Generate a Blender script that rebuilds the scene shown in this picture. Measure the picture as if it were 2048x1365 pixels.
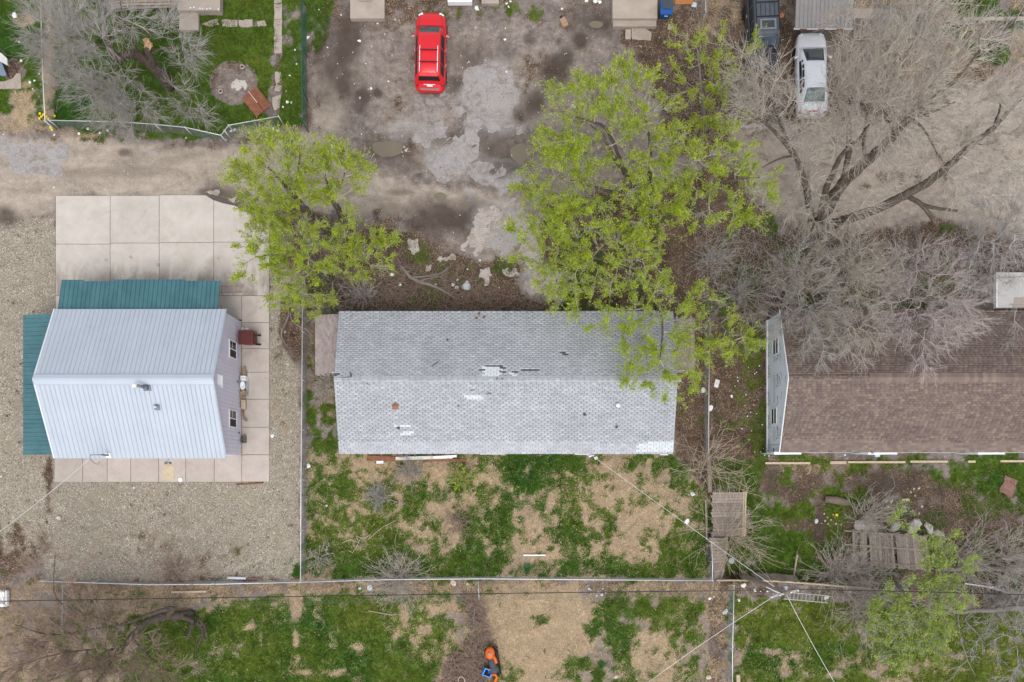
import bpy, bmesh, math, random
import numpy as np
from mathutils import Vector, Matrix

for o in list(bpy.data.objects):
    bpy.data.objects.remove(o)
SC = bpy.context.scene
COL = SC.collection
R = math.radians

# ------------------------------------------------------------------ camera
# drone hovering 48 m up, sensor level with the ground, frame shifted north of the point below it
H, F, NX, NY = 48.0, 1592.0, 1024.0, 970.0
cam_d = bpy.data.cameras.new('drone_camera')
cam_d.sensor_width = 36.0
cam_d.lens = 36.0 * F / 2048.0
cam_d.shift_y = (NY - 682.5) / 2048.0
cam_d.clip_end = 2000.0
cam = bpy.data.objects.new('drone_camera', cam_d)
cam.location = (0, 0, H)
COL.objects.link(cam)
SC.camera = cam

# ------------------------------------------------------------------ sky and sun (bright overcast, sun veiled in the south)
SUN_EL, SUN_AZ = R(64), R(176)          # azimuth clockwise from north
world = bpy.data.worlds.new('World')
SC.world = world
world.use_nodes = True
wn = world.node_tree
wn.nodes.clear()
sky = wn.nodes.new('ShaderNodeTexSky')
sky.sky_type = 'NISHITA'
sky.sun_disc = False
sky.sun_elevation = SUN_EL
sky.sun_rotation = SUN_AZ
sky.air_density = 1.0
sky.dust_density = 3.0
hs = wn.nodes.new('ShaderNodeHueSaturation')
hs.inputs['Saturation'].default_value = 0.30
bg = wn.nodes.new('ShaderNodeBackground')
bg.inputs['Strength'].default_value = 0.15
wo = wn.nodes.new('ShaderNodeOutputWorld')
wn.links.new(sky.outputs[0], hs.inputs['Color'])
wn.links.new(hs.outputs[0], bg.inputs['Color'])
wn.links.new(bg.outputs[0], wo.inputs['Surface'])
sun_d = bpy.data.lights.new('sun', 'SUN')
sun_d.energy = 0.5
sun_d.angle = R(30)
sun_d.color = (1.0, 0.96, 0.9)
sun = bpy.data.objects.new('sun', sun_d)
_s = Vector((math.sin(SUN_AZ) * math.cos(SUN_EL), math.cos(SUN_AZ) * math.cos(SUN_EL), math.sin(SUN_EL)))
sun.rotation_euler = (-_s).to_track_quat('-Z', 'Y').to_euler()
sun.location = (0, -20, 60)
COL.objects.link(sun)
SC.view_settings.view_transform = 'Standard'
SC.view_settings.look = 'None'
SC.view_settings.gamma = 1.0
SC.view_settings.use_curve_mapping = False
SC.view_settings.exposure = 0.72

# ------------------------------------------------------------------ coordinates: photo survey point (px) at height z -> metres
def P(px, py, z=0.0):
    k = (H - z) / F
    return Vector(((px - NX) * k, (NY - py) * k, z))

def M(npx, z=0.0):
    return npx * (H - z) / F

# ------------------------------------------------------------------ node helper
class NT:
    def __init__(self, name):
        self.m = bpy.data.materials.new(name)
        self.m.use_nodes = True
        self.t = self.m.node_tree
        self.t.nodes.clear()
        self.out = self.t.nodes.new('ShaderNodeOutputMaterial')
        self._pos = None
    def put(self, sock, v):
        if isinstance(v, bpy.types.NodeSocket):
            self.t.links.new(v, sock)
        elif isinstance(v, (int, float)):
            try: sock.default_value = v
            except TypeError: sock.default_value = (v, v, v, 1)
        else:
            v = tuple(v)
            if sock.type == 'RGBA' and len(v) == 3: v = v + (1,)
            sock.default_value = v
    def node(self, t, **kw):
        n = self.t.nodes.new(t)
        for k, v in kw.items(): setattr(n, k, v)
        return n
    def pos(self):
        if self._pos is None: self._pos = self.node('ShaderNodeNewGeometry').outputs['Position']
        return self._pos
    def scaled(self, sc):
        n = self.node('ShaderNodeVectorMath', operation='MULTIPLY')
        self.put(n.inputs[0], self.pos()); self.put(n.inputs[1], sc)
        return n.outputs[0]
    def noise(self, scale, detail=4, rough=.6, vec=None, col=False, dist=0):
        n = self.node('ShaderNodeTexNoise')
        self.put(n.inputs['Vector'], vec if vec is not None else self.pos())
        n.inputs['Scale'].default_value = scale
        n.inputs['Detail'].default_value = detail
        n.inputs['Roughness'].default_value = rough
        n.inputs['Distortion'].default_value = dist
        return n.outputs['Color' if col else 'Fac']
    def voro(self, scale, feature='F1', vec=None, out='Distance', rnd=1):
        n = self.node('ShaderNodeTexVoronoi', feature=feature)
        self.put(n.inputs['Vector'], vec if vec is not None else self.pos())
        n.inputs['Scale'].default_value = scale
        n.inputs['Randomness'].default_value = rnd
        return n.outputs[out]
    def math(self, op, a, b=0.0, c=None, clamp=False):
        n = self.node('ShaderNodeMath', operation=op, use_clamp=clamp)
        self.put(n.inputs[0], a); self.put(n.inputs[1], b)
        if c is not None: self.put(n.inputs[2], c)
        return n.outputs[0]
    def rng(self, v, a, b, c=0.0, d=1.0, smooth=False):
        n = self.node('ShaderNodeMapRange')
        n.interpolation_type = 'SMOOTHSTEP' if smooth else 'LINEAR'
        for i, x in enumerate((v, a, b, c, d)): self.put(n.inputs[i], x)
        return n.outputs[0]
    def mix(self, f, a, b, blend='MIX'):
        n = self.node('ShaderNodeMix', data_type='RGBA', blend_type=blend)
        self.put(n.inputs[0], f); self.put(n.inputs[6], a); self.put(n.inputs[7], b)
        return n.outputs[2]
    def scale(self, col, f):
        n = self.node('ShaderNodeVectorMath', operation='SCALE')
        self.put(n.inputs[0], col if isinstance(col, bpy.types.NodeSocket) else tuple(col)[:3]); self.put(n.inputs['Scale'], f)
        return n.outputs[0]
    def attr(self, name, what='Fac'):
        n = self.node('ShaderNodeAttribute', attribute_name=name)
        return n.outputs[what]
    def sep(self, c):
        n = self.node('ShaderNodeSeparateColor')
        self.put(n.inputs[0], c)
        return n.outputs
    def objrand(self):
        return self.node('ShaderNodeObjectInfo').outputs['Random']
    def bump(self, h, strength=.5, dist=.02):
        n = self.node('ShaderNodeBump')
        self.put(n.inputs['Height'], h)
        n.inputs['Strength'].default_value = strength
        n.inputs['Distance'].default_value = dist
        return n.outputs[0]
    def surf(self, col, rough=.8, metal=0, spec=.3, bump=None, coat=0, trans=0):
        n = self.node('ShaderNodeBsdfPrincipled')
        self.put(n.inputs['Base Color'], col); self.put(n.inputs['Roughness'], rough)
        self.put(n.inputs['Metallic'], metal)
        self.put(n.inputs['Specular IOR Level'], spec)
        if coat: n.inputs['Coat Weight'].default_value = coat; n.inputs['Coat Roughness'].default_value = .05
        if trans: n.inputs['Transmission Weight'].default_value = trans
        if bump is not None: self.put(n.inputs['Normal'], bump)
        self.t.links.new(n.outputs[0], self.out.inputs['Surface'])
        return n

MATS = {}
def mat(name, col, rough=.8, var=.12, scale=6.0, metal=0, spec=.3, ov=0.0, bump=0.0, coat=0, stain=None, stain_amt=.5, stain_scale=1.2, fine=0.0):
    """plain procedural material: colour broken up by world-space noise, per-object variation, optional stains"""
    if name in MATS: return MATS[name]
    t = NT(name)
    f = t.rng(t.noise(scale, 5, .65), .3, .7, 1 - var, 1 + var)
    if fine: f = t.math('MULTIPLY', f, t.rng(t.noise(scale * 9, 3, .7), .3, .7, 1 - fine, 1 + fine))
    if ov: f = t.math('MULTIPLY', f, t.rng(t.objrand(), 0, 1, 1 - ov, 1 + ov))
    c = t.scale(col, f)
    if stain:
        s = t.rng(t.noise(stain_scale, 6, .7, dist=.6), .45, .72, 0, stain_amt, True)
        c = t.mix(s, c, stain)
    b = t.bump(t.noise(scale * 5, 4, .7), bump, .02) if bump else None
    t.surf(c, rough, metal, spec, b, coat)
    MATS[name] = t.m
    return t.m

# ------------------------------------------------------------------ mesh helpers
def mesh_np(name, V, faces, material, parent=None, smooth=False, fattr=None, flat_idx=None):
    """V (n,3); faces: list of (m,k) int arrays"""
    me = bpy.data.meshes.new(name)
    V = np.asarray(V, np.float32).reshape(-1, 3)
    faces = [np.asarray(f, np.int32) for f in faces if len(f)]
    me.vertices.add(len(V)); me.vertices.foreach_set('co', V.ravel())
    loops = np.concatenate([f.ravel() for f in faces])
    cnt = np.concatenate([np.full(len(f), f.shape[1], np.int32) for f in faces])
    start = np.concatenate([[0], np.cumsum(cnt)[:-1]]).astype(np.int32)
    me.loops.add(len(loops)); me.loops.foreach_set('vertex_index', loops)
    me.polygons.add(len(cnt)); me.polygons.foreach_set('loop_start', start)
    if smooth: me.polygons.foreach_set('use_smooth', np.ones(len(cnt), bool))
    me.update(calc_edges=True)
    if fattr:
        for k, a in fattr.items():
            a = np.asarray(a, np.float32)
            if a.ndim == 1:
                at = me.attributes.new(k, 'FLOAT', 'POINT'); at.data.foreach_set('value', a)
            else:
                at = me.attributes.new(k, 'FLOAT_COLOR', 'POINT'); at.data.foreach_set('color', a.ravel())
    if material is not None: me.materials.append(material)
    o = bpy.data.objects.new(name, me)
    link(o, parent)
    if name in ('crown', 'twigs', 'stems', 'leaves', 'wire_mesh'): o['kind'] = 'stuff'
    return o

def link(o, parent=None):
    COL.objects.link(o)
    if parent is not None:
        o.parent = parent
        if parent.type == 'EMPTY': o.matrix_parent_inverse = Matrix.Translation(-parent.location)
        elif any(parent.location): o.matrix_parent_inverse = parent.matrix_basis.inverted()
    return o

def tag(o, label, cat, group=None, kind=None):
    if label: o['label'] = label
    if cat: o['category'] = cat
    if group: o['group'] = group
    if kind: o['kind'] = kind
    return o

def thing(name, label, cat, loc, group=None):
    o = bpy.data.objects.new(name, None)
    o.empty_display_size = .3
    o.location = loc
    COL.objects.link(o)
    return tag(o, label, cat, group)

class MB:
    """collects shapes, build() links them as one mesh object"""
    def __init__(self): self.v = []; self.f = []
    def add(self, V, Fc):
        b = len(self.v)
        self.v += [tuple(x) for x in V]
        self.f += [tuple(i + b for i in q) for q in Fc]
        return self
    def box(self, c, s, rz=0, rx=0, ry=0, mtx=None):
        hx, hy, hz = s[0] / 2, s[1] / 2, s[2] / 2
        m = mtx if mtx is not None else Matrix.Translation(c) @ Matrix.Rotation(rz, 4, 'Z') @ Matrix.Rotation(ry, 4, 'Y') @ Matrix.Rotation(rx, 4, 'X')
        V = [m @ Vector(p) for p in ((-hx, -hy, -hz), (hx, -hy, -hz), (hx, hy, -hz), (-hx, hy, -hz), (-hx, -hy, hz), (hx, -hy, hz), (hx, hy, hz), (-hx, hy, hz))]
        return self.add(V, ((3, 2, 1, 0), (4, 5, 6, 7), (0, 1, 5, 4), (1, 2, 6, 5), (2, 3, 7, 6), (3, 0, 4, 7)))
    def prism(self, pts, z0, z1):
        n = len(pts)
        V = [(p[0], p[1], z0) for p in pts] + [(p[0], p[1], z1) for p in pts]
        a = sum(pts[i][0] * pts[(i + 1) % n][1] - pts[(i + 1) % n][0] * pts[i][1] for i in range(n))
        top = tuple(range(n, 2 * n)); bot = tuple(range(n - 1, -1, -1))
        sides = [(i, (i + 1) % n, n + (i + 1) % n, n + i) for i in range(n)]
        if a < 0: top = top[::-1]; bot = bot[::-1]; sides = [s[::-1] for s in sides]
        return self.add(V, [top, bot] + sides)
    def tube(self, path, r, n=8, caps=True):
        path = [Vector(p) for p in path]
        k = len(path)
        rs = r if isinstance(r, (list, tuple)) else [r] * k
        V = []; up = None
        for i, p in enumerate(path):
            d = (path[min(i + 1, k - 1)] - path[max(i - 1, 0)])
            d = d.normalized() if d.length > 1e-9 else Vector((0, 0, 1))
            if up is None: up = Vector((0, 0, 1)) if abs(d.z) < .9 else Vector((1, 0, 0))
            a = d.cross(up).normalized(); b = a.cross(d).normalized(); up = b
            for j in range(n):
                t = 2 * math.pi * j / n
                V.append(p + (a * math.cos(t) + b * math.sin(t)) * rs[i])
        Fc = [(i * n + j, i * n + (j + 1) % n, (i + 1) * n + (j + 1) % n, (i + 1) * n + j) for i in range(k - 1) for j in range(n)]
        Fc = [q[::-1] for q in Fc]
        if caps:
            Fc.append(tuple(range(n))); Fc.append(tuple((k - 1) * n + j for j in range(n - 1, -1, -1)))
        return self.add(V, Fc)
    def lathe(self, c, prof, n=16, axis=Vector((0, 0, 1)), sx=1, sy=1, rz=0):
        """prof [(r,h)] bottom to top, revolved about axis at c"""
        q = axis.normalized().to_track_quat('Z', 'Y').to_matrix()
        c = Vector(c); V = []
        for r, h in prof:
            for j in range(n):
                t = 2 * math.pi * j / n
                p = Matrix.Rotation(rz, 3, 'Z') @ Vector((r * sx * math.cos(t), r * sy * math.sin(t), h))
                V.append(c + q @ p)
        k = len(prof)
        Fc = [(i * n + j, i * n + (j + 1) % n, (i + 1) * n + (j + 1) % n, (i + 1) * n + j) for i in range(k - 1) for j in range(n)]
        Fc.append(tuple(range(n - 1, -1, -1))); Fc.append(tuple((k - 1) * n + j for j in range(n)))
        return self.add(V, Fc)
    def quad(self, a, b, c, d): return self.add((a, b, c, d), ((0, 1, 2, 3),))
    def mesh(self, name, material, bevel=0, smooth=False, segs=1):
        me = bpy.data.meshes.new(name)
        me.from_pydata(self.v, [], self.f)
        if bevel:
            bm = bmesh.new(); bm.from_mesh(me)
            bmesh.ops.remove_doubles(bm, verts=bm.verts, dist=1e-5)
            bmesh.ops.bevel(bm, geom=[e for e in bm.edges if len(e.link_faces) == 2 and e.calc_face_angle(0) > .5], offset=bevel, segments=segs, affect='EDGES', profile=.7)
            bm.to_mesh(me); bm.free()
        if smooth:
            me.polygons.foreach_set('use_smooth', [True] * len(me.polygons))
        me.update()
        if material is not None: me.materials.append(material)
        return me
    def build(self, name, material, parent=None, bevel=0, smooth=False, segs=1):
        o = bpy.data.objects.new(name, self.mesh(name, material, bevel, smooth, segs))
        return link(o, parent)

RNG = np.random.default_rng(7)
random.seed(7)
# ------------------------------------------------------------------ noise fields
_LAT = np.random.default_rng(11).random((8, 256, 256)).astype(np.float32)
def vnoise(X, Y, s, seed=0):
    x = X / s + seed * 17.3; y = Y / s + seed * 9.7
    xi = np.floor(x).astype(int); yi = np.floor(y).astype(int)
    fx = (x - xi); fy = (y - yi)
    fx = fx * fx * (3 - 2 * fx); fy = fy * fy * (3 - 2 * fy)
    L = _LAT[seed % 8]
    a = L[yi & 255, xi & 255]; b = L[yi & 255, (xi + 1) & 255]; c = L[(yi + 1) & 255, xi & 255]; d = L[(yi + 1) & 255, (xi + 1) & 255]
    return (a * (1 - fx) + b * fx) * (1 - fy) + (c * (1 - fx) + d * fx) * fy
def fbm(X, Y, s, seed=0, octv=4, g=.55):
    t = 0; w = 0; a = 1.0
    for o in range(octv):
        t = t + a * vnoise(X, Y, s, seed + o * 3); w += a; a *= g; s *= .5
    return t / w

# ------------------------------------------------------------------ ground sheet: dense where the photograph looks, coarse out to the horizon
STEP = .125
gx = np.concatenate([[-600, -300, -150, -80, -50, -40], np.arange(-34, 34.01, STEP), [40, 50, 80, 150, 300, 600]])
gy = np.concatenate([[-600, -300, -150, -80, -40, -20], np.arange(-14.5, 32.01, STEP), [38, 50, 80, 150, 300, 600]])
GX, GY = np.meshgrid(gx, gy)
QX = NX + GX * F / H; QY = NY - GY * F / H          # photo survey coordinates of each vertex
N1 = fbm(GX, GY, 2.2, 1); N2 = fbm(GX, GY, .7, 2); N3 = fbm(GX, GY, 4.5, 3, 3); N4 = fbm(GX, GY, .35, 4, 3)
EDGE = (fbm(GX, GY, 1.0, 5, 4) - .5) * 2            # boundary wobble -1..1

def sd_poly(pts):
    pts = np.array(pts, float)
    d = np.full(QX.shape, 1e9); inside = np.zeros(QX.shape, bool)
    n = len(pts)
    for i in range(n):
        a = pts[i]; b = pts[(i + 1) % n]
        e = b - a; wx = QX - a[0]; wy = QY - a[1]
        t = np.clip((wx * e[0] + wy * e[1]) / max(e @ e, 1e-9), 0, 1)
        dx = wx - e[0] * t; dy = wy - e[1] * t
        d = np.minimum(d, dx * dx + dy * dy)
        c = ((a[1] <= QY) != (b[1] <= QY))
        with np.errstate(divide='ignore', invalid='ignore'):
            xx = a[0] + (QY - a[1]) * e[0] / (e[1] if e[1] else 1e-9)
        inside ^= c & (QX < xx)
    d = np.sqrt(d)
    return np.where(inside, d, -d)
def sstep(a, b, x):
    t = np.clip((x - a) / (b - a), 0, 1); return t * t * (3 - 2 * t)
def poly(pts, rough=10, soft=4):
    s = soft + rough * 1.1
    return sstep(-s, s, sd_poly(pts) + EDGE * rough * 2.2)
def blob(cx, cy, rx, ry, rough=.35, soft=.3, ang=0):
    if rough > .2: rough, soft = rough * 1.5, soft * 1.5 + .1
    ca, sa = math.cos(ang), math.sin(ang)
    x = (QX - cx) * ca + (QY - cy) * sa; y = -(QX - cx) * sa + (QY - cy) * ca
    d = 1 - np.sqrt((x / rx) ** 2 + (y / ry) ** 2)
    return sstep(-soft, soft, d + EDGE * rough)
FLD = {k: np.zeros(QX.shape) for k in 'grass straw gravel mud tan leaf pave hue white'.split()}
FLD['hue'][:] = .5
def paint_field(k, m, v): FLD[k] = FLD[k] * (1 - m) + v * m

# default: scrubby dirt with leaf litter everywhere
paint_field('leaf', np.ones(QX.shape), .35)
# --- north-west back yard lawn
lawn = poly([(-400, -400), (612, -400), (612, 120), (606, 245), (560, 262), (445, 282), (240, 284), (105, 262), (60, 236), (30, 240), (-400, 200)], 7)
paint_field('grass', lawn, .95); paint_field('leaf', lawn, 0); paint_field('hue', lawn, .55)
paint_field('hue', blob(470, 110, 70, 50), .75); paint_field('hue', blob(130, 200, 60, 60), .35); paint_field('hue', blob(30, 60, 60, 70), .4)
paint_field('grass', poly([(88, 0), (104, 0), (107, 120), (110, 240), (92, 250), (84, 240), (86, 60)], 4), .08); paint_field('straw', poly([(88, 0), (104, 0), (107, 120), (110, 240), (92, 250), (84, 240)], 4), .7)
paint_field('grass', blob(50, 205, 30, 40), .15); paint_field('straw', blob(50, 205, 30, 45), .75)
paint_field('grass', blob(25, 245, 60, 20), .1); paint_field('straw', blob(25, 248, 60, 22), .6)
paint_field('grass', blob(30, 140, 22, 22, .15), .0); paint_field('leaf', blob(30, 140, 22, 22, .15), .7)
paint_field('grass', blob(55, 40, 28, 16), .3); paint_field('straw', blob(50, 40, 25, 18), .7)
paint_field('grass', poly([(60, 245), (180, 262), (300, 268), (160, 286), (60, 262)], 5), .2); paint_field('leaf', poly([(60, 245), (180, 262), (300, 268), (160, 286), (60, 262)], 5), .6); paint_field('straw', poly([(60, 245), (180, 262), (240, 268), (160, 280), (60, 262)], 5), .5)
paint_field('grass', blob(467, 165, 48, 43, .06, .06), 0); paint_field('leaf', blob(467, 165, 48, 43, .06, .06), .55); paint_field('tan', blob(467, 165, 46, 41, .06, .06), .35)
paint_field('white', blob(478, 172, 16, 13, .5, .1), .9); paint_field('white', blob(437, 148, 6, 14, .6, .1), .6)
paint_field('grass', poly([(546, 90), (566, 90), (568, 232), (540, 236), (532, 215)], 5), .1); paint_field('leaf', poly([(546, 90), (566, 90), (568, 232), (540, 236), (532, 215)], 5), .5)
paint_field('grass', blob(590, 60, 22, 60), .55); paint_field('leaf', blob(590, 60, 20, 60), .4); paint_field('grass', blob(582, 215, 25, 40), .9)
paint_field('grass', blob(520, 262, 70, 10), .3)
# --- alley (pale compacted gravel) and the parking lot
lot = poly([(622, 45), (700, 40), (1230, 40), (1500, 60), (1480, 330), (1120, 480), (1060, 600), (930, 520), (850, 440), (640, 420), (612, 250)], 8)
paint_field('leaf', lot, .12); paint_field('grass', lot, 0)
paint_field('tan', lot, .22)
ally = poly([(-400, 255), (60, 270), (240, 288), (440, 292), (560, 278), (625, 250), (655, 290), (720, 340), (860, 372), (1030, 400), (1040, 418), (900, 420), (780, 420), (700, 420), (560, 405), (430, 398), (112, 395), (112, 430), (60, 440), (-400, 450)], 9)
paint_field('tan', ally, .85); paint_field('leaf', ally, 0); paint_field('grass', ally, 0)
paint_field('tan', blob(760, 390, 130, 25), .7); paint_field('tan', blob(660, 215, 35, 60), .75)
paint_field('tan', poly([(1450, 250), (1640, 238), (1850, 235), (1990, 145), (2100, 90), (2500, 90), (2500, 470), (2048, 480), (1900, 440), (1750, 455), (1600, 465), (1500, 400)], 10), .62)
paint_field('leaf', poly([(1450, 250), (1640, 238), (1850, 235), (1990, 145), (2100, 90), (2500, 90), (2500, 470), (2048, 480), (1900, 440), (1750, 455), (1600, 465), (1500, 400)], 10), .12)
paint_field('pave', poly([(0, 272), (24, 280), (22, 310), (0, 300)], 4), .9)
for a in ((55, 315, 42, 38, .9), (112, 310, 24, 22, .75), (80, 340, 40, 14, .7), (800, 250, 60, 26, .35), (1000, 260, 60, 30, .3), (305, 306, 10, 5, .6), (980, 180, 62, 66, .62), (905, 315, 60, 60, .6), (985, 255, 66, 26, .55), (985, 345, 60, 30, .6), (850, 275, 40, 22, .5), (800, 262, 55, 22, .5), (1000, 455, 70, 55, .66), (1080, 565, 50, 40, .6), (560, 300, 40, 14, .4), (870, 215, 50, 26, .42)):
    paint_field('pave', blob(a[0], a[1], a[2], a[3], .5, .15), a[4])
for a in ((220, 345, 130, 12, .25, 0), (340, 325, 60, 8, .25, -.3), (430, 385, 26, 9, .7, 0), (470, 395, 45, 14, .6, .4), (10, 435, 30, 14, .6, 0), (250, 305, 10, 5, .5, 0),
          (682, 120, 34, 90, .62, 0), (700, 70, 20, 40, .7, 0), (720, 205, 18, 28, .6, 0), (655, 180, 20, 50, .4, 0), (1190, 45, 42, 26, .95, 0), (1160, 80, 14, 20, .8, .4), (1125, 120, 22, 26, .7, .6), (1100, 155, 20, 34, .7, .6), (1070, 200, 16, 30, .6, .6), (1045, 230, 14, 22, .5, .6),
          (775, 297, 55, 26, .55, 0), (1000, 290, 60, 34, .5, 0), (1000, 335, 40, 14, .6, 0), (915, 275, 26, 18, .7, 0), (815, 330, 30, 16, .35, 0), (870, 415, 100, 16, .45, 0), (905, 440, 60, 26, .8, .3), (860, 450, 40, 22, .6, 0), (800, 385, 20, 7, .5, 0), (840, 350, 8, 5, .6, 0), (940, 120, 30, 30, .35, 0), (910, 165, 12, 14, .6, 0), (1010, 110, 16, 16, .3, 0), (1060, 80, 10, 8, .5, 0), (1118, 85, 6, 6, .6, 0), (755, 187, 8, 8, .7, 0)):
    m = blob(a[0], a[1], a[2] * 1.15, a[3] * 1.15, .5, .45, a[5]) * min(1, a[4] * 1.4)
    FLD['mud'] = np.maximum(FLD['mud'], m)
paint_field('grass', blob(1000, 20, 70, 18, .7, .3), .45); paint_field('grass', blob(1050, 15, 50, 20, .7, .3), .55); paint_field('grass', blob(640, 30, 30, 50, .6), .8); paint_field('grass', blob(900, 30, 40, 14, .6), .35)
paint_field('leaf', poly([(610, -60), (1230, -60), (1230, 36), (900, 40), (640, 80), (622, 250), (610, 250)], 8), .45)
# --- gravel yard round the metal building
gv = poly([(-400, 448), (60, 440), (114, 425), (112, 560), (538, 560), (560, 540), (602, 600), (606, 1158), (330, 1166), (60, 1166), (-400, 1166)], 6)
paint_field('gravel', gv, .95); paint_field('leaf', gv, 0); paint_field('grass', gv, 0); paint_field('tan', gv, 0)
paint_field('grass', blob(330, 1075, 30, 16, .6), .4)
paint_field('leaf', blob(335, 1110, 90, 38, .6), .45); paint_field('leaf', poly([(92, 910), (106, 910), (104, 1000), (92, 1060), (84, 1060), (90, 980)], 3), .75)
paint_field('leaf', blob(40, 1110, 80, 70, .6), .55); paint_field('gravel', blob(30, 1140, 60, 40, .6), .3)
paint_field('leaf', poly([(560, 600), (606, 590), (606, 720), (585, 745), (560, 690)], 6), .85); paint_field('gravel', poly([(560, 600), (606, 590), (606, 720), (585, 745), (560, 690)], 6), .2)
paint_field('straw', blob(570, 800, 30, 60, .6), .3); paint_field('leaf', poly([(598, 740), (606, 740), (606, 1160), (592, 1160)], 4), .5)
# --- soil and brush north of the grey house
so = poly([(608, 560), (660, 520), (700, 470), (780, 450), (840, 475), (880, 512), (970, 520), (1030, 520), (1060, 560), (1060, 600), (1130, 600), (1130, 640), (608, 640)], 9)
paint_field('leaf', so, .92); paint_field('tan', so, 0); paint_field('grass', so, 0)
FLD['mud'] = np.maximum(FLD['mud'], so * .35)
bt = poly([(1090, 400), (1230, 380), (1480, 330), (1560, 480), (1700, 470), (1900, 450), (2048, 480), (2500, 500), (2500, 640), (1120, 640), (1060, 500)], 10)
paint_field('leaf', bt, .8); paint_field('tan', bt, .1); FLD['mud'] = np.maximum(FLD['mud'], bt * .25)
for a in ((1500, 560, 30, 25), (1610, 510, 18, 12), (1650, 600, 40, 16), (1960, 480, 22, 16), (1720, 610, 60, 14), (1800, 615, 60, 14), (1440, 610, 30, 20), (1540, 450, 20, 20), (1900, 460, 20, 10), (1510, 640, 24, 40)):
    paint_field('grass', blob(*a, .6), .7)
tr = poly([(1230, 55), (1340, 20), (1500, -50), (1600, 60), (1600, 235), (1460, 250), (1440, 330), (1340, 300), (1300, 150)], 10)
paint_field('leaf', tr, .82); FLD['mud'] = np.maximum(FLD['mud'], tr * .28); paint_field('tan', tr, .1)
paint_field('straw', poly([(1380, -40), (1490, -40), (1490, 60), (1400, 90)], 8), .4)
ne = poly([(1700, -50), (2500, -50), (2500, 110), (1990, 150), (1850, 230), (1700, 200)], 12)
paint_field('leaf', ne, .5); paint_field('tan', ne, .25); paint_field('straw', ne, .35)
for a in ((1950, 20, 50, 26, .9), (1990, 100, 45, 26, .95), (1900, 60, 25, 20, .6), (2030, 40, 40, 20, .6), (1930, 50, 20, 14, .6), (1790, 30, 30, 26, .5)):
    paint_field('grass', blob(a[0], a[1], a[2], a[3], .6), a[4])
paint_field('tan', poly([(1840, 232), (1990, 140), (2000, 150), (1850, 245)], 3), .95)
# --- grey house: west strip and south yard
ws = poly([(608, 620), (690, 620), (690, 920), (608, 920)], 4)
paint_field('leaf', ws, .55); paint_field('grass', ws, .25); paint_field('straw', ws, .3)
paint_field('grass', poly([(614, 790), (690, 760), (690, 915), (614, 915)], 8), .72); paint_field('straw', poly([(640, 770), (690, 760), (690, 840), (650, 850)], 8), .5)
yard = poly([(608, 900), (1345, 900), (1400, 960), (1425, 1000), (1428, 1160), (608, 1162)], 6)
paint_field('leaf', yard, .12); paint_field('straw', yard, .68); paint_field('grass', yard, .6); paint_field('hue', yard, .5); paint_field('tan', yard, 0)
for a in ((1110, 940, 105, 42, .98, .25), (1060, 985, 45, 38, .9, .25), (1180, 945, 60, 25, .85, .3), (1300, 940, 60, 45, .66, .35), (1290, 925, 50, 14, .8, .3), (650, 980, 40, 50, .72, .4), (700, 1060, 70, 40, .8, .6), (760, 1080, 60, 50, .85, .6), (720, 1130, 110, 30, .92, .35), (640, 1145, 40, 20, .9, .3),
          (930, 1090, 85, 60, .9, .4), (900, 1040, 40, 60, .8, .35), (960, 1130, 60, 26, .92, .45), (985, 1050, 40, 50, .75, .45), (1120, 1130, 80, 26, .9, .5), (1280, 1120, 130, 40, .88, .45), (1120, 1040, 50, 40, .72, .4), (1250, 1040, 40, 30, .8, .35), (1330, 1060, 60, 60, .7, .55), (1160, 1075, 50, 20, .7, .45), (880, 930, 40, 26, .45, .6), (1210, 980, 30, 20, .7, .4), (820, 1000, 40, 20, .6, .5), (1390, 1120, 30, 40, .7, .4)):
    m = blob(a[0], a[1], a[2], a[3], .75, .55); paint_field('grass', m, a[4] * .9 + .02); paint_field('hue', m, a[5])
for a in ((860, 1050, 45, 40, .08), (1180, 1000, 60, 34, .15), (1150, 960, 30, 14, .3), (1060, 1070, 45, 34, .15), (1250, 990, 60, 20, .25), (1100, 1105, 60, 12, .25), (1240, 1100, 70, 22, .25), (800, 950, 80, 26, .2), (960, 970, 40, 40, .25), (740, 930, 80, 16, .2), (1300, 1040, 40, 30, .3), (1200, 930, 24, 16, .35)):
    m = blob(a[0], a[1], a[2], a[3], .8, .6); paint_field('grass', m, a[4] * .6 + .2); paint_field('straw', m, .9)
paint_field('leaf', poly([(680, 900), (930, 900), (900, 940), (760, 945), (690, 925)], 8), .7)
paint_field('leaf', blob(1280, 950, 40, 25, .7), .5)
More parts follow.
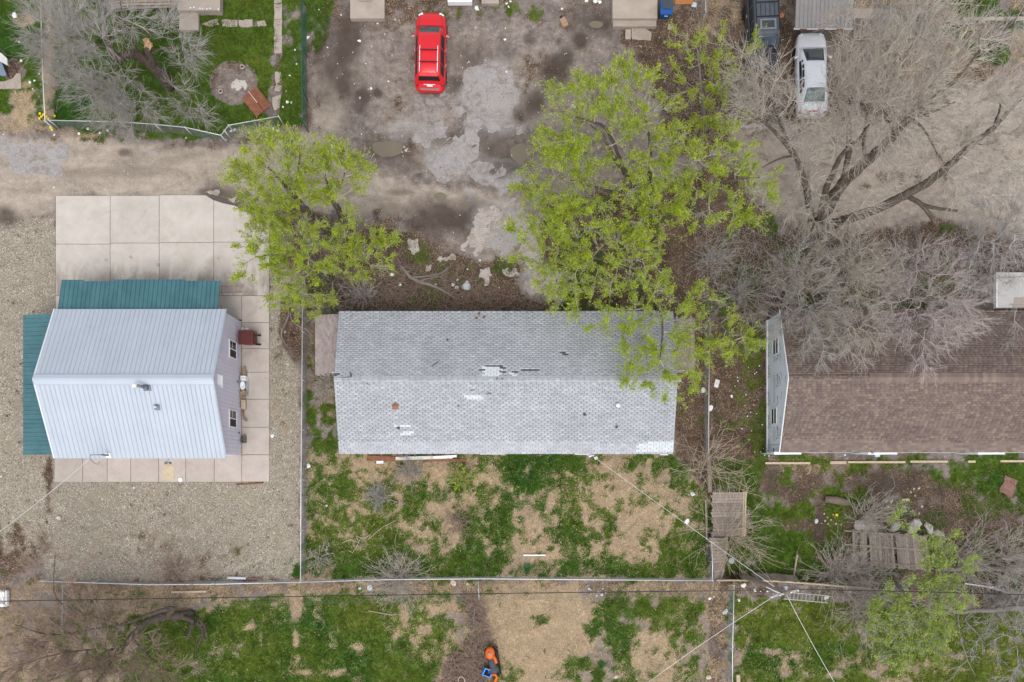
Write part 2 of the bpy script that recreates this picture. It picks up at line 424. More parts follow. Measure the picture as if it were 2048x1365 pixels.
# --- east strip beside the wrapped house and its south yard
es = poly([(1350, 640), (1540, 640), (1540, 905), (1540, 1000), (1420, 1000), (1350, 905)], 6)
paint_field('leaf', es, .85); paint_field('grass', es, .08); FLD['mud'] = np.maximum(FLD['mud'], es * .2)
for a in ((1505, 700, 28, 60, .75), (1520, 860, 18, 60, .85), (1490, 800, 30, 50, .45), (1465, 690, 20, 40, .6), (1510, 770, 20, 30, .6)):
    m = blob(a[0], a[1], a[2], a[3], .6); paint_field('grass', m, a[4]); paint_field('hue', m, .75)
ey = poly([(1430, 915), (2500, 910), (2500, 1165), (1430, 1165)], 6)
paint_field('leaf', ey, .5); paint_field('grass', ey, .66); paint_field('straw', ey, .15); paint_field('hue', ey, .6)
for a in ((1580, 1100, 90, 50, .96, .5), (1560, 1010, 60, 28, .9, .7), (1620, 1000, 50, 20, .7, .6), (1990, 935, 60, 22, .8, .5), (1995, 960, 22, 18, .97, .3), (1880, 930, 60, 14, .6, .5), (1700, 945, 60, 14, .55, .5), (2020, 1010, 40, 40, .75, .5), (1760, 985, 40, 10, .7, .5)):
    m = blob(a[0], a[1], a[2], a[3], .45); paint_field('grass', m, a[4]); paint_field('hue', m, a[5])
for a in ((1780, 968, 80, 26, .9), (1620, 960, 26, 30, .6), (1590, 990, 30, 20, .6), (1640, 1040, 12, 60, .8), (1830, 1030, 120, 22, .55), (1860, 985, 60, 24, .5), (1540, 960, 20, 30, .7), (1600, 1050, 50, 12, .5)):
    m = blob(a[0], a[1], a[2], a[3], .5, .4); paint_field('grass', m, .12); paint_field('leaf', m, .8); FLD['mud'] = np.maximum(FLD['mud'], m * a[4])
paint_field('leaf', poly([(1540, 915), (1720, 915), (1720, 960), (1560, 960)], 10), .7); paint_field('straw', poly([(1540, 915), (1720, 915), (1700, 945), (1560, 950)], 10), .5)
paint_field('leaf', poly([(1660, 1010), (2500, 1000), (2500, 1190), (1640, 1190)], 12), .75); paint_field('grass', poly([(1680, 1020), (2500, 1010), (2500, 1190), (1640, 1190)], 12), .4)
# --- lots south of the fence line
sl = poly([(-400, 1163), (1428, 1163), (1470, 1170), (1470, 1900), (-400, 1900)], 4)
paint_field('leaf', sl, .4); paint_field('grass', sl, .45); paint_field('straw', sl, .5)
strip = poly([(-400, 1163), (1470, 1163), (1470, 1192), (900, 1190), (420, 1196), (330, 1230), (200, 1240), (-400, 1260)], 8)
paint_field('leaf', strip, .7); paint_field('grass', strip, .12)
paint_field('leaf', poly([(-400, 1160), (130, 1160), (160, 1365), (160, 1900), (-400, 1900)], 14), .55); paint_field('grass', poly([(-400, 1160), (110, 1160), (150, 1900), (-400, 1900)], 14), .22)
g1 = poly([(330, 1250), (440, 1205), (560, 1195), (740, 1192), (880, 1200), (905, 1260), (900, 1330), (840, 1900), (120, 1900), (240, 1330)], 12)
paint_field('grass', g1, .92); paint_field('leaf', g1, .1); paint_field('hue', g1, .6); paint_field('straw', g1, .62)
for a in ((590, 1205, 10, 26, .3), (593, 1275, 7, 22, .36), (592, 1320, 7, 20, .5), (500, 1255, 18, 14, .42), (840, 1260, 50, 40, .45), (880, 1300, 40, 30, .45), (640, 1345, 50, 8, .45), (860, 1210, 40, 16, .4), (720, 1290, 20, 8, .5)):
    m = blob(a[0], a[1], a[2], a[3], .6); paint_field('grass', m, a[4]); paint_field('straw', m, .85)
FLD['hue'] = FLD['hue'] + g1 * (N1 - .5) * 1.2
st = poly([(968, 1185), (1150, 1182), (1200, 1230), (1180, 1300), (1120, 1365), (1120, 1900), (960, 1900), (985, 1330), (960, 1240)], 12)
paint_field('straw', st, .97); paint_field('grass', st, .06); paint_field('leaf', st, .1)
paint_field('straw', blob(1310, 1310, 60, 50, .6), .95); paint_field('grass', blob(1310, 1310, 60, 50, .6), .1)
mx = poly([(1170, 1190), (1420, 1190), (1420, 1900), (1180, 1900), (1200, 1300)], 12)
FLD['grass'] = np.where(mx > .5, np.maximum(FLD['grass'], .1) * .4 + .3, FLD['grass'])
for a in ((1210, 1240, 34, 30, .85), (1245, 1300, 26, 40, .75), (1300, 1215, 50, 24, .75), (1370, 1260, 26, 50, .7), (1230, 1350, 60, 16, .65), (1390, 1340, 26, 40, .7), (1000, 1320, 20, 20, .7), (1010, 1350, 30, 16, .8), (1080, 1240, 20, 10, .45), (1150, 1330, 26, 30, .45)):
    paint_field('grass', blob(a[0], a[1], a[2], a[3], .65), a[4])
br = poly([(930, 1180), (966, 1180), (985, 1300), (978, 1420), (850, 1420), (880, 1320), (945, 1280)], 8)
paint_field('leaf', br, .85); paint_field('grass', br, .12); FLD['mud'] = np.maximum(FLD['mud'], br * .3)
paint_field('leaf', poly([(1418, 1170), (1450, 1170), (1445, 1900), (1412, 1900)], 5), .8); paint_field('grass', poly([(1418, 1170), (1450, 1170), (1445, 1900), (1412, 1900)], 5), .05); paint_field('straw', poly([(1418, 1170), (1450, 1170), (1445, 1900), (1412, 1900)], 5), .4)
se = poly([(1470, 1192), (1640, 1200), (2500, 1240), (2500, 1900), (1470, 1900)], 6)
paint_field('grass', se, .88); paint_field('leaf', se, .15); paint_field('hue', se, 1.0); paint_field('straw', se, .62)
paint_field('hue', blob(1620, 1320, 160, 40, .8), .45); paint_field('grass', blob(1800, 1340, 200, 26, .9), .62); paint_field('grass', blob(1620, 1310, 100, 26, .9), .66)
# break everything up
FLD['grass'] = np.clip(FLD['grass'] + (FLD['grass'] > .03) * ((N1 - .5) * .6 + (N2 - .5) * 1.15 + (N4 - .5) * .9), 0, 1)
FLD['straw'] = np.clip(FLD['straw'] + (FLD['straw'] > .03) * ((N2 - .5) * .7), 0, 1)
FLD['leaf'] = np.clip(FLD['leaf'] + (FLD['leaf'] > .03) * ((N2 - .5) * 1.0 + (N1 - .5) * .8 + (N4 - .5) * .5), 0, 1)
FLD['tan'] = np.clip(FLD['tan'] + (FLD['tan'] > .03) * ((N1 - .5) * .6 + (N2 - .5) * .3), 0, 1)
FLD['mud'] = np.clip(FLD['mud'] * (.55 + N2 * .9), 0, 1)
FLD['grass'] = np.maximum(FLD['grass'], np.clip((so + bt + tr * .5) * ((N1 - .5) * 1.1 + (N2 - .5) * .9 + .26), 0, .75))
FLD['hue'] = np.clip(FLD['hue'] + (N3 - .5) * .7 + (N2 - .5) * .3, 0, 1)

FLD['white'] = FLD['white'] * sstep(.40, .56, N2 * .45 + N4 * .55)
# relief
PUD = [(776, 297, 33, 16), (1038, 300, 24, 24), (880, 393, 15, 11), (1190, 47, 16, 9)]
GZ = (N1 - .5) * .10 + (N2 - .5) * .05 + (N4 - .5) * .03 + FLD['grass'] * .015
for a in PUD:
    GZ = GZ - .17 * blob(a[0], a[1], a[2] * 1.1, a[3] * 1.1, .3, .5)
inside = (np.abs(GX) < 35) & (GY > -15) & (GY < 33)
GZ = np.where(inside, GZ, 0) - .02
flat = sstep(-3, 3, sd_poly([(106, 386), (545, 386), (545, 970), (106, 970)]))           # under the concrete
GZ = GZ * (1 - flat) - .03 * flat

def ground_material():
    t = NT('ground')
    A = t.sep(t.attr('fa', 'Color')); B = t.sep(t.attr('fb', 'Color')); C = t.sep(t.attr('fc', 'Color'))
    fine = t.noise(9, 6, .7); mid = t.noise(2.4, 5, .65); vf = t.noise(34, 4, .75); n2 = t.noise(3.7, 6, .75)
    peb = t.voro(20, out='Color'); pebs = t.sep(peb); pd = t.voro(16)
    peb2 = t.sep(t.voro(48, out='Color'))
    def thr(w, n, amp=.55, lo=.4, hi=.6):
        a = t.math('ADD', w, t.math('MULTIPLY', t.math('SUBTRACT', n, .5), amp))
        a = t.math('ADD', a, t.math('MULTIPLY', t.math('SUBTRACT', n2, .5), .6))
        return t.rng(a, lo - .08, hi + .08, 0, 1, True)
    dirt = t.mix(t.rng(mid, .3, .7), (.145, .117, .102), (.27, .226, .202))
    dirt = t.mix(t.rng(vf, .35, .7), t.scale(dirt, .7), t.scale(dirt, 1.25))
    dirt = t.scale(dirt, t.rng(t.noise(.9, 7, .7, dist=.8), .35, .65, .72, 1.2))
    dirt = t.mix(t.rng(pebs[0], .965, .985, 0, .8), dirt, (.40, .37, .35))
    tan = t.mix(t.rng(mid, .3, .7), (.30, .245, .193), (.415, .352, .288))
    tan = t.mix(t.rng(vf, .35, .68), t.scale(tan, .84), t.scale(tan, 1.12))
    tan = t.scale(tan, t.rng(t.noise(.7, 7, .72, t.scaled((.5, 1.3, 1)), dist=.8), .36, .64, .76, 1.14))
    tan = t.mix(t.rng(peb2[0], .92, .97), tan, (.5, .47, .43))
    c = t.mix(t.rng(t.math('ADD', B[1], t.math('MULTIPLY', t.math('SUBTRACT', mid, .5), .35)), .1, .75), dirt, tan)
    # gravel: pebbles of mixed stone
    gcol = t.mix(t.rng(peb2[0], 0, 1), (.195, .168, .128), (.42, .37, .295))
    gcol = t.mix(t.rng(pebs[1], .86, .93, 0, .85), gcol, (.56, .50, .42))
    gcol = t.mix(t.rng(pebs[2], .86, .95), gcol, (.13, .105, .07))
    gcol = t.mix(t.rng(t.noise(1.6, 5, .7), .35, .75), gcol, t.scale(gcol, .72))
    gcol = t.mix(t.rng(t.noise(.7, 4, .6), .5, .75, 0, .45), gcol, (.27, .24, .165))
    c = t.mix(thr(A[2], fine), c, gcol)
    lf = t.sep(t.voro(22, out='Color'))
    leaf = t.mix(t.rng(lf[0], 0, 1), (.042, .027, .018), (.195, .128, .085))
    leaf = t.mix(t.rng(lf[1], .86, .95), leaf, (.36, .285, .21))
    leaf = t.mix(t.rng(fine, .3, .7), t.scale(leaf, .7), leaf)
    leaf = t.scale(leaf, t.rng(t.noise(.8, 7, .75, dist=1), .36, .64, .5, 1.45))
    c = t.mix(thr(B[2], fine, .7, .3, .62), c, leaf)
    fib = t.noise(7, 6, .8, t.scaled((1, 4, 1)), dist=1.2); fib2 = t.noise(7, 6, .8, t.scaled((4, 1, 1)), dist=1.2)
    straw = t.mix(t.rng(t.math('MAXIMUM', fib, fib2), .45, .75), (.20, .145, .09), (.56, .43, .285))
    straw = t.scale(straw, t.rng(t.noise(1.0, 6, .7, dist=.8), .36, .64, .74, 1.14))
    c = t.mix(thr(A[1], fine, .8, .35, .6), c, straw)
    gl = t.mix(C[0], (.013, .066, .008), (.082, .116, .010))
    gl = t.mix(t.rng(vf, .3, .7), t.scale(gl, .55), t.scale(gl, 1.45))
    gl = t.scale(gl, t.rng(t.noise(1.7, 6, .75), .34, .66, .55, 1.5))
    gl = t.mix(t.rng(t.noise(5, 4, .7), .52, .78, 0, .55), gl, (.17, .19, .05))
    c = t.mix(thr(A[0], fine, .65, .38, .58), c, gl)
    pv = t.mix(t.rng(fine, .3, .7), (.27, .245, .232), (.395, .37, .355))
    c = t.mix(thr(B[0], fine, .5, .35, .6), c, pv)
    c = t.mix(t.rng(t.math('ADD', C[1], t.math('MULTIPLY', t.math('SUBTRACT', mid, .5), .25)), .05, .95, 0, .9), c, (.06, .043, .033))
    c = t.mix(thr(C[2], fine, 1.3, .4, .6), c, (.5, .46, .41))
    hgt = t.math('ADD', t.math('MULTIPLY', fine, .7), t.math('MULTIPLY', vf, .5))
    t.surf(c, t.rng(C[1], .3, 1, .95, .6), 0, .2, t.bump(hgt, .55, .06))
    return t.m

ny, nx = GX.shape
idx = np.arange(nx * ny).reshape(ny, nx)
Fq = np.stack([idx[:-1, :-1], idx[:-1, 1:], idx[1:, 1:], idx[1:, :-1]], -1).reshape(-1, 4)
def rgba(a, b, c): return np.stack([FLD[a].ravel(), FLD[b].ravel(), FLD[c].ravel(), np.ones(nx * ny)], -1)
ground = mesh_np('ground', np.stack([GX, GY, GZ], -1).reshape(-1, 3), [Fq], ground_material(), None, True,
                 {'fa': rgba('grass', 'straw', 'gravel'), 'fb': rgba('pave', 'tan', 'leaf'), 'fc': rgba('hue', 'mud', 'white')})
tag(ground, 'dirt, lawn and gravel ground of the back lots', None, None, 'structure')
def gfield(k, x, y):
    """bilinear-free lookup of a field at world points (arrays)"""
    i = np.clip(np.searchsorted(gx, x), 0, nx - 1); j = np.clip(np.searchsorted(gy, y), 0, ny - 1)
    return (GZ if k == 'z' else FLD[k])[j, i]
def gz(x, y): return float(gfield('z', np.array([x]), np.array([y]))[0])

# puddles
pm = NT('puddle_water')
pm.surf(pm.mix(pm.noise(1.5, 3), (.145, .118, .078), (.19, .158, .11)), .06, 0, .5)
for i, a in enumerate(PUD):
    c = P(a[0], a[1]); pts = []
    for k in range(48):
        th = 2 * math.pi * k / 48
        pts.append((c.x + M(a[2]) * 1.45 * math.cos(th), c.y + M(a[3]) * 1.45 * math.sin(th)))
    zz = gz(c.x, c.y) + .05
    o = MB().prism(pts, zz - .02, zz).build('puddle', pm.m)
    tag(o, ['muddy tan puddle in the lot left of the broken pavement', 'round brown puddle right of the broken pavement', 'small tan puddle in the alley below the broken pavement', 'small dark puddle in the wet patch by the concrete porch'][i], 'puddle', None, 'structure')
# ------------------------------------------------------------------ shared materials
def concrete(name, c1, c2, stain=(.2, .17, .15), amt=.45, grime=None):
    t = NT(name)
    f = t.noise(1.1, 6, .65); v = t.noise(30, 4, .7)
    c = t.mix(t.rng(f, .3, .7), c1, c2)
    c = t.scale(c, t.rng(v, .3, .7, .93, 1.07))
    c = t.scale(c, t.rng(t.objrand(), 0, 1, .95, 1.05))
    s = t.rng(t.noise(.55, 7, .72, dist=1.0), .5, .78, 0, amt, True)
    c = t.mix(s, c, stain)
    c = t.mix(t.rng(t.voro(.8, vec=t.mix(.15, t.pos(), t.noise(2, 4, .7, col=True))), .05, .11, .45, 0, True), c, tuple(x * .6 for x in stain))
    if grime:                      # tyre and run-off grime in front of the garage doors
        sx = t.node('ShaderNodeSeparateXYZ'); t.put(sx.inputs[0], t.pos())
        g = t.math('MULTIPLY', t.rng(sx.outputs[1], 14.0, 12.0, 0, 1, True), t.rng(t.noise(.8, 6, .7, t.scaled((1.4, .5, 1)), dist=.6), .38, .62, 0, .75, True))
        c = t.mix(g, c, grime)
    t.surf(c, .9, 0, .2, t.bump(v, .25, .01))
    return t.m
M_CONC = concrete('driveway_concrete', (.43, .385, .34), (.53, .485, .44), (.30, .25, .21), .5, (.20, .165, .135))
M_CONC_W = concrete('walk_concrete', (.395, .34, .298), (.48, .425, .38), (.26, .215, .185), .5)
M_CONC_OLD = concrete('old_concrete', (.315, .262, .22), (.40, .34, .29), (.2, .165, .13), .5)
M_JOINT = mat('joint_dark', (.10, .085, .075), .95)  # dark brown bed colour seen in the slab joints
M_DARK = mat('dark_underlay', (.028, .028, .03), .9)
M_WHITE = mat('white_paint', (.78, .78, .78), .5, .06, 3)
M_TRIM = mat('white_trim', (.74, .75, .77), .5, .05, 3)
M_GALV = mat('galvanised_steel', (.52, .54, .56), .45, .12, 9, .6)
M_GREYMET = mat('grey_metal', (.17, .19, .22), .45, .2, 20, .3)
M_GLASS = mat('window_glass', (.035, .042, .045), .08, .3, 2, 0, .6)
M_SCREEN = mat('window_screen', (.022, .024, .027), .6, .2, 4)
M_WOOD = mat('weathered_wood', (.325, .262, .205), .9, .3, 14, ov=.18, stain=(.18, .14, .11), stain_amt=.5, stain_scale=3)
M_WOOD_G = mat('grey_weathered_wood', (.29, .245, .205), .9, .3, 14, ov=.25, stain=(.17, .14, .12), stain_amt=.6, stain_scale=3)
M_PALEWOOD = mat('pale_lumber', (.46, .365, .255), .85, .25, 10, ov=.12)
M_RUST = mat('rusty_metal', (.235, .105, .06), .8, .35, 7, stain=(.12, .05, .035), stain_amt=.7)
M_BLACK = mat('black_plastic', (.014, .014, .016), .5, .2, 6)
M_RUBBER = mat('tyre_rubber', (.018, .018, .019), .85, .2, 10)

def ragged(pts, amp, seed, sub=6):
    """outline in metres with broken, uneven edges"""
    rs = np.random.default_rng(seed); out = []
    n = len(pts)
    for i in range(n):
        a = Vector((pts[i][0], pts[i][1])); b = Vector((pts[(i + 1) % n][0], pts[(i + 1) % n][1]))
        L = (b - a).length; k = max(1, int(sub * L))
        nrm = Vector((-(b - a).y, (b - a).x)).normalized()
        for j in range(k):
            out.append(a.lerp(b, j / k) + nrm * float(rs.normal(0, amp)) * (1 if j else .5))
    return out

# ------------------------------------------------------------------ concrete driveway and walk of the metal building, one slab per panel
drive = thing('concrete_driveway', 'pale concrete driveway and walk laid in panels around the white metal building', 'driveway', P(330, 500))
def slab(x0, y0, x1, y1, m, pts=None, z=.045):
    q = pts or [(x0, y0), (x1, y0), (x1, y1), (x0, y1)]
    cx = sum(p[0] for p in q) / len(q); cy = sum(p[1] for p in q) / len(q)
    g = []
    for p in q:                                   # 2 cm joints
        w = P(p[0], p[1]); c = P(cx, cy); d = Vector((c.x - w.x, c.y - w.y))
        g.append((w.x + math.copysign(.013, d.x), w.y + math.copysign(.013, d.y)))
    return MB().prism(g, -.1, z).build('slab', m, drive, bevel=.006)
cx_ = [112, 221, 319, 428, 539]
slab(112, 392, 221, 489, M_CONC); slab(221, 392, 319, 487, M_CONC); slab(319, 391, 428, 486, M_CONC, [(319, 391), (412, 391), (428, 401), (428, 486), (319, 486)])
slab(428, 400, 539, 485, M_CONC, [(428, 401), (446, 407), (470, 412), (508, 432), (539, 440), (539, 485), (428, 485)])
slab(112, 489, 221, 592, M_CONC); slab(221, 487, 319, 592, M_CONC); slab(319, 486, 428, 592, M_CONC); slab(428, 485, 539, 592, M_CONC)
slab(112, 592, 221, 640, M_CONC_W); slab(221, 592, 319, 640, M_CONC_W); slab(319, 592, 484, 640, M_CONC_W)
yy = [592, 646, 698, 745, 799, 855, 910, 964]
for i in range(7): slab(484, yy[i], 539, yy[i + 1], M_CONC_W)
xx = [110, 166, 215, 262, 318, 372, 429, 484]
for i in range(7): slab(xx[i], 905, xx[i + 1], 964.5, M_CONC_W)
MB().prism([P(111, 393)[:2], P(440, 393)[:2], P(538, 442)[:2], P(538, 963)[:2], P(111, 963)[:2]], -.12, -.005).build('joint_bed', M_JOINT, drive)

# ------------------------------------------------------------------ metal building
def panel_mesh(name, w, L, m, rib=.016, ribw=.045, gap=.007):
    """roof sheet: pan w wide, L long (local y up the slope), raised rib at both edges"""
    xs = [(gap / 2, 0), (gap / 2 + .006, rib), (ribw / 2, rib), (ribw / 2 + .018, .004), (w * .5, .004), (w - ribw / 2 - .018, .004), (w - ribw / 2, rib), (w - gap / 2 - .006, rib), (w - gap / 2, 0)]
    V = [(x, 0, z) for x, z in xs] + [(x, L, z) for x, z in xs] + [(gap / 2, 0, -.012), (w - gap / 2, 0, -.012), (gap / 2, L, -.012), (w - gap / 2, L, -.012)]
    n = len(xs)
    Fc = [(i, i + 1, n + i + 1, n + i) for i in range(n - 1)]
    Fc += [tuple([2 * n] + [2 * n + 1] + list(range(n - 1, -1, -1))), tuple([2 * n + 3, 2 * n + 2] + list(range(n, 2 * n))), (2 * n, 2 * n + 2, 2 * n + 3, 2 * n + 1), (0, n, 2 * n + 2, 2 * n), (n - 1, 2 * n + 1, 2 * n + 3, 2 * n - 1)]
    return MB().add(V, Fc).mesh(name, m)
def frame(o, u, v):
    u = Vector(u).normalized(); v = Vector(v); v = (v - u * v.dot(u)).normalized(); w = u.cross(v)
    m = Matrix.Identity(4)
    for i, c in enumerate((u, v, w)):
        for j in range(3): m[j][i] = c[j]
    m.translation = Vector(o)
    return m
def piece(name, me, mtx, parent):
    o = bpy.data.objects.new(name, me)
    o.matrix_basis = mtx
    return link(o, parent)

M_SHEET = mat('white_roof_sheet', (.405, .447, .508), .5, .05, .6, ov=.02, spec=.4, stain=(.43, .475, .54), stain_amt=.45, stain_scale=.35)
M_GREEN = mat('green_roof_sheet', (.05, .138, .158), .5, .12, 1.2, ov=.06, stain=(.075, .175, .195), stain_amt=.6)
M_LAV = mat('lavender_siding', (.62, .60, .69), .6, .05, 1, ov=.02)
XW0, XW1, YS, YN = -25.86, -16.34, 1.74, 9.83
ZE, ZR, YR = 2.9, 4.9, 5.72
metal_b = thing('metal_building', 'white metal-roofed garage building with lavender siding and green awnings', 'garage', ((XW0 + XW1) / 2, YR, 0))
w_ = MB()
w_.add([(XW0, YS, -.05), (XW1, YS, -.05), (XW1, YN, -.05), (XW0, YN, -.05), (XW0, YS, ZE - .08), (XW1, YS, ZE - .08), (XW1, YN, ZE - .08), (XW0, YN, ZE - .08), (XW0, YR, ZR - .14), (XW1, YR, ZR - .14)],
       [(0, 1, 5, 4), (2, 3, 7, 6), (1, 2, 6, 9, 5), (3, 0, 4, 8, 7), (4, 5, 9, 8), (6, 7, 8, 9)])
mb_wall = w_.build('wall', M_LAV, metal_b)
# vertical siding boards on the east gable
nb = 36; bw = (YN - YS) / nb
for i in range(nb):
    y0 = YS + i * bw; y1 = y0 + bw
    def top(y): return ZE - .1 + (ZR - ZE - .06) * (1 - abs(y - YR) / (YN - YR)) - .02
    x = XW1 + .004
    MB().add([(x, y0 + .006, .05), (x, y1 - .006, .05), (x, y1 - .006, top(y1)), (x, y0 + .006, top(y0)), (x + .016, y0 + .016, .05), (x + .016, y1 - .016, .05), (x + .016, y1 - .016, top(y1)), (x + .016, y0 + .016, top(y0))],
             [(4, 5, 6, 7), (0, 4, 7, 3), (1, 2, 6, 5), (3, 7, 6, 2), (0, 1, 5, 4)]).build('siding_board', M_LAV, mb_wall)
MB().box((XW1 + .012, (YS + YN) / 2, .03), (.06, YN - YS + .06, .1)).build('base_trim', mat('beige_trim', (.45, .37, .30), .7), metal_b)
# roof
XR0, XR1 = -25.93, -16.22; YE0, YE1 = 1.50, 9.96
rf = MB()
rf.add([(XR0 + .02, YE0 + .02, ZE - .045), (XR1 - .02, YE0 + .02, ZE - .045), (XR1 - .02, YR, ZR - .045), (XR0 + .02, YR, ZR - .045), (XR0 + .02, YE1 - .02, ZE - .045), (XR1 - .02, YE1 - .02, ZE - .045),
        (XR0 + .02, YE0 + .02, ZE - .1), (XR1 - .02, YE0 + .02, ZE - .1), (XR1 - .02, YR, ZR - .1), (XR0 + .02, YR, ZR - .1), (XR0 + .02, YE1 - .02, ZE - .1), (XR1 - .02, YE1 - .02, ZE - .1)],
       [(0, 1, 2, 3), (3, 2, 5, 4), (6, 9, 8, 7), (9, 10, 11, 8), (0, 6, 7, 1), (4, 5, 11, 10), (1, 7, 8, 2), (2, 8, 11, 5), (0, 3, 9, 6), (3, 4, 10, 9)])
mb_roof = rf.build('roof', mat('roof_shadow_grey', (.13, .14, .155), .8), metal_b)
npan = 38; pw = (XR1 - XR0) / npan
Ls = math.hypot(YR - YE0, ZR - ZE)
pme = panel_mesh('roof_panel', pw, Ls, M_SHEET)
for i in range(npan):
    piece('roof_panel', pme, frame((XR0 + i * pw, YE0, ZE - .03), (1, 0, 0), (0, YR - YE0, ZR - ZE)), mb_roof)
    piece('roof_panel', pme, frame((XR0 + (i + 1) * pw, YE1, ZE - .03), (-1, 0, 0), (0, YR - YE1, ZR - ZE)), mb_roof)
rc = MB(); zz = ZR + .02
prof = [(-.30, -.16), (-.27, -.105), (-.06, -.012), (.06, -.012), (.27, -.105), (.30, -.16)]
V = [(x, YR + a, zz + b) for x in (XR0 - .03, XR1 + .03) for a, b in prof]
rc.add(V, [(i, i + 1, 7 + i, 6 + i)[::-1] for i in range(5)] + [tuple(range(6)), tuple(range(11, 5, -1))])
rc.build('ridge_cap', M_SHEET, mb_roof)
for sx, x in ((-1, XR0 - .015), (1, XR1 + .015)):       # rake trim
    for ye in (YE0, YE1):
        MB().tube([(x, ye, ZE), (x, YR, ZR - .01)], .045, 4).build('rake_trim', M_TRIM if sx < 0 else M_SHEET, mb_roof)
# windows on the east gable
for (ya, yb) in ((700, 0), (838, 0)):
    cy = (NY - ya) * H / F * (1 - 1.45 / H); zc = 1.5; x = XW1 + .022
    wd = MB()
    for dy, dz, sy, sz in ((0, .58, 1.06, .07), (0, -.58, 1.06, .07), (.5, 0, .07, 1.16), (-.5, 0, .07, 1.16)):
        wd.box((x + .02, cy + dy, zc + dz), (.05, sy, sz))
    wo_ = wd.build('window', M_WHITE, metal_b)
    MB().box((x + .012, cy + .235, zc), (.012, .45, 1.08)).build('pane', M_GLASS, wo_)
    MB().box((x + .012, cy - .235, zc), (.012, .45, 1.08)).build('pane', M_SCREEN, wo_)
    MB().box((x + .022, cy, zc), (.04, .05, 1.1)).build('mullion', M_WHITE, wo_)
    MB().box((x + .020, cy + .235, zc + .1), (.008, .45, .02)).build('muntin', M_TRIM, wo_)
# gable vent and small boxes
g = MB(); gx_ = XW1 + .05
g.box((gx_ - .01, YR + .12, 3.55), (.06, .62, .62)); gv_ = g.build('gable_vent', M_WHITE, metal_b, bevel=.01)
for k in range(6): MB().box((gx_ + .03, YR + .12, 3.33 + k * .085), (.03, .52, .05), ry=.5).build('louvre', M_WHITE, gv_)
MB().box((gx_ - .02, YR + .12, 3.22), (.1, .76, .05)).build('vent_sill', M_WHITE, gv_)
for (py, z) in ((764, .75), (866, .5)):
    MB().box((XW1 + .06, (NY - py) * (H - z) / F, z), (.08, .12, .14)).build('outlet_box', M_GREYMET, metal_b, bevel=.01)
# roof fittings
def on_roof(px, py, south=True):
    z = ZE
    for _ in range(6):
        p = P(px, py, z)
        z = ZR - (ZR - ZE) * (abs(p.y - YR) / (YR - YE0 if p.y < YR else YE1 - YR))
    return P(px, py, z)
p = on_roof(294, 776)
fl = MB().box(p + Vector((0, 0, .01)), (.42, .36, .03), rx=.44).build('flue_flashing', M_GREYMET, metal_b)
MB().tube([p, p + Vector((0, 0, .35))], .12, 12).tube([p + Vector((0, 0, .35)), p + Vector((-.18, .03, .55)), p + Vector((-.3, .04, .62))], .08, 10).build('flue_pipe', M_GREYMET, fl, smooth=True)
MB().lathe(p + Vector((-.36, .05, .62)), [(.02, 0), (.13, .03), (.14, .10), (.10, .15), (.02, .17)], 14).build('flue_cap', mat('cream_cap', (.70, .67, .58), .5), fl, smooth=True)
p = on_roof(314, 815)
fl = MB().box(p + Vector((0, 0, .01)), (.32, .34, .03), rx=.44).build('vent_flashing', M_GREYMET, metal_b)
MB().tube([p, p + Vector((0, 0, .32))], .055, 12).build('vent_pipe', mat('pale_pipe', (.6, .62, .64), .4), fl, smooth=True)
p = on_roof(217, 911)
mast = MB().box(p + Vector((0, 0, .02)), (.26, .30, .03), rx=.44).build('mast_boot', M_WHITE, metal_b)
MB().tube([p, p + Vector((0, 0, .75))], .05, 10).tube([p + Vector((0, 0, .62)), p + Vector((-.42, 0, .75)), p + Vector((-.62, -.02, .78))], .022, 8).build('service_mast', M_GREYMET, mast, smooth=True)
mast_top = p + Vector((-.62, -.03, .78))
MB().tube([mast_top, mast_top + Vector((-.09, -.16, -.1)), mast_top + Vector((.02, -.42, -.35)), mast_top + Vector((.2, -.5, -.5)), mast_top + Vector((.3, -.35, -.4))], .02, 6).build('service_loop', M_GREYMET, mast, smooth=True)
p = P(336, 926, 2.2)
dsh = MB().tube([P(337, 918, 2.75), p + Vector((0, 0, .1))], .02, 6).build('lamp_bracket', M_GREYMET, metal_b)
for dx in (-.13, .1):
    MB().lathe(p + Vector((dx, 0, -.05)), [(.03, .12), (.09, .02), (.09, 0)], 12, axis=Vector((dx, -.4, .6))).build('floodlight', M_GREYMET, dsh, smooth=True)
# north awning over the doors (ragged outer edge) and lean-to on the west side
ZA0, ZA1 = 2.25, 2.68; XA0, XA1 = -25.88, -16.76; YA0, YA1 = YN + .02, 11.72
aw = MB()
for x in np.linspace(XA0 + .1, XA1 - .1, 7): aw.tube([(x, YA0, ZA1 - .12), (x, YA1 - .1, ZA0 - .1)], .045, 4)
aw.tube([(XA0 + .1, YA1 - .15, ZA0 - .15), (XA1 - .1, YA1 - .15, ZA0 - .15)], .05, 4)
awn = aw.build('north_awning', M_WOOD, metal_b)
for k in (0, 3, 6):
    x = np.linspace(XA0 + .1, XA1 - .1, 7)[k]
    MB().tube([(x, YN, 1.6), (x, YA1 - .5, ZA0 - .12)], .04, 6).build('brace', M_WOOD, awn)
na = 36; aw_w = (XA1 - XA0) / na
for i in range(na):
    ext = .06 if i < 5 else (-.02 if i < 12 else (.08 if i < 28 else 0))
    L = math.hypot(YA1 + ext - YA0, ZA1 - ZA0)
    piece('awning_panel', panel_mesh('awning_panel', aw_w, L, M_GREEN, .018, .04), frame((XA0 + (i + 1) * aw_w, YA1 + ext, ZA0), (-1, 0, 0), (0, YA0 - YA1 - ext, ZA1 - ZA0)), awn)
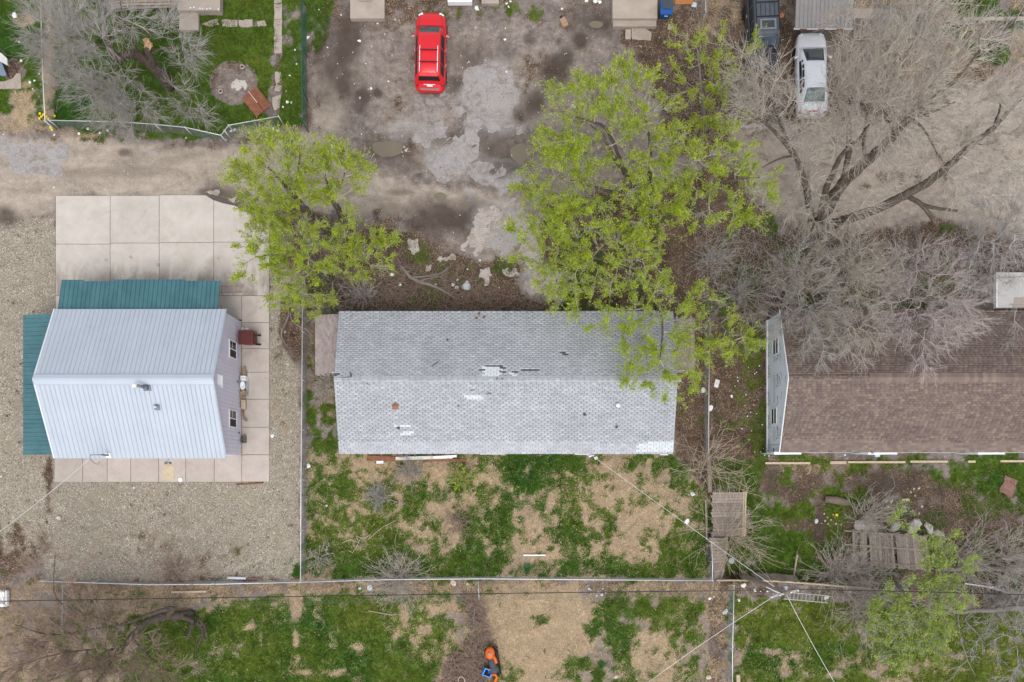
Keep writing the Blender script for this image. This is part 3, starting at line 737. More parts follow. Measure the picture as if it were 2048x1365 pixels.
MB().box(((XA0 + XA1) / 2, (YA0 + YA1) / 2, (ZA0 + ZA1) / 2 - .05), (XA1 - XA0 - .05, .02, .02)).build('purlin', M_WOOD, awn)
XL0 = -28.28; ZL0, ZL1 = 1.95, 2.4
lt = MB()
for y in np.linspace(YS + .1, YN - .1, 5): lt.tube([(XW0, y, ZL1 - .1), (XL0 + .1, y, ZL0 - .08)], .045, 4)
lt.tube([(XL0 + .15, YS + .1, ZL0 - .14), (XL0 + .15, YN - .1, ZL0 - .14)], .05, 4)
lean = lt.build('west_leanto', M_WOOD, metal_b)
for y in np.linspace(YS + .1, YN - .1, 4): MB().tube([(XL0 + .15, y, 0), (XL0 + .15, y, ZL0 - .1)], .05, 6).build('post', M_WOOD, lean)
nl = 32; lw = (YN - YS) / nl; Ll = math.hypot(XW0 - XL0, ZL1 - ZL0)
lme = panel_mesh('leanto_panel', lw, Ll, M_GREEN, .018, .04)
for i in range(nl):
    piece('leanto_panel', lme, frame((XL0, YS + (i + 1) * lw, ZL0), (0, -1, 0), (XW0 - XL0, 0, ZL1 - ZL0)), lean)
# garage doors under the awning
for xc in (-23.3, -19.6):
    gd = MB().box((xc, YN + .03, 1.1), (2.7, .05, 2.2)).build('garage_door', M_TRIM, metal_b)
    for k in range(4): MB().box((xc, YN + .065, .3 + k * .54), (2.6, .02, .48)).build('door_panel', M_WHITE, gd, bevel=.008)

# ------------------------------------------------------------------ shingled roofs
def shingle_mat(name, cols, base_var=.10, streak=None):
    t = NT(name)
    r = t.math('FRACT', t.math('ADD', t.attr('rnd'), t.math('MULTIPLY', t.objrand(), 1.0)))
    ramp = t.node('ShaderNodeValToRGB'); t.put(ramp.inputs[0], r)
    els = ramp.color_ramp.elements
    while len(els) < len(cols): els.new(.5)
    for i, c in enumerate(cols):
        els[i].position = i / (len(cols) - 1); els[i].color = (*c, 1)
    c = ramp.outputs[0]
    c = t.scale(c, t.rng(t.noise(45, 3, .8), .3, .7, 1 - base_var, 1 + base_var))
    c = t.scale(c, t.rng(t.noise(.5, 5, .65, dist=.5), .3, .7, .9, 1.07))
    if streak: c = t.mix(t.rng(t.noise(.6, 6, .7, t.scaled((1.6, .5, .5))), .5, .75, 0, .4), c, streak)
    t.surf(c, .92, 0, .15)
    return t.m

def shingle_slope(parent, roofmat, o, u, vtop, width, slen, tab, expo, thick, slot, seed, individual=0, keep=None, lightmat=None, light=None, jitter=0, tabvar=0):
    """tabs in courses over one slope; o = eave corner, u along the eave, vtop up the slope"""
    fm = frame(o, u, vtop); rs = np.random.default_rng(seed)
    rows = int(slen / expo); V = []; Fc = []; rnd = []; lv = []
    k = 0; base = MB()
    def tabverts(w): return [(slot / 2, -.01, 0), (w - slot / 2, -.01, 0), (w - slot / 2, expo + .01, -.006), (slot / 2, expo + .01, -.006), (slot / 2, -.01, thick), (w - slot / 2, -.01, thick), (w - slot / 2, expo + .01, thick * .35), (slot / 2, expo + .01, thick * .35)]
    FQ = ((4, 5, 6, 7), (0, 1, 5, 4), (1, 2, 6, 5), (3, 0, 4, 7), (2, 3, 7, 6))
    single = MB().add(tabverts(tab), FQ).mesh('shingle', roofmat)
    cand = []
    for r in range(rows + 1):
        v0 = r * expo
        if v0 > slen - .03: break
        off = (tab * .5 if r % 2 else 0) + rs.normal(0, jitter)
        x = -off if off > 0 else -off - tab
        while x < width - .02:
            w = tab * (1 + (rs.uniform(-tabvar, tabvar) if tabvar else 0))
            a = max(x, 0); b = min(x + w, width)
            x += w
            if b - a < .05: continue
            c = fm @ Vector(((a + b) / 2, v0 + expo / 2, 0))
            q = c * (H / (H - c.z)); pxx, pyy = NX + q.x * F / H, NY - q.y * F / H
            cls = keep(pxx, pyy) if keep else 0
            if cls == 1: continue
            cand.append((a, v0 + rs.normal(0, .003), b - a, cls, rs.random(), abs(b - a - tab) < 1e-6))
    full = [i for i, t_ in enumerate(cand) if t_[5] and t_[3] == 0]
    pick = set(full[:individual]) if individual and individual > 0 else set()
    if individual < 0: pick = set(range(len(cand)))
    for i, (a, v0, w, cls, rr, _) in enumerate(cand):
        m = fm @ Matrix.Translation((a, v0, 0))
        if i in pick and cls == 0:
            piece('shingle', single, m, parent); continue
        pts = [m @ Vector(p) for p in tabverts(w)]
        if cls == 2:
            MB().add(pts, FQ).build('shingle', lightmat, parent); continue
        b0 = len(V); V += pts; Fc += [tuple(j + b0 for j in f) for f in FQ]; rnd += [rr] * 8
    if V:
        ob = mesh_np('shingles', np.array(V), [np.array(Fc)], roofmat, parent, False, {'rnd': np.array(rnd)})
        ob['kind'] = 'stuff'

def gable_house(name, label, x0, x1, ys, yn, yr, ze, zr, ov_x, ov_y, wallmat, deckmat):
    h = thing(name, label, 'house', ((x0 + x1) / 2, yr, 0))
    a, b, c, d = x0 + ov_x, x1 - ov_x, ys + ov_y, yn - ov_y
    zt = ze + (zr - ze) * ov_y / (yr - ys) - .12
    wl = MB().add([(a, c, -.05), (b, c, -.05), (b, d, -.05), (a, d, -.05), (a, c, zt), (b, c, zt), (b, d, zt), (a, d, zt), (a, yr, zr - .12), (b, yr, zr - .12)],
                  [(0, 1, 5, 4), (2, 3, 7, 6), (1, 2, 6, 9, 5), (3, 0, 4, 8, 7), (4, 5, 9, 8), (6, 7, 8, 9)]).build('wall', wallmat, h)
    z0 = .1
    rr = MB().add([(x0, ys, ze), (x1, ys, ze), (x1, yr, zr), (x0, yr, zr), (x0, yn, ze), (x1, yn, ze)] + [(x0, ys, ze - z0), (x1, ys, ze - z0), (x1, yr, zr - z0), (x0, yr, zr - z0), (x0, yn, ze - z0), (x1, yn, ze - z0)],
                  [(0, 1, 2, 3), (3, 2, 5, 4), (6, 9, 8, 7), (9, 10, 11, 8), (0, 6, 7, 1), (4, 5, 11, 10), (1, 7, 8, 2), (2, 8, 11, 5), (0, 3, 9, 6), (3, 4, 10, 9)]).build('roof', deckmat, h)
    return h, wl, rr

# ---- grey house
M_GSH = shingle_mat('grey_shingle', [(.345, .355, .378), (.40, .41, .432), (.43, .44, .46), (.375, .387, .41), (.47, .48, .50)], .16, (.30, .31, .33))
M_GLT = mat('new_white_shingle', (.53, .55, .575), .9, .07, 20, ov=.06)
GX0, GX1, GYS, GYN, GYR, GZE, GZR = -9.88, 9.2, 1.77, 9.90, 5.86, 2.6, 3.9
grey, gw, gr = gable_house('grey_shingle_house', 'long low house with weathered grey three-tab shingle roof in the middle', GX0, GX1, GYS, GYN, GYR, GZE, GZR, .3, .3, mat('grey_siding', (.45, .44, .42), .8), mat('felt_underlay', (.075, .077, .083), .95))
DARKR = [(954, 738, 966, 743), (960, 734, 967, 738), (966, 730, 1000, 735), (995, 734, 1009, 738), (996, 742, 1009, 747), (1020, 742, 1033, 747), (1038, 738, 1075, 743), (1119, 705, 1133, 710), (667, 747, 678, 752)]
LITER = [(966, 735, 1003, 753), (792, 851, 822, 855), (800, 865, 828, 870), (931, 791, 967, 797), (1275, 889, 1350, 905), (1295, 885, 1350, 889), (1020, 747, 1030, 752)]
def gkeep(x, y):
    for i, L_ in ((1, DARKR), (2, LITER)):
        for q in L_:
            if q[0] <= x <= q[2] and q[1] - .6 <= y <= q[3] + .6: return i
    return 0
gs = math.hypot(GYR - GYS, GZR - GZE)
shingle_slope(gr, M_GSH, (GX0, GYS, GZE + .004), (1, 0, 0), (0, GYR - GYS, GZR - GZE), GX1 - GX0, gs, .335, .121, .011, .020, 1, 300, gkeep, M_GLT, None, .014)
shingle_slope(gr, M_GSH, (GX1, GYN, GZE + .004), (-1, 0, 0), (0, GYR - GYN, GZR - GZE), GX1 - GX0, gs, .335, .121, .011, .020, 2, 0, gkeep, M_GLT, None, .014)
def ridge_caps(parent, m, x0, x1, yr, zr, slope, step=.3, half=.16, zoff=.02, only=None):
    V = [(0, -half, -half * slope), (0, 0, .0), (0, half, -half * slope), (step + .06, -half, -half * slope - .006), (step + .06, 0, -.006), (step + .06, half, -half * slope - .006)]
    V += [(v[0], v[1], v[2] - .012) for v in V]
    me = MB().add(V, [(0, 3, 4, 1), (1, 4, 5, 2), (0, 1, 7, 6), (1, 2, 8, 7), (6, 9, 3, 0), (2, 5, 11, 8)]).mesh('ridge_cap', m)
    x = x0; i = 0
    while x < x1 - .05:
        o = piece('ridge_cap', me, Matrix.Translation((x, yr, zr + zoff)), parent)
        x += step; i += 1
ridge_caps(gr, M_GSH, GX0, GX1, GYR, GZR, .32)
# wrinkled rust vent, pipes and scars on the grey roof
def on_slope(px, py, ys, yn, yr, ze, zr):
    z = ze
    for _ in range(8):
        p = P(px, py, z); z = zr - (zr - ze) * (abs(p.y - yr) / (yr - ys if p.y < yr else yn - yr))
    return P(px, py, z)
GP = lambda x, y: on_slope(x, y, GYS, GYN, GYR, GZE, GZR)
p = GP(791, 814)
v1 = MB().lathe(p, [(.16, .0), (.17, .03), (.1, .06), (.1, .22)], 14).build('roof_vent', M_RUST, grey, smooth=True)
MB().lathe(p + Vector((.02, -.02, .22)), [(.15, 0), (.17, .04), (.12, .1), (.03, .13)], 14).build('vent_hood', mat('orange_rust', (.33, .13, .065), .8, .3, 9), v1, smooth=True)
p = GP(1235, 812)
v1 = MB().lathe(p, [(.13, -.02), (.13, .02), (.085, .04), (.085, .2)], 14).build('roof_vent', M_GREYMET, grey, smooth=True)
MB().lathe(p + Vector((0, 0, .2)), [(.12, 0), (.13, .05), (.07, .1), (.01, .11)], 14).build('vent_hood', M_WHITE, v1, smooth=True)
for (a, b) in ((797, 856), (1233, 854), (1169, 829)):
    p = GP(a, b)
    MB().lathe(p, [(.1, -.02), (.1, .015), (.05, .03), (.05, .2), (.035, .2), (.035, .05)], 12).build('vent_pipe', mat('dark_pipe', (.10, .10, .11), .6), grey, smooth=True)
p = GP(917, 813); MB().box(p + Vector((0, 0, .02)), (.1, .09, .04), rx=.3).build('roof_vent', mat('dark_pipe', (.1, .1, .11), .6), grey)
for (a, b, w, h_, rot) in ((690, 755, .75, .04, .05), (870, 729, .4, .08, .7), (702, 750, .1, .3, .3), (1005, 758, .1, .1, 0), (945, 781, .3, .04, .15), (978, 788, .26, .05, .15), (994, 757, .09, .16, 0), (729, 765, .6, .03, -.5), (895, 680, .09, .2, .6), (1000, 742, .1, .06, 0)):
    p = GP(a, b); sl = math.atan((GZR - GZE) / (GYR - GYS)) * (1 if p.y < GYR else -1)
    pts = ragged([(-w / 2, -h_ / 2), (w / 2, -h_ / 3), (w / 2, h_ / 2), (-w / 2, h_ / 3)], .012, int(a), 9)
    q = Matrix.Translation(p + Vector((0, 0, .034))) @ Matrix.Rotation(sl, 4, 'X') @ Matrix.Rotation(rot, 4, 'Z')
    mb = MB().prism([(v.x, v.y) for v in pts], -.004, .004); mb.v = [tuple(q @ Vector(v)) for v in mb.v]
    mb.build('tar_patch', mat('torn_tar', (.085, .087, .093), .9, .3, 20), grey)
for (a, b) in ((958, 628), (953, 637), (968, 635)):
    p = GP(a, b); MB().lathe(p + Vector((0, 0, .02)), [(.09, 0), (.06, .03), (.01, .04)], 7, rz=a).build('leaf_clump', mat('wet_leaves', (.16, .09, .055), .9, .4, 20), grey)
# gutter boards on the south side
for (a, b, y) in ((1150, 1185, 909), (1320, 1336, 910), (960, 1010, 908.5), (1175, 1188, 911)):
    c0 = P(a, y, 2.4); c1 = P(b, y, 2.4); MB().box((c0 + c1) / 2, ((c1 - c0).length, .05, .16)).build('fascia_board', M_TRIM, grey)
# hopper windows + door of the house (south and west walls)
for xc in (-6.5, -1.5, 3.5, 7.5):
    wn_ = MB().box((xc, GYS + .285, 1.55), (1.1, .05, 1.0)).build('window', M_WHITE, grey); MB().box((xc, GYS + .262, 1.55), (.95, .03, .85)).build('pane', M_GLASS, wn_)
# west porch roof of brown shingle, and its twin on the east side
M_BRP = shingle_mat('porch_shingle', [(.215, .175, .165), (.265, .22, .205), (.30, .255, .235), (.24, .195, .19), (.33, .285, .25)], .16)
for side in (-1, 1):
    if side < 0: xo, xi, y0, y1, zo, zi = -11.32, GX0 + .32, 6.42, 9.78, 2.2, 2.5
    else: xo, xi, y0, y1, zo, zi = 10.5, GX1 - .32, 6.55, 9.5, 2.2, 2.5
    pd = MB().add([(xo, y0, zo - .03), (xi, y0, zi - .03), (xi, y1, zi - .03), (xo, y1, zo - .03), (xo, y0, zo - .12), (xi, y0, zi - .12), (xi, y1, zi - .12), (xo, y1, zo - .12)],
                  [(0, 1, 2, 3) if side < 0 else (3, 2, 1, 0), (7, 6, 5, 4) if side < 0 else (4, 5, 6, 7), (0, 4, 5, 1), (2, 6, 7, 3), (0, 3, 7, 4), (1, 5, 6, 2)]).build('porch_roof', M_TRIM, grey)
    L = math.hypot(xi - xo, zi - zo)
    if side < 0: shingle_slope(pd, M_BRP, (xo, y1, zo - .025), (0, -1, 0), (xi - xo, 0, zi - zo), y1 - y0, L, .26, .125, .014, .006, 5, -1, None, None, None, .09)
    else: shingle_slope(pd, M_BRP, (xo, y0, zo - .025), (0, 1, 0), (xi - xo, 0, zi - zo), y1 - y0, L, .26, .125, .014, .006, 6, -1, None, None, None, .09)
    for y in (y0 + .15, y1 - .15): MB().box(((xo + (.12 if side < 0 else -.12)), y, 1.05), (.1, .1, 2.1)).build('porch_post', M_WHITE, grey)
    st_ = MB().prism([(xo - side * .1, y0 + .2), (xi, y0 + .2), (xi, y1 - .2), (xo - side * .1, y1 - .2)], -.1, .14).build('porch_slab', M_CONC_OLD, grey, bevel=.01)

# ---- brown house wrapped in building paper
M_BSH = shingle_mat('brown_shingle', [(.145, .105, .093), (.18, .134, .118), (.205, .158, .135), (.155, .115, .104), (.24, .19, .15), (.185, .139, .124)], .2, (.12, .09, .085))
BX0, BX1, BYS, BYN, BYR, BZE, BZR = 15.30, 34.5, 1.86, 9.95, 5.92, 2.6, 4.1
def wrap_material():
    t = NT('house_wrap')
    c = t.mix(t.rng(t.noise(1.3, 4), .3, .7), (.74, .80, .86), (.82, .87, .92))
    c = t.scale(c, t.rng(t.noise(6, 5, .7, dist=1.5), .3, .7, .93, 1.05))
    t.surf(c, .5, 0, .35, t.bump(t.noise(2.5, 6, .7, dist=1.5), .5, .08)); return t.m
M_WRAP = wrap_material()
brown, bwall, brf = gable_house('brown_shingle_house', 'house with brown shingle roof and bare white wrapped gable wall', BX0, BX1, BYS, BYN, BYR, BZE, BZR, .08, .06, M_WRAP, M_DARK)
bs = math.hypot(BYR - BYS, BZR - BZE)
shingle_slope(brf, M_BSH, (BX0, BYS, BZE + .004), (1, 0, 0), (0, BYR - BYS, BZR - BZE), BX1 - BX0, bs, .27, .142, .018, .004, 11, 300, None, None, None, .08)
shingle_slope(brf, M_BSH, (BX1, BYN, BZE + .004), (-1, 0, 0), (0, BYR - BYN, BZR - BZE), BX1 - BX0, bs, .27, .142, .018, .004, 12, 0, None, None, None, .08)
ridge_caps(brf, M_BSH, BX0, BX1, BYR, BZR, .37, .25, .17)
# ridge vent, a raised run of caps with shadow gap
MB().box(((19.75 + BX1) / 2, BYR, BZR - .01), (BX1 - 19.75, .26, .05)).build('ridge_vent', M_DARK, brf)
ridge_caps(brf, M_BSH, 19.7, BX1, BYR, BZR, .37, .25, .27, .075)
xw = BX0 + .08
MB().tube([(BX0 - .02, BYS - .02, BZE - .04), (BX0 - .02, BYR, BZR - .04)], .04, 4).build('rake_trim', M_WHITE, brown)
MB().tube([(BX0 - .02, BYN + .02, BZE - .04), (BX0 - .02, BYR, BZR - .04)], .04, 4).build('rake_trim', M_TRIM, brown)
MB().box((xw - .03, (BYS + BYN) / 2, .06), (.08, BYN - BYS - .1, .16)).build('base_trim', M_WHITE, brown)
MB().tube([(xw - .02, BYS + .02, .1), (xw - .02, BYS + .02, 2.5)], .05, 4).build('corner_trim', M_WHITE, brown)
for yy_, zc in ((8.05, 1.65), (4.02, 1.35)):
    x = xw - .03; wd = MB()
    for dy, dz, sy, sz in ((0, .48, .98, .07), (0, -.48, .98, .07), (.46, 0, .07, .96), (-.46, 0, .07, .96)): wd.box((x - .01, yy_ + dy, zc + dz), (.05, sy, sz))
    wo_ = wd.build('window', M_WHITE, brown)
    MB().box((x, yy_, zc + .22), (.012, .88, .4)).build('pane', mat('dim_glass', (.09, .095, .08), .15, .3, 2, 0, .6), wo_); MB().box((x, yy_, zc - .22), (.012, .88, .4)).build('pane', M_GLASS, wo_)
    MB().box((x - .012, yy_, zc), (.03, .9, .05)).build('mullion', M_WHITE, wo_)
# printed lettering on the wrap: runs northwards, letters upside down on the wall
M_INK = mat('navy_print', (.055, .085, .16), .6, .3, 8); M_INK2 = mat('blue_print', (.16, .29, .50), .6, .3, 8); M_INK3 = mat('grey_print', (.22, .28, .34), .6, .3, 8)
def lettering(s, y, z, size, m, rot=0, sx=1.0):
    c = bpy.data.curves.new('lettering', 'FONT'); c.body = s; c.size = size; c.extrude = .001
    ob = bpy.data.objects.new('lettering', c); COL.objects.link(ob)
    dg = bpy.context.evaluated_depsgraph_get(); me = bpy.data.meshes.new_from_object(ob.evaluated_get(dg)); bpy.data.objects.remove(ob)
    me.materials.clear(); me.materials.append(m)
    fm = frame((xw - .006, y, z), (0, 1, 0), (0, 0, -1)) @ Matrix.Rotation(rot, 4, 'Z') @ Matrix.Diagonal((sx, 1, 1, 1))
    o = bpy.data.objects.new('lettering', me); o.matrix_basis = fm; return link(o, brown)
def wy(py, z): return (NY - py) * (H - z) / F
for py in (715, 758, 812, 858, 905):
    lettering('Tyvek', wy(py, .3), .42, .36, M_INK, 0, .95); lettering('HomeWrap', wy(py, .3), .62, .12, M_INK3)
for py in (776, 880, 722):
    lettering('Tyvek', wy(py, 1.8), 2.0, .40, M_INK, 0, .85); lettering('HomeWrap', wy(py, 1.8), 2.2, .13, M_INK3)
    lettering('DUPONT', wy(py + 2, 1.3), 1.38, .22, M_INK, 0, .9); lettering('WEATHER BARRIER', wy(py + 4, 1.3), 1.55, .07, M_INK3)
lettering('DUPONT', wy(806, 1.3), 1.38, .2, M_INK); lettering('Tyvek', wy(812, 1.8), 2.0, .3, M_INK, 0, .8)
for py, z, r_, s_ in ((768, 2.55, .55, .28), (755, 2.75, .6, .22), (720, 2.6, .5, .25), (700, 2.5, .4, .25), (800, 2.55, -.3, .22), (848, 2.5, 0, .2), (872, 2.45, 0, .2), (765, 3.3, 0, .18)):
    lettering('Tyvek', wy(py, z), z, s_, M_INK2, r_, .9)
MB().box((xw - .012, 2.35, 1.3), (.02, .02, 2.2), rx=.03).build('wrap_seam', M_INK3, brown); MB().box((xw - .012, 2.05, 1.25), (.03, .2, .1)).build('tape', M_INK, brown)
# loose wrap under the south eave, downspout, meter
for a, b in ((1534, 1588), (1716, 1775), (1930, 1985)):
    p0, p1 = P(a, 907, 1.2), P(b, 907, 1.2)
    MB().add([(p0.x, BYS - .01, .1), (p1.x, BYS - .03, .2), (p1.x, BYS - .12, 2.4), (p0.x, BYS - .14, 2.5), (p0.x, BYS + .02, .1), (p1.x, BYS + .02, .2), (p1.x, BYS + .02, 2.4), (p0.x, BYS + .02, 2.5)], [(0, 1, 2, 3), (0, 3, 7, 4), (1, 5, 6, 2), (3, 2, 6, 7)]).build('loose_wrap', M_WRAP, brown)
p = P(1745, 905, 2.55)
MB().tube([p + Vector((0, .25, .12)), p + Vector((0, -.02, .05)), p + Vector((0, -.05, -1.2)), p + Vector((.1, -.3, -2.3))], .06, 6).build('downspout', mat('brown_gutter', (.21, .14, .13), .6), brown)
mtr = MB().box(P(1752, 912, 1.2), (.3, .14, .4)).build('meter_box', M_GALV, brown, bevel=.01)
MB().lathe(P(1752, 914, 1.25), [(.1, 0), (.1, .08), (.06, .1)], 12, axis=Vector((0, -1, 0))).build('meter_dial', M_GREYMET, mtr)
MB().box(P(1684, 911, 1.0), (.1, .1, .9)).build('pipe_box', M_GALV, brown)
# ------------------------------------------------------------------ vegetation helpers
def norm(a): return a / np.maximum(np.linalg.norm(a, axis=-1, keepdims=True), 1e-9)
def seg_mesh(A, B, ra, rb, n=3):
    """independent tapered prisms for segments A->B"""
    A = np.asarray(A, np.float32); B = np.asarray(B, np.float32); k = len(A)
    d = norm(B - A)
    ref = np.where(np.abs(d[:, 2:3]) < .9, np.array([[0, 0, 1.]]), np.array([[1., 0, 0]]))
    u = norm(np.cross(d, ref)); w = np.cross(u, d)
    V = np.zeros((k, 2 * n, 3), np.float32)
    for j in range(n):
        t = 2 * math.pi * j / n
        off = u * math.cos(t) + w * math.sin(t)
        V[:, j] = A + off * np.asarray(ra)[:, None]; V[:, n + j] = B + off * np.asarray(rb)[:, None]
    b = (np.arange(k) * 2 * n)[:, None]
    Fq = np.concatenate([b + np.array([[j, (j + 1) % n, n + (j + 1) % n, n + j]]) for j in range(n)])
    return V.reshape(-1, 3), Fq

def bark_material(name, c1, c2):
    t = NT(name)
    c = t.mix(t.rng(t.noise(5, 5, .7), .3, .7), c1, c2)
    c = t.scale(c, t.rng(t.noise(60, 3, .7), .3, .7, .75, 1.25))
    t.surf(c, .9, 0, .15, t.bump(t.noise(25, 4, .7, t.scaled((1, 1, .3))), .6, .03)); return t.m
def leaf_material(name, c1, c2, tr=.35):
    t = NT(name)
    c = t.mix(t.attr('rnd'), c1, c2)
    c = t.scale(c, t.rng(t.noise(2.2, 4, .65), .32, .68, .6, 1.35))
    n = t.surf(c, .6, 0, .25)
    tb = t.node('ShaderNodeBsdfTranslucent'); t.put(tb.inputs[0], c)
    mx = t.node('ShaderNodeMixShader'); mx.inputs[0].default_value = tr
    t.t.links.new(n.outputs[0], mx.inputs[1]); t.t.links.new(tb.outputs[0], mx.inputs[2]); t.t.links.new(mx.outputs[0], t.out.inputs['Surface'])
    return t.m
BK_DARK = bark_material('dark_bark', (.052, .042, .032), (.145, .12, .095))
BK_GREY = bark_material('grey_bark', (.15, .13, .115), (.26, .23, .21))
TW_GREY = bark_material('grey_twigs', (.29, .265, .245), (.53, .495, .465))
TW_TAN = bark_material('tan_twigs', (.36, .315, .27), (.64, .575, .51))
TW_BRN = bark_material('brown_twigs', (.20, .14, .108), (.42, .32, .26))
TW_PALE = bark_material('pale_twigs', (.42, .34, .255), (.62, .52, .40))
LF_LIME = leaf_material('lime_leaves', (.20, .30, .010), (.52, .60, .03))
LF_PALE = leaf_material('pale_green_leaves', (.23, .33, .05), (.44, .53, .11))
LF_MIX = leaf_material('olive_buds', (.20, .20, .075), (.33, .31, .14))

DK, LK, TK = 1.55, 6.4, 1.65      # crown density, leaf count, twig thickness
def catmull(pts, step=.22, wob=.03, rs=None):
    pts = [np.array(p, float) for p in pts]
    if len(pts) == 2: pts = [pts[0], (pts[0] + pts[1]) / 2, pts[1]]
    ext = [2 * pts[0] - pts[1]] + pts + [2 * pts[-1] - pts[-2]]
    out = []
    for i in range(1, len(ext) - 2):
        p0, p1, p2, p3 = ext[i - 1:i + 3]
        k = max(1, int(np.linalg.norm(p2[:3] - p1[:3]) / step))
        for j in range(k):
            t = j / k
            q = .5 * ((2 * p1) + (-p0 + p2) * t + (2 * p0 - 5 * p1 + 4 * p2 - p3) * t * t + (-p0 + 3 * p1 - 3 * p2 + p3) * t ** 3)
            q[:3] += rs.normal(0, wob * .45, 3) * min(1, q[3] * 8)
            q[3] = max(q[3], .008); out.append(q)
    out.append(pts[-1]); return out

def twigs_from(O, D, L, rs, r0=.007, nseg=2, bend=.35, up=.1):
    """curved twigs; returns segment arrays and list of stations (pos, dir)"""
    A = []; B = []; RA = []; RB = []; st = []
    p = O.copy(); d = norm(D)
    for s in range(nseg):
        d2 = norm(d + rs.normal(0, bend / 1.7, d.shape) + np.array([0, 0, up]))
        q = p + d2 * (L / nseg)[:, None]
        A.append(p); B.append(q)
        RA.append(r0 * (1 - .55 * s / nseg)); RB.append(r0 * (1 - .55 * (s + 1) / nseg))
        st.append((p, q, d2)); p = q; d = d2
    return A, B, RA, RB, st

def leaves_mesh(name, pos, dirs, rs, L, W, material, parent):
    n = len(pos)
    d = norm(dirs + rs.normal(0, .38, (n, 3)))
    up = norm(np.array([0, 0, 1.]) + rs.normal(0, .45, (n, 3)))
    s = norm(np.cross(d, up)); nn = np.cross(s, d)
    ln = (L * rs.uniform(.6, 1.3, n))[:, None]; wd = (W * rs.uniform(.7, 1.3, n))[:, None]
    V = np.stack([pos, pos + d * ln * .5 + s * wd * .5 + nn * wd * .2, pos + d * ln, pos + d * ln * .5 - s * wd * .5 + nn * wd * .2], 1).reshape(-1, 3)
    b = (np.arange(n) * 4)[:, None]
    Ft = np.concatenate([b + np.array([[0, 1, 2]]), b + np.array([[0, 2, 3]])])
    return mesh_np(name, V, [Ft], material, parent, False, {'rnd': np.repeat(rs.random(n), 4)})

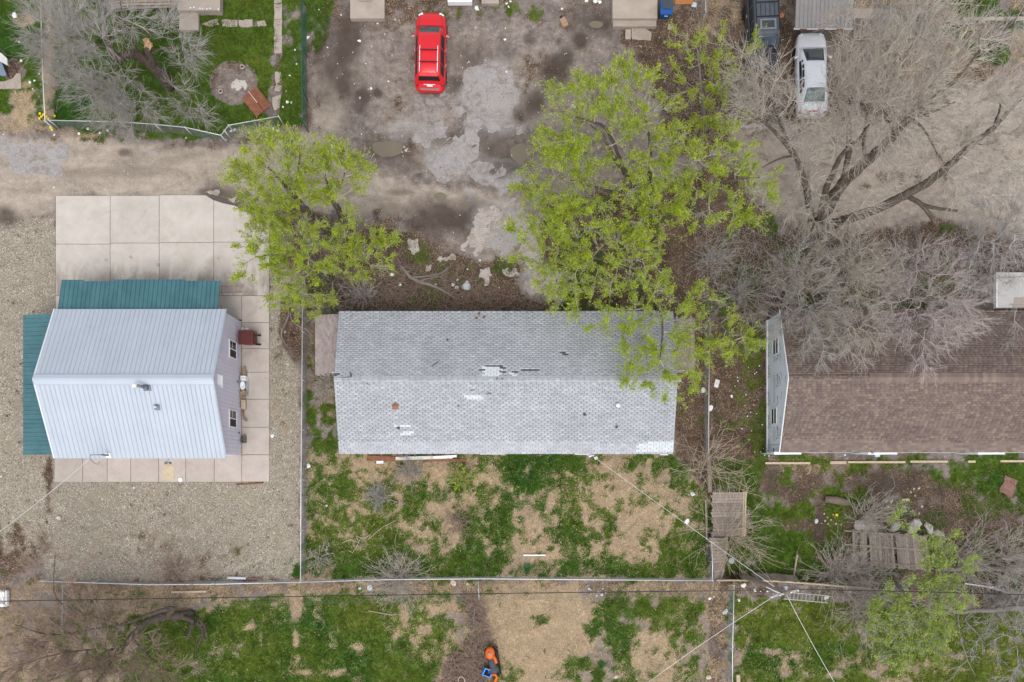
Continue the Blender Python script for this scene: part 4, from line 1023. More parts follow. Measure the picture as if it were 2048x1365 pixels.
def tree(name, label, cat, limbs, clusters, seed, bark, twig, leaf=None, dens=3.0, tl=.7, per=5, sub=2, lp=0, flat=.45, tr=.007, up=.12, group=None, lsz=(.105, .040), tip=.013, leaf_name='leaves', spread=.62):
    """limbs: [(px,py,z,r)...] first one is the trunk; clusters: (px,py,r_px,z[,weight]) crown volumes"""
    rs = np.random.default_rng(seed); tr = tr * TK
    pos = []; par = []; minr = []; plen = []; islimb = []
    def add(p, pa, mr, lb):
        pos.append(np.asarray(p, float)); par.append(pa); minr.append(mr); islimb.append(lb)
        plen.append(0 if pa < 0 else plen[pa] + np.linalg.norm(pos[-1] - pos[pa])); return len(pos) - 1
    TUBES = []
    for li, lb in enumerate(limbs):
        pts = [np.array([*P(a, b, z), r]) for a, b, z, r in lb]
        if li:
            dd = [np.linalg.norm(q - pts[0][:3]) for q in pos]; k = int(np.argmin(dd)); last = k
            if dd[k] > .12: pts = [np.array([*pos[k], pts[0][3]])] + pts
        else: last = -1
        cq = catmull(pts, .22, .035, rs)
        lumps = 1 + .09 * np.sin(np.arange(len(cq)) * 1.7 + li) * rs.random(len(cq))
        TUBES.append(([tuple(q[:3]) for q in cq], [float(q[3] * k) for q, k in zip(cq, lumps)]))
        for j, q in enumerate(cq):
            if li and j == 0: continue
            last = add(q[:3], last, q[3], True)
    base = Vector(pos[0])
    att = []
    for c in clusters:
        x, y, rp, z = c[:4]; w = c[4] if len(c) > 4 else 1
        ctr = np.array(P(x, y, z)); Rm = M(rp, z); n = max(2, int(DK * dens * w * math.pi * Rm * Rm))
        rho = np.sqrt(rs.random(n)); th = rs.random(n) * 2 * math.pi
        a = np.stack([rho * np.cos(th) * Rm, rho * np.sin(th) * Rm, (rs.random(n) * 1.6 - .8) * flat * Rm * np.sqrt(1 - rho ** 2 * .8)], -1) + ctr
        a[:, 2] = np.maximum(a[:, 2], .5)
        att.append(a)
    tips = []
    if att:
        att = np.concatenate(att); alive = np.ones(len(att), bool)
        P0 = np.array(pos); pl = np.array(plen)
        D = np.linalg.norm(att[:, None] - P0[None], axis=2)
        cost = D + .22 * pl[None]
        best = cost.argmin(1); bc = cost.min(1)
        for _ in range(len(att)):
            i = int(np.where(alive, bc, 1e9).argmin()); alive[i] = False
            k = int(best[i]); a = pos[k]; b = att[i]; d = np.linalg.norm(b - a)
            pd = (pos[k] - pos[par[k]]) if par[k] >= 0 else np.array([0, 0, 1.])
            mid = (a + b) / 2 + norm(pd) * d * .18 + rs.normal(0, .07, 3) * d
            n = max(1, int(d / .32)); last = k; new = []
            for j in range(1, n + 1):
                t = j / n
                q = a * (1 - t) ** 2 + mid * 2 * t * (1 - t) + b * t * t
                last = add(q, last, 0, False); new.append(last)
            tips.append(last)
            if alive.any():
                Q = np.array([pos[m] for m in new]); ql = np.array([plen[m] for m in new])
                c2 = np.linalg.norm(att[:, None] - Q[None], axis=2) + .22 * ql[None]
                m2 = c2.min(1); am = c2.argmin(1); upd = m2 < bc
                bc = np.where(upd, m2, bc); best = np.where(upd, np.array(new)[am], best)
    n = len(pos); pos = np.array(pos); par = np.array(par); minr = np.array(minr); islimb = np.array(islimb)
    acc = np.zeros(n); rad = np.zeros(n)
    for i in range(n - 1, -1, -1):
        r = acc[i] ** (1 / 2.5) if acc[i] > 0 else tip
        if islimb[i]: r = minr[i]
        else: r = min(r, .07)
        rad[i] = r
        if par[i] >= 0: acc[par[i]] += r ** 2.5
    t_ = thing(name, label, cat, base, group)
    ch = np.where(par >= 0)[0]; A = pos[par[ch]]; B = pos[ch]
    rb = rad[ch]; ra = np.minimum(rad[par[ch]], rb * 1.25)
    thick = islimb[ch]
    if thick.any():
        tb = MB()
        for q, r in TUBES: tb.tube(q, r, 9)
        tb.build('trunk', bark, t_, smooth=True)
    thin = ~thick
    SA = [A[thin]]; SB = [B[thin]]; SRA = [ra[thin]]; SRB = [rb[thin]]
    src = np.where((~islimb) & (rad < .045) & (par >= 0))[0]
    if len(src):
        pick = np.repeat(src, rs.poisson(per * .45, len(src))); pick = np.concatenate([pick, np.repeat(np.array(tips), per)])
        m = len(pick); O = pos[pick]; dr = norm(pos[pick] - pos[par[pick]])
        ctr = pos[:, :2].mean(0); outw = np.zeros((m, 3)); outw[:, :2] = O[:, :2] - ctr; outw = norm(outw)
        Dv = dr * .85 + outw * .5 + norm(rs.normal(0, 1, (m, 3))) * spread + np.array([0, 0, up])
        L = tl * rs.uniform(.45, 1.25, m)
        a, b, r1, r2, st = twigs_from(O, Dv, L, rs, tr, 2)
        SA += a; SB += b; SRA += [np.full(m, x) for x in r1]; SRB += [np.full(m, x) for x in r2]
        lpz = [(st[0][0] + (st[0][1] - st[0][0]) * rs.random((m, 1)), st[0][2]), (st[1][0] + (st[1][1] - st[1][0]) * rs.random((m, 1)), st[1][2])]
        if sub:
            s_i = rs.integers(0, m, m * sub); w = rs.random((m * sub, 1))
            which = rs.random(m * sub) < .5
            O2 = np.where(which[:, None], st[0][0][s_i] + (st[0][1][s_i] - st[0][0][s_i]) * w, st[1][0][s_i] + (st[1][1][s_i] - st[1][0][s_i]) * w)
            D2 = norm(np.where(which[:, None], st[0][2][s_i], st[1][2][s_i]) + norm(rs.normal(0, 1, (m * sub, 3))) * .58)
            L2 = L[s_i] * rs.uniform(.3, .65, m * sub)
            a, b, r1, r2, st2 = twigs_from(O2, D2, L2, rs, tr * .75, 1)
            SA += a; SB += b; SRA += [np.full(m * sub, x) for x in r1]; SRB += [np.full(m * sub, x) for x in r2]
            lpz.append((st2[0][0] + (st2[0][1] - st2[0][0]) * rs.random((m * sub, 1)), st2[0][2]))
    V, Fq = seg_mesh(np.concatenate(SA), np.concatenate(SB), np.concatenate(SRA), np.concatenate(SRB), 3)
    cr = mesh_np('crown', V, [Fq], twig, t_, False)
    if leaf is not None and lp > 0:
        LP = np.concatenate([x[0] for x in lpz]); LD = np.concatenate([x[1] for x in lpz])
        k = int(len(LP) * lp * LK)
        sel = rs.integers(0, len(LP), k)
        # leaf out in clumps: patchy density
        dn = vnoise(LP[sel, 0], LP[sel, 1], .55, 3) * .6 + vnoise(LP[sel, 0] + LP[sel, 2], LP[sel, 1], .22, 5) * .4
        sel = sel[dn + rs.normal(0, .12, k) > .40]
        Q = LP[sel] + rs.normal(0, .06, (len(sel), 3))
        leaves_mesh(leaf_name, Q, LD[sel], rs, lsz[0], lsz[1], leaf, cr)
    return t_

def shrub(name, label, cat, px, py, rpx, seed, twig, stems=40, z=0, hgt=1.6, leaf=None, lp=0, group=None, sub=3, tr=.009, tilt=.7, spread_base=.15, lsz=(.1, .045), lean=(0, 0), arch=0.0, nseg=4, subl=.4):
    """many bare stems fanning out of one root"""
    rs = np.random.default_rng(seed)
    b = P(px, py, z); zb = gz(b.x, b.y) if z == 0 else z
    b = np.array([b.x, b.y, zb]); Rm = M(rpx, hgt)
    t_ = thing(name, label, cat, Vector(b), group)
    th = rs.random(stems) * 2 * math.pi; rho = np.sqrt(rs.random(stems)) * tilt
    D = np.stack([rho * np.cos(th) * Rm + lean[0], rho * np.sin(th) * Rm + lean[1], hgt * (1 - .5 * rho ** 2) * rs.uniform(.5, 1.1, stems)], -1) * rs.uniform(.7, 1.15, (stems, 1))
    L = np.linalg.norm(D, axis=1)
    O = b + np.stack([rs.normal(0, spread_base, stems), rs.normal(0, spread_base, stems), np.full(stems, -.03)], -1)
    A, B, RA, RB, st = twigs_from(O, D, L, rs, tr, nseg, .22, .05 - arch)
    SA = list(A); SB = list(B); SRA = [np.full(stems, x) for x in RA]; SRB = [np.full(stems, x) for x in RB]
    lpz = []
    prev = st; pl = L
    for lev in range(2):
        P0 = np.concatenate([s[0] for s in prev[1 if lev == 0 else 0:]]); P1 = np.concatenate([s[1] for s in prev[1 if lev == 0 else 0:]]); Dd = np.concatenate([s[2] for s in prev[1 if lev == 0 else 0:]])
        k = int(len(P0) * sub * (.55 if lev == 0 else .5)); i = rs.integers(0, len(P0), k)
        O2 = P0[i] + (P1[i] - P0[i]) * rs.random((k, 1)); D2 = Dd[i] + norm(rs.normal(0, 1, (k, 3))) * .8
        L2 = np.mean(L) * subl * rs.uniform(.4, 1.1, k) * (1 if lev == 0 else .5)
        a, b2, r1, r2, prev = twigs_from(O2, D2, L2, rs, tr * (.75 if lev == 0 else .6), 2 if lev == 0 else 1)
        SA += a; SB += b2; SRA += [np.full(k, x) for x in r1]; SRB += [np.full(k, x) for x in r2]
        lpz.append((np.concatenate([s[0] + (s[1] - s[0]) * rs.random((k, 1)) for s in prev]), np.concatenate([s[2] for s in prev])))
    A_ = np.concatenate(SA); B_ = np.concatenate(SB)
    fl = gfield('z', B_[:, 0], B_[:, 1]) + .01; B_[:, 2] = np.maximum(B_[:, 2], fl); A_[:, 2] = np.maximum(A_[:, 2], fl - .05)
    V, Fq = seg_mesh(A_[:stems * nseg], B_[:stems * nseg], np.concatenate(SRA)[:stems * nseg], np.concatenate(SRB)[:stems * nseg], 4)
    mesh_np('stems', V, [Fq], twig, t_)
    V, Fq = seg_mesh(A_[stems * nseg:], B_[stems * nseg:], np.concatenate(SRA)[stems * nseg:], np.concatenate(SRB)[stems * nseg:], 3)
    tw = mesh_np('twigs', V, [Fq], twig, t_)
    if leaf is not None:
        LP = np.concatenate([x[0] for x in lpz]); LD = np.concatenate([x[1] for x in lpz]); sel = rs.integers(0, len(LP), int(len(LP) * lp))
        leaves_mesh('leaves', LP[sel] + rs.normal(0, .04, (len(sel), 3)), LD[sel], rs, lsz[0], lsz[1], leaf, t_)
    return t_

# ------------------------------------------------------------------ grass, straw, litter leaves and stones: uncountable cover
def scatter(n, dens, seed, xr=(-31.5, 31.5), yr=(-12.6, 30)):
    rs = np.random.default_rng(seed)
    x = rs.uniform(*xr, n); y = rs.uniform(*yr, n)
    keep = rs.random(n) < dens(x, y)
    bx = [(XL0 - .1, XW1 + .1, YS - .1, YA1), (GX0 + .2, GX1 - .2, GYS + .2, GYN - .2), (BX0 + .05, 40, BYS + .05, BYN), (-27.6, -14.6, .15, 17.5)]
    for a, b, c, d in bx: keep &= ~((x > a) & (x < b) & (y > c) & (y < d))
    return x[keep], y[keep], rs
def blades(name, label, cat, x, y, rs, h, w, lean, per, material, hue):
    n = len(x); z = gfield('z', x, y)
    X = np.repeat(x, per) + rs.normal(0, .035, n * per); Y = np.repeat(y, per) + rs.normal(0, .035, n * per); Z = np.repeat(z, per) - .01
    th = rs.random(n * per) * 2 * math.pi; hh = np.repeat(h, per) * rs.uniform(.6, 1.3, n * per) if np.ndim(h) else h * rs.uniform(.6, 1.3, n * per)
    ln = hh * lean * rs.uniform(.4, 1.3, n * per); ww = w * rs.uniform(.7, 1.4, n * per)
    ct, s_ = np.cos(th), np.sin(th)
    V = np.stack([np.stack([X - s_ * ww, Y + ct * ww, Z], -1), np.stack([X + s_ * ww, Y - ct * ww, Z], -1), np.stack([X + ct * ln, Y + s_ * ln, Z + hh], -1)], 1).reshape(-1, 3)
    Ft = np.arange(n * per * 3).reshape(-1, 3)
    o = mesh_np(name, V, [Ft], material, None, False, {'rnd': np.repeat(np.repeat(hue, per) + rs.normal(0, .15, n * per), 3)})
    return tag(o, label, cat, None, 'stuff')
def grass_material():
    t = NT('grass_blades')
    h = t.attr('rnd')
    c = t.mix(t.rng(h, 0, 1), (.014, .076, .008), (.115, .155, .013))
    c = t.mix(t.rng(h, .95, 1.2), c, (.24, .2, .09))
    c = t.scale(c, t.rng(t.noise(2.4, 5, .75), .32, .68, .5, 1.6))
    n = t.surf(c, .7, 0, .2)
    tb = t.node('ShaderNodeBsdfTranslucent'); t.put(tb.inputs[0], c); mx = t.node('ShaderNodeMixShader'); mx.inputs[0].default_value = .25
    t.t.links.new(n.outputs[0], mx.inputs[1]); t.t.links.new(tb.outputs[0], mx.inputs[2]); t.t.links.new(mx.outputs[0], t.out.inputs['Surface']); return t.m
def straw_material():
    t = NT('straw_blades'); c = t.mix(t.rng(t.attr('rnd'), 0, 1), (.27, .19, .11), (.72, .56, .36)); t.surf(c, .9, 0, .1); return t.m
def litter_material():
    t = NT('leaf_litter_leaves'); c = t.mix(t.rng(t.attr('rnd'), 0, 1), (.055, .034, .023), (.29, .195, .125)); t.surf(c, .9, 0, .1); return t.m
x, y, rs = scatter(560000, lambda x, y: np.clip((gfield('grass', x, y) - .38) * 2.2, 0, 1) * .9, 21)
x0 = vnoise(x, y, .5, 2) * .5 + vnoise(x, y, .18, 4) * .5
blades('grass', 'short green lawn grass of the back yards', 'grass', x, y, rs, .05 + .15 * x0 ** 1.5, .016, 1.1, 2, grass_material(), np.clip(gfield('hue', x, y) + rs.normal(0, .16, len(x)), 0, 1))
x, y, rs = scatter(900000, lambda x, y: np.clip((gfield('straw', x, y) - .3) * 1.5, 0, 1) * np.clip(1.2 - gfield('grass', x, y) * 1.2, .05, 1) * .8, 22)
blades('dead_grass', 'matted straw-coloured dead grass', 'dead grass', x, y, rs, .035, .0065, 8.5, 3, straw_material(), rs.random(len(x)))
x, y, rs = scatter(330000, lambda x, y: np.clip((gfield('leaf', x, y) - .25) * 1.4, 0, 1) * np.clip(vnoise(x, y, 1.1, 2) * 1.6 - .35, .05, 1) * .6, 23)
z = gfield('z', x, y) + rs.uniform(.005, .05, len(x))
o = leaves_mesh('fallen_leaves', np.stack([x, y, z], -1), rs.normal(0, 1, (len(x), 3)) * np.array([1, 1, .1]), rs, .10, .06, litter_material(), None)
tag(o, 'brown fallen leaves covering the bare soil', 'leaf litter', None, 'stuff')
x, y, rs = scatter(9000, lambda x, y: (gfield('gravel', x, y) > .6) * (.05 + .12 * (vnoise(x, y, 1.6, 6) > .6)), 25)
xx_, yy_ = np.repeat(x, 14), np.repeat(y, 14)
wd_ = NT('dry_weeds'); wd_.surf(wd_.mix(wd_.rng(wd_.attr('rnd'), 0, 1), (.045, .042, .02), (.12, .11, .045)), .9, 0, .1)
blades('gravel_weeds', 'small dark weed tufts dotting the gravel yard', 'weeds', xx_ + rs.normal(0, .05, len(xx_)), yy_ + rs.normal(0, .05, len(xx_)), rs, .06, .012, 1.4, 2, wd_.m, rs.random(len(xx_)))
# loose stones on the gravel yard and the lot
x, y, rs = scatter(60000, lambda x, y: np.clip(gfield('gravel', x, y) * .28 + (gfield('tan', x, y) > .1) * .035 + (gfield('leaf', x, y) < .3) * (gfield('grass', x, y) < .1) * .03, 0, 1), 24)
n = len(x); z = gfield('z', x, y); s = rs.gamma(2.2, .011, n) + .012
oct_ = np.array([[1, 0, 0], [0, 1, 0], [-1, 0, 0], [0, -1, 0], [0, 0, .6], [0, 0, -.6]])
V = (oct_[None] * (s[:, None, None] * rs.uniform(.6, 1.3, (n, 6, 1)))) + np.stack([x, y, z + s * .2], -1)[:, None]
b = (np.arange(n) * 6)[:, None]
Ft = np.concatenate([b + np.array([[i, (i + 1) % 4, 4]]) for i in range(4)])
def stone_material():
    t = NT('loose_stones'); c = t.mix(t.rng(t.attr('rnd'), 0, 1), (.17, .14, .11), (.50, .455, .40)); c = t.mix(t.rng(t.attr('rnd'), .9, 1), c, (.66, .63, .58)); t.surf(c, .9, 0, .2); return t.m
o = mesh_np('gravel_stones', V.reshape(-1, 3), [Ft], stone_material(), None, False, {'rnd': np.repeat(rs.random(n), 6)})
tag(o, 'loose pale gravel stones strewn over the yard and lot', 'gravel', None, 'stuff')
# ------------------------------------------------------------------ leafy trees
tree('leafy_elm_tree', 'lime green spring tree leaning over the alley beside the driveway', 'tree',
     [[(664, 480, 0, .26), (655, 462, 1.5, .23), (640, 445, 2.8, .2), (612, 420, 4.2, .17), (588, 392, 5.2, .13), (560, 360, 6.0, .09), (535, 335, 6.6, .05)],
      [(612, 420, 4.2, .13), (560, 410, 5.0, .07), (515, 380, 5.5, .04)], [(588, 392, 5.2, .1), (595, 350, 6.2, .06), (600, 310, 6.8, .04)]],
     [(520, 305, 34, 6.4), (560, 300, 34, 6.8), (595, 295, 26, 6.6), (500, 345, 34, 6), (545, 345, 40, 6.6), (590, 340, 38, 6.6), (520, 385, 38, 5.6), (565, 385, 36, 5.8), (530, 415, 30, 5), (575, 425, 26, 4.8), (615, 320, 24, 6.2), (478, 350, 18, 5.6)],
     101, BK_DARK, TW_TAN, LF_LIME, 3.2, .65, 5, 2, 1.3, tr=.0055)
tree('leafy_elm_tree', 'lime green tree with a dark bent trunk at the edge of the muddy lot', 'tree',
     [[(690, 460, 0, .2), (684, 440, 1.5, .19), (676, 418, 2.8, .16), (664, 398, 4.0, .12), (656, 375, 5.2, .07), (650, 350, 6, .05)],
      [(664, 398, 4.0, .06), (680, 375, 5, .04), (690, 345, 5.6, .03)]],
     [(640, 330, 30, 6.0), (670, 330, 32, 6), (700, 320, 26, 5.6), (720, 330, 20, 5.2), (680, 285, 16, 5.8, 1.2), (650, 365, 30, 5.6), (690, 365, 28, 5.2), (625, 370, 24, 5.6), (700, 390, 16, 4.6), (725, 345, 16, 5)],
     102, BK_DARK, TW_TAN, LF_LIME, 3.2, .6, 5, 2, 1.3, tr=.0055)
tree('leafy_elm_tree', 'lime green tree spreading over the fence corner above the gravel yard', 'tree',
     [[(668, 590, 0, .22), (655, 570, 1.4, .2), (640, 545, 2.6, .17), (622, 515, 3.8, .13), (605, 480, 4.8, .08), (590, 455, 5.4, .05)],
      [(640, 545, 2.6, .1), (600, 525, 3.6, .07), (555, 510, 4.4, .05), (510, 515, 4.9, .03)], [(655, 570, 1.6, .1), (690, 545, 3.0, .06), (730, 520, 3.8, .04), (770, 505, 4.2, .02)]],
     [(515, 455, 26, 5, .7), (545, 455, 30, 5), (495, 500, 30, 4.8, .7), (495, 535, 20, 4.6, .8), (535, 495, 32, 5), (580, 470, 34, 5.2), (620, 470, 30, 5), (590, 510, 36, 4.8), (565, 545, 32, 4.4), (610, 560, 34, 4.0), (570, 590, 30, 3.6), (600, 600, 28, 3.2, .9), (640, 520, 34, 4.6), (680, 470, 30, 4.2), (700, 505, 34, 4), (735, 480, 28, 3.8), (755, 515, 30, 3.8), (775, 470, 20, 3.6), (720, 545, 26, 3.6, .8), (650, 605, 30, 2.8, .6), (685, 440, 24, 4, .8)],
     103, BK_DARK, TW_GREY, LF_LIME, 3.0, .55, 5, 2, 1.15, tr=.006)
tree('leafy_elm_tree', 'big lime green tree over the east side of the parking lot', 'tree',
     [[(1300, 420, 0, .3), (1290, 400, 2, .27), (1275, 375, 3.8, .22), (1250, 345, 5.2, .16), (1225, 310, 6.4, .1), (1205, 270, 7.2, .06), (1180, 250, 7.6, .04)],
      [(1275, 375, 3.8, .15), (1235, 385, 5.0, .1), (1190, 375, 6, .07), (1140, 360, 6.6, .04)], [(1290, 400, 2, .18), (1300, 350, 4.4, .12), (1300, 290, 6.2, .08), (1290, 230, 7.2, .04)], [(1250, 345, 5.2, .1), (1215, 262, 6.6, .08), (1180, 243, 7, .06), (1150, 235, 7.2, .03)]],
     [(1110, 205, 26, 6.8), (1150, 190, 34, 7.2), (1190, 205, 34, 7.2), (1240, 160, 34, 7.6), (1250, 195, 40, 7.6), (1290, 180, 28, 7.4), (1150, 235, 30, 7), (1200, 250, 34, 7.4, .8), (1260, 240, 40, 7.6), (1310, 225, 30, 7.4), (1120, 280, 34, 6.8), (1165, 290, 38, 7.2), (1220, 300, 38, 7.4, .6), (1275, 290, 40, 7.4), (1080, 320, 34, 6.6, .8), (1130, 335, 38, 6.8), (1185, 340, 36, 7, .6), (1060, 365, 26, 6.2), (1100, 380, 38, 6.4), (1150, 390, 38, 6.6), (1330, 270, 34, 7.2), (1200, 395, 34, 6.6, .7), (1245, 365, 34, 7, .7), (1300, 340, 38, 7.2)],
     104, BK_DARK, TW_GREY, LF_LIME, 2.6, .65, 5, 2, 1.3, tr=.0055)
tree('leafy_elm_tree', 'lime green tree between the lot and the big bare tree', 'tree',
     [[(1400, 440, 0, .24), (1392, 418, 2, .22), (1380, 390, 4, .17), (1372, 360, 5.6, .12), (1370, 330, 6.8, .06)],
      [(1380, 390, 4, .12), (1420, 375, 5.4, .08), (1470, 360, 6.4, .05), (1520, 355, 6.8, .03)], [(1392, 418, 2, .12), (1350, 420, 4, .08), (1310, 430, 5.4, .05)]],
     [(1345, 330, 36, 7), (1390, 310, 36, 7), (1350, 380, 38, 6.8), (1400, 365, 38, 6.8), (1430, 330, 30, 6.8), (1440, 400, 34, 6.4), (1460, 260, 30, 6.8, .9), (1480, 300, 28, 6.6, .8), (1490, 360, 34, 6.4), (1530, 365, 30, 6.4), (1530, 400, 24, 6), (1490, 435, 36, 5.8), (1300, 400, 36, 6.6), (1290, 440, 36, 6.4), (1335, 435, 36, 6.4), (1390, 430, 30, 6, .7), (1250, 450, 30, 6), (1500, 225, 18, 6.6, .5)],
     105, BK_DARK, TW_GREY, LF_LIME, 2.6, .55, 5, 2, 1.25, tr=.006)
tree('leafy_elm_tree', 'lime green tree hanging over the east end of the grey shingle roof', 'tree',
     [[(1290, 600, 0, .28), (1285, 580, 2, .25), (1275, 550, 3.8, .2), (1262, 520, 5.2, .14), (1250, 490, 6.2, .08)],
      [(1275, 550, 3.8, .14), (1230, 530, 5, .09), (1170, 510, 5.8, .06), (1110, 500, 6.2, .03)], [(1285, 580, 2.4, .14), (1310, 600, 4.4, .1), (1325, 650, 5.4, .06), (1320, 720, 5.8, .03)], [(1285, 580, 2.4, .1), (1350, 580, 4.2, .07), (1410, 620, 5.2, .05), (1470, 680, 5.4, .03)]],
     [(1050, 470, 26, 6), (1090, 440, 34, 6.2), (1130, 450, 36, 6.4), (1060, 510, 26, 5.8, .8), (1100, 500, 36, 6), (1150, 500, 38, 6.2), (1195, 460, 36, 6.4), (1090, 550, 30, 5.6), (1130, 560, 34, 5.6), (1170, 550, 36, 5.8, .7), (1200, 510, 36, 6.2, .8), (1240, 520, 36, 6.2), (1290, 500, 36, 6.4), (1250, 570, 36, 5.8), (1300, 560, 36, 6), (1140, 600, 24, 5.2), (1210, 600, 32, 5.4), (1230, 640, 24, 5.2, .7), (1200, 660, 20, 5, .4), (1290, 630, 36, 5.6), (1330, 610, 30, 5.6, .8), (1280, 690, 34, 5.4), (1330, 680, 38, 5.6), (1270, 740, 24, 5.2), (1320, 745, 34, 5.4), (1380, 640, 34, 5.4), (1420, 610, 30, 5.4, .7), (1430, 660, 34, 5.2), (1380, 710, 32, 5.2), (1460, 690, 30, 5, 1), (1490, 680, 26, 5), (1390, 760, 20, 4.8), (1340, 780, 18, 5), (1390, 570, 26, 5.6, .6)],
     106, BK_DARK, TW_GREY, LF_LIME, 2.5, .65, 5, 2, 1.3, tr=.0055)
tree('leafy_elm_tree', 'thin lime green tree along the dirt strip west of the black SUV', 'tree',
     [[(1410, 260, 0, .14), (1408, 240, 1.5, .12), (1405, 205, 3, .09), (1400, 150, 4.4, .06), (1395, 100, 5.2, .03)], [(1405, 205, 3, .06), (1430, 150, 4.4, .04), (1440, 90, 5, .02)]],
     [(1360, 60, 20, 4.8, .7), (1370, 95, 22, 4.8), (1400, 100, 24, 5), (1430, 75, 22, 5, .7), (1450, 110, 26, 5), (1405, 140, 28, 5, .8), (1440, 150, 26, 4.8), (1355, 150, 22, 4.6, .7), (1380, 190, 28, 4.6, .8), (1430, 190, 28, 4.6), (1415, 225, 26, 4.2, .9), (1440, 240, 22, 4), (1400, 270, 24, 4, .8), (1490, 90, 22, 4.8, .4), (1330, 200, 16, 4.4, .5)],
     107, BK_GREY, TW_TAN, LF_LIME, 2.8, .5, 5, 2, 1.0, tr=.0055)
tree('leafy_elm_tree', 'pale green tree over the south-east lawn beside the fallen fence panel', 'tree',
     [[(1790, 1165, 0, .15), (1800, 1175, 1.5, .13), (1815, 1195, 3, .1), (1830, 1215, 4.2, .06)], [(1800, 1175, 1.5, .08), (1840, 1165, 3, .06), (1880, 1150, 4, .03)]],
     [(1790, 1220, 36, 4.6), (1830, 1210, 38, 5), (1780, 1260, 34, 4.4), (1830, 1260, 40, 4.8), (1870, 1240, 34, 4.6), (1800, 1295, 30, 4.4), (1850, 1290, 30, 4.4), (1870, 1160, 34, 4.6, 1), (1900, 1190, 34, 4.6, .9), (1905, 1130, 26, 4.4, .9), (1860, 1110, 26, 4.2, .9), (1760, 1225, 24, 4.2, .7), (1890, 1085, 18, 4, .6), (1790, 1040, 22, 3.5, .5)],
     108, BK_GREY, TW_GREY, LF_PALE, 3.0, .6, 6, 2, 1.2, tr=.006, lsz=(.11, .045))

# ------------------------------------------------------------------ bare trees
tree('bare_tree', 'large grey bare tree with a thick snapped trunk in the north-west yard', 'tree',
     [[(338, 172, 0, .36), (330, 160, .8, .36), (315, 140, 1.8, .34), (298, 125, 2.6, .32), (278, 112, 3.4, .27), (255, 108, 4.2, .22), (235, 118, 4.8, .2), (222, 100, 5.2, .17), (213, 70, 5.6, .15), (208, 40, 6, .12), (205, -10, 6.6, .09)],
      [(305, 130, 2.4, .26), (298, 108, 3.2, .22), (294, 88, 4.0, .2)], [(278, 112, 3.4, .12), (262, 80, 4.6, .09), (248, 50, 5.4, .06), (240, 0, 6, .05)], [(222, 100, 5.2, .08), (170, 80, 6, .05), (120, 70, 6.4, .03)], [(255, 108, 4.2, .08), (210, 160, 4.6, .05), (180, 190, 4.8, .03)], [(278, 112, 3.4, .06), (270, 170, 3.6, .04), (280, 220, 3.6, .025)], [(315, 140, 1.8, .07), (345, 170, 2.4, .05), (390, 205, 2.8, .03)], [(298, 108, 3.2, .07), (340, 95, 4, .05), (385, 110, 4.4, .03)], [(330, 50, 5.4, .03), (300, 70, 4.6, .03), (225, 30, 6, .03)]],
     [(80, 20, 34, 6.4), (120, 15, 36, 6.6), (70, 60, 30, 6.2), (115, 60, 40, 6.4), (160, 40, 40, 6.4), (60, 95, 20, 6, .5), (110, 100, 40, 6), (155, 90, 44, 6.2), (195, 60, 40, 6.2), (140, 140, 36, 5.4), (180, 135, 44, 5.2), (220, 160, 36, 4.8), (160, 175, 30, 4.8, .9), (205, 190, 40, 4.6), (245, 205, 36, 4.2, .8), (215, 225, 28, 4, .7), (275, 210, 30, 4, .9), (310, 225, 30, 3.6, .7), (265, 235, 30, 3.6, .6), (360, 190, 26, 3.2, .7), (385, 215, 30, 3, .9), (400, 230, 22, 2.8, .8), (350, 85, 30, 4.6, .7), (380, 105, 32, 4.6), (395, 125, 22, 4.2, .7), (330, 30, 36, 5.6, .6), (280, 30, 36, 6, .6), (240, 30, 36, 6.2, .7), (200, 10, 40, 6.6, .8), (250, 140, 30, 4.4, .5), (350, 40, 30, 5.2, .5)],
     201, BK_DARK, TW_GREY, None, 4.0, .9, 7, 2, tr=.0050)
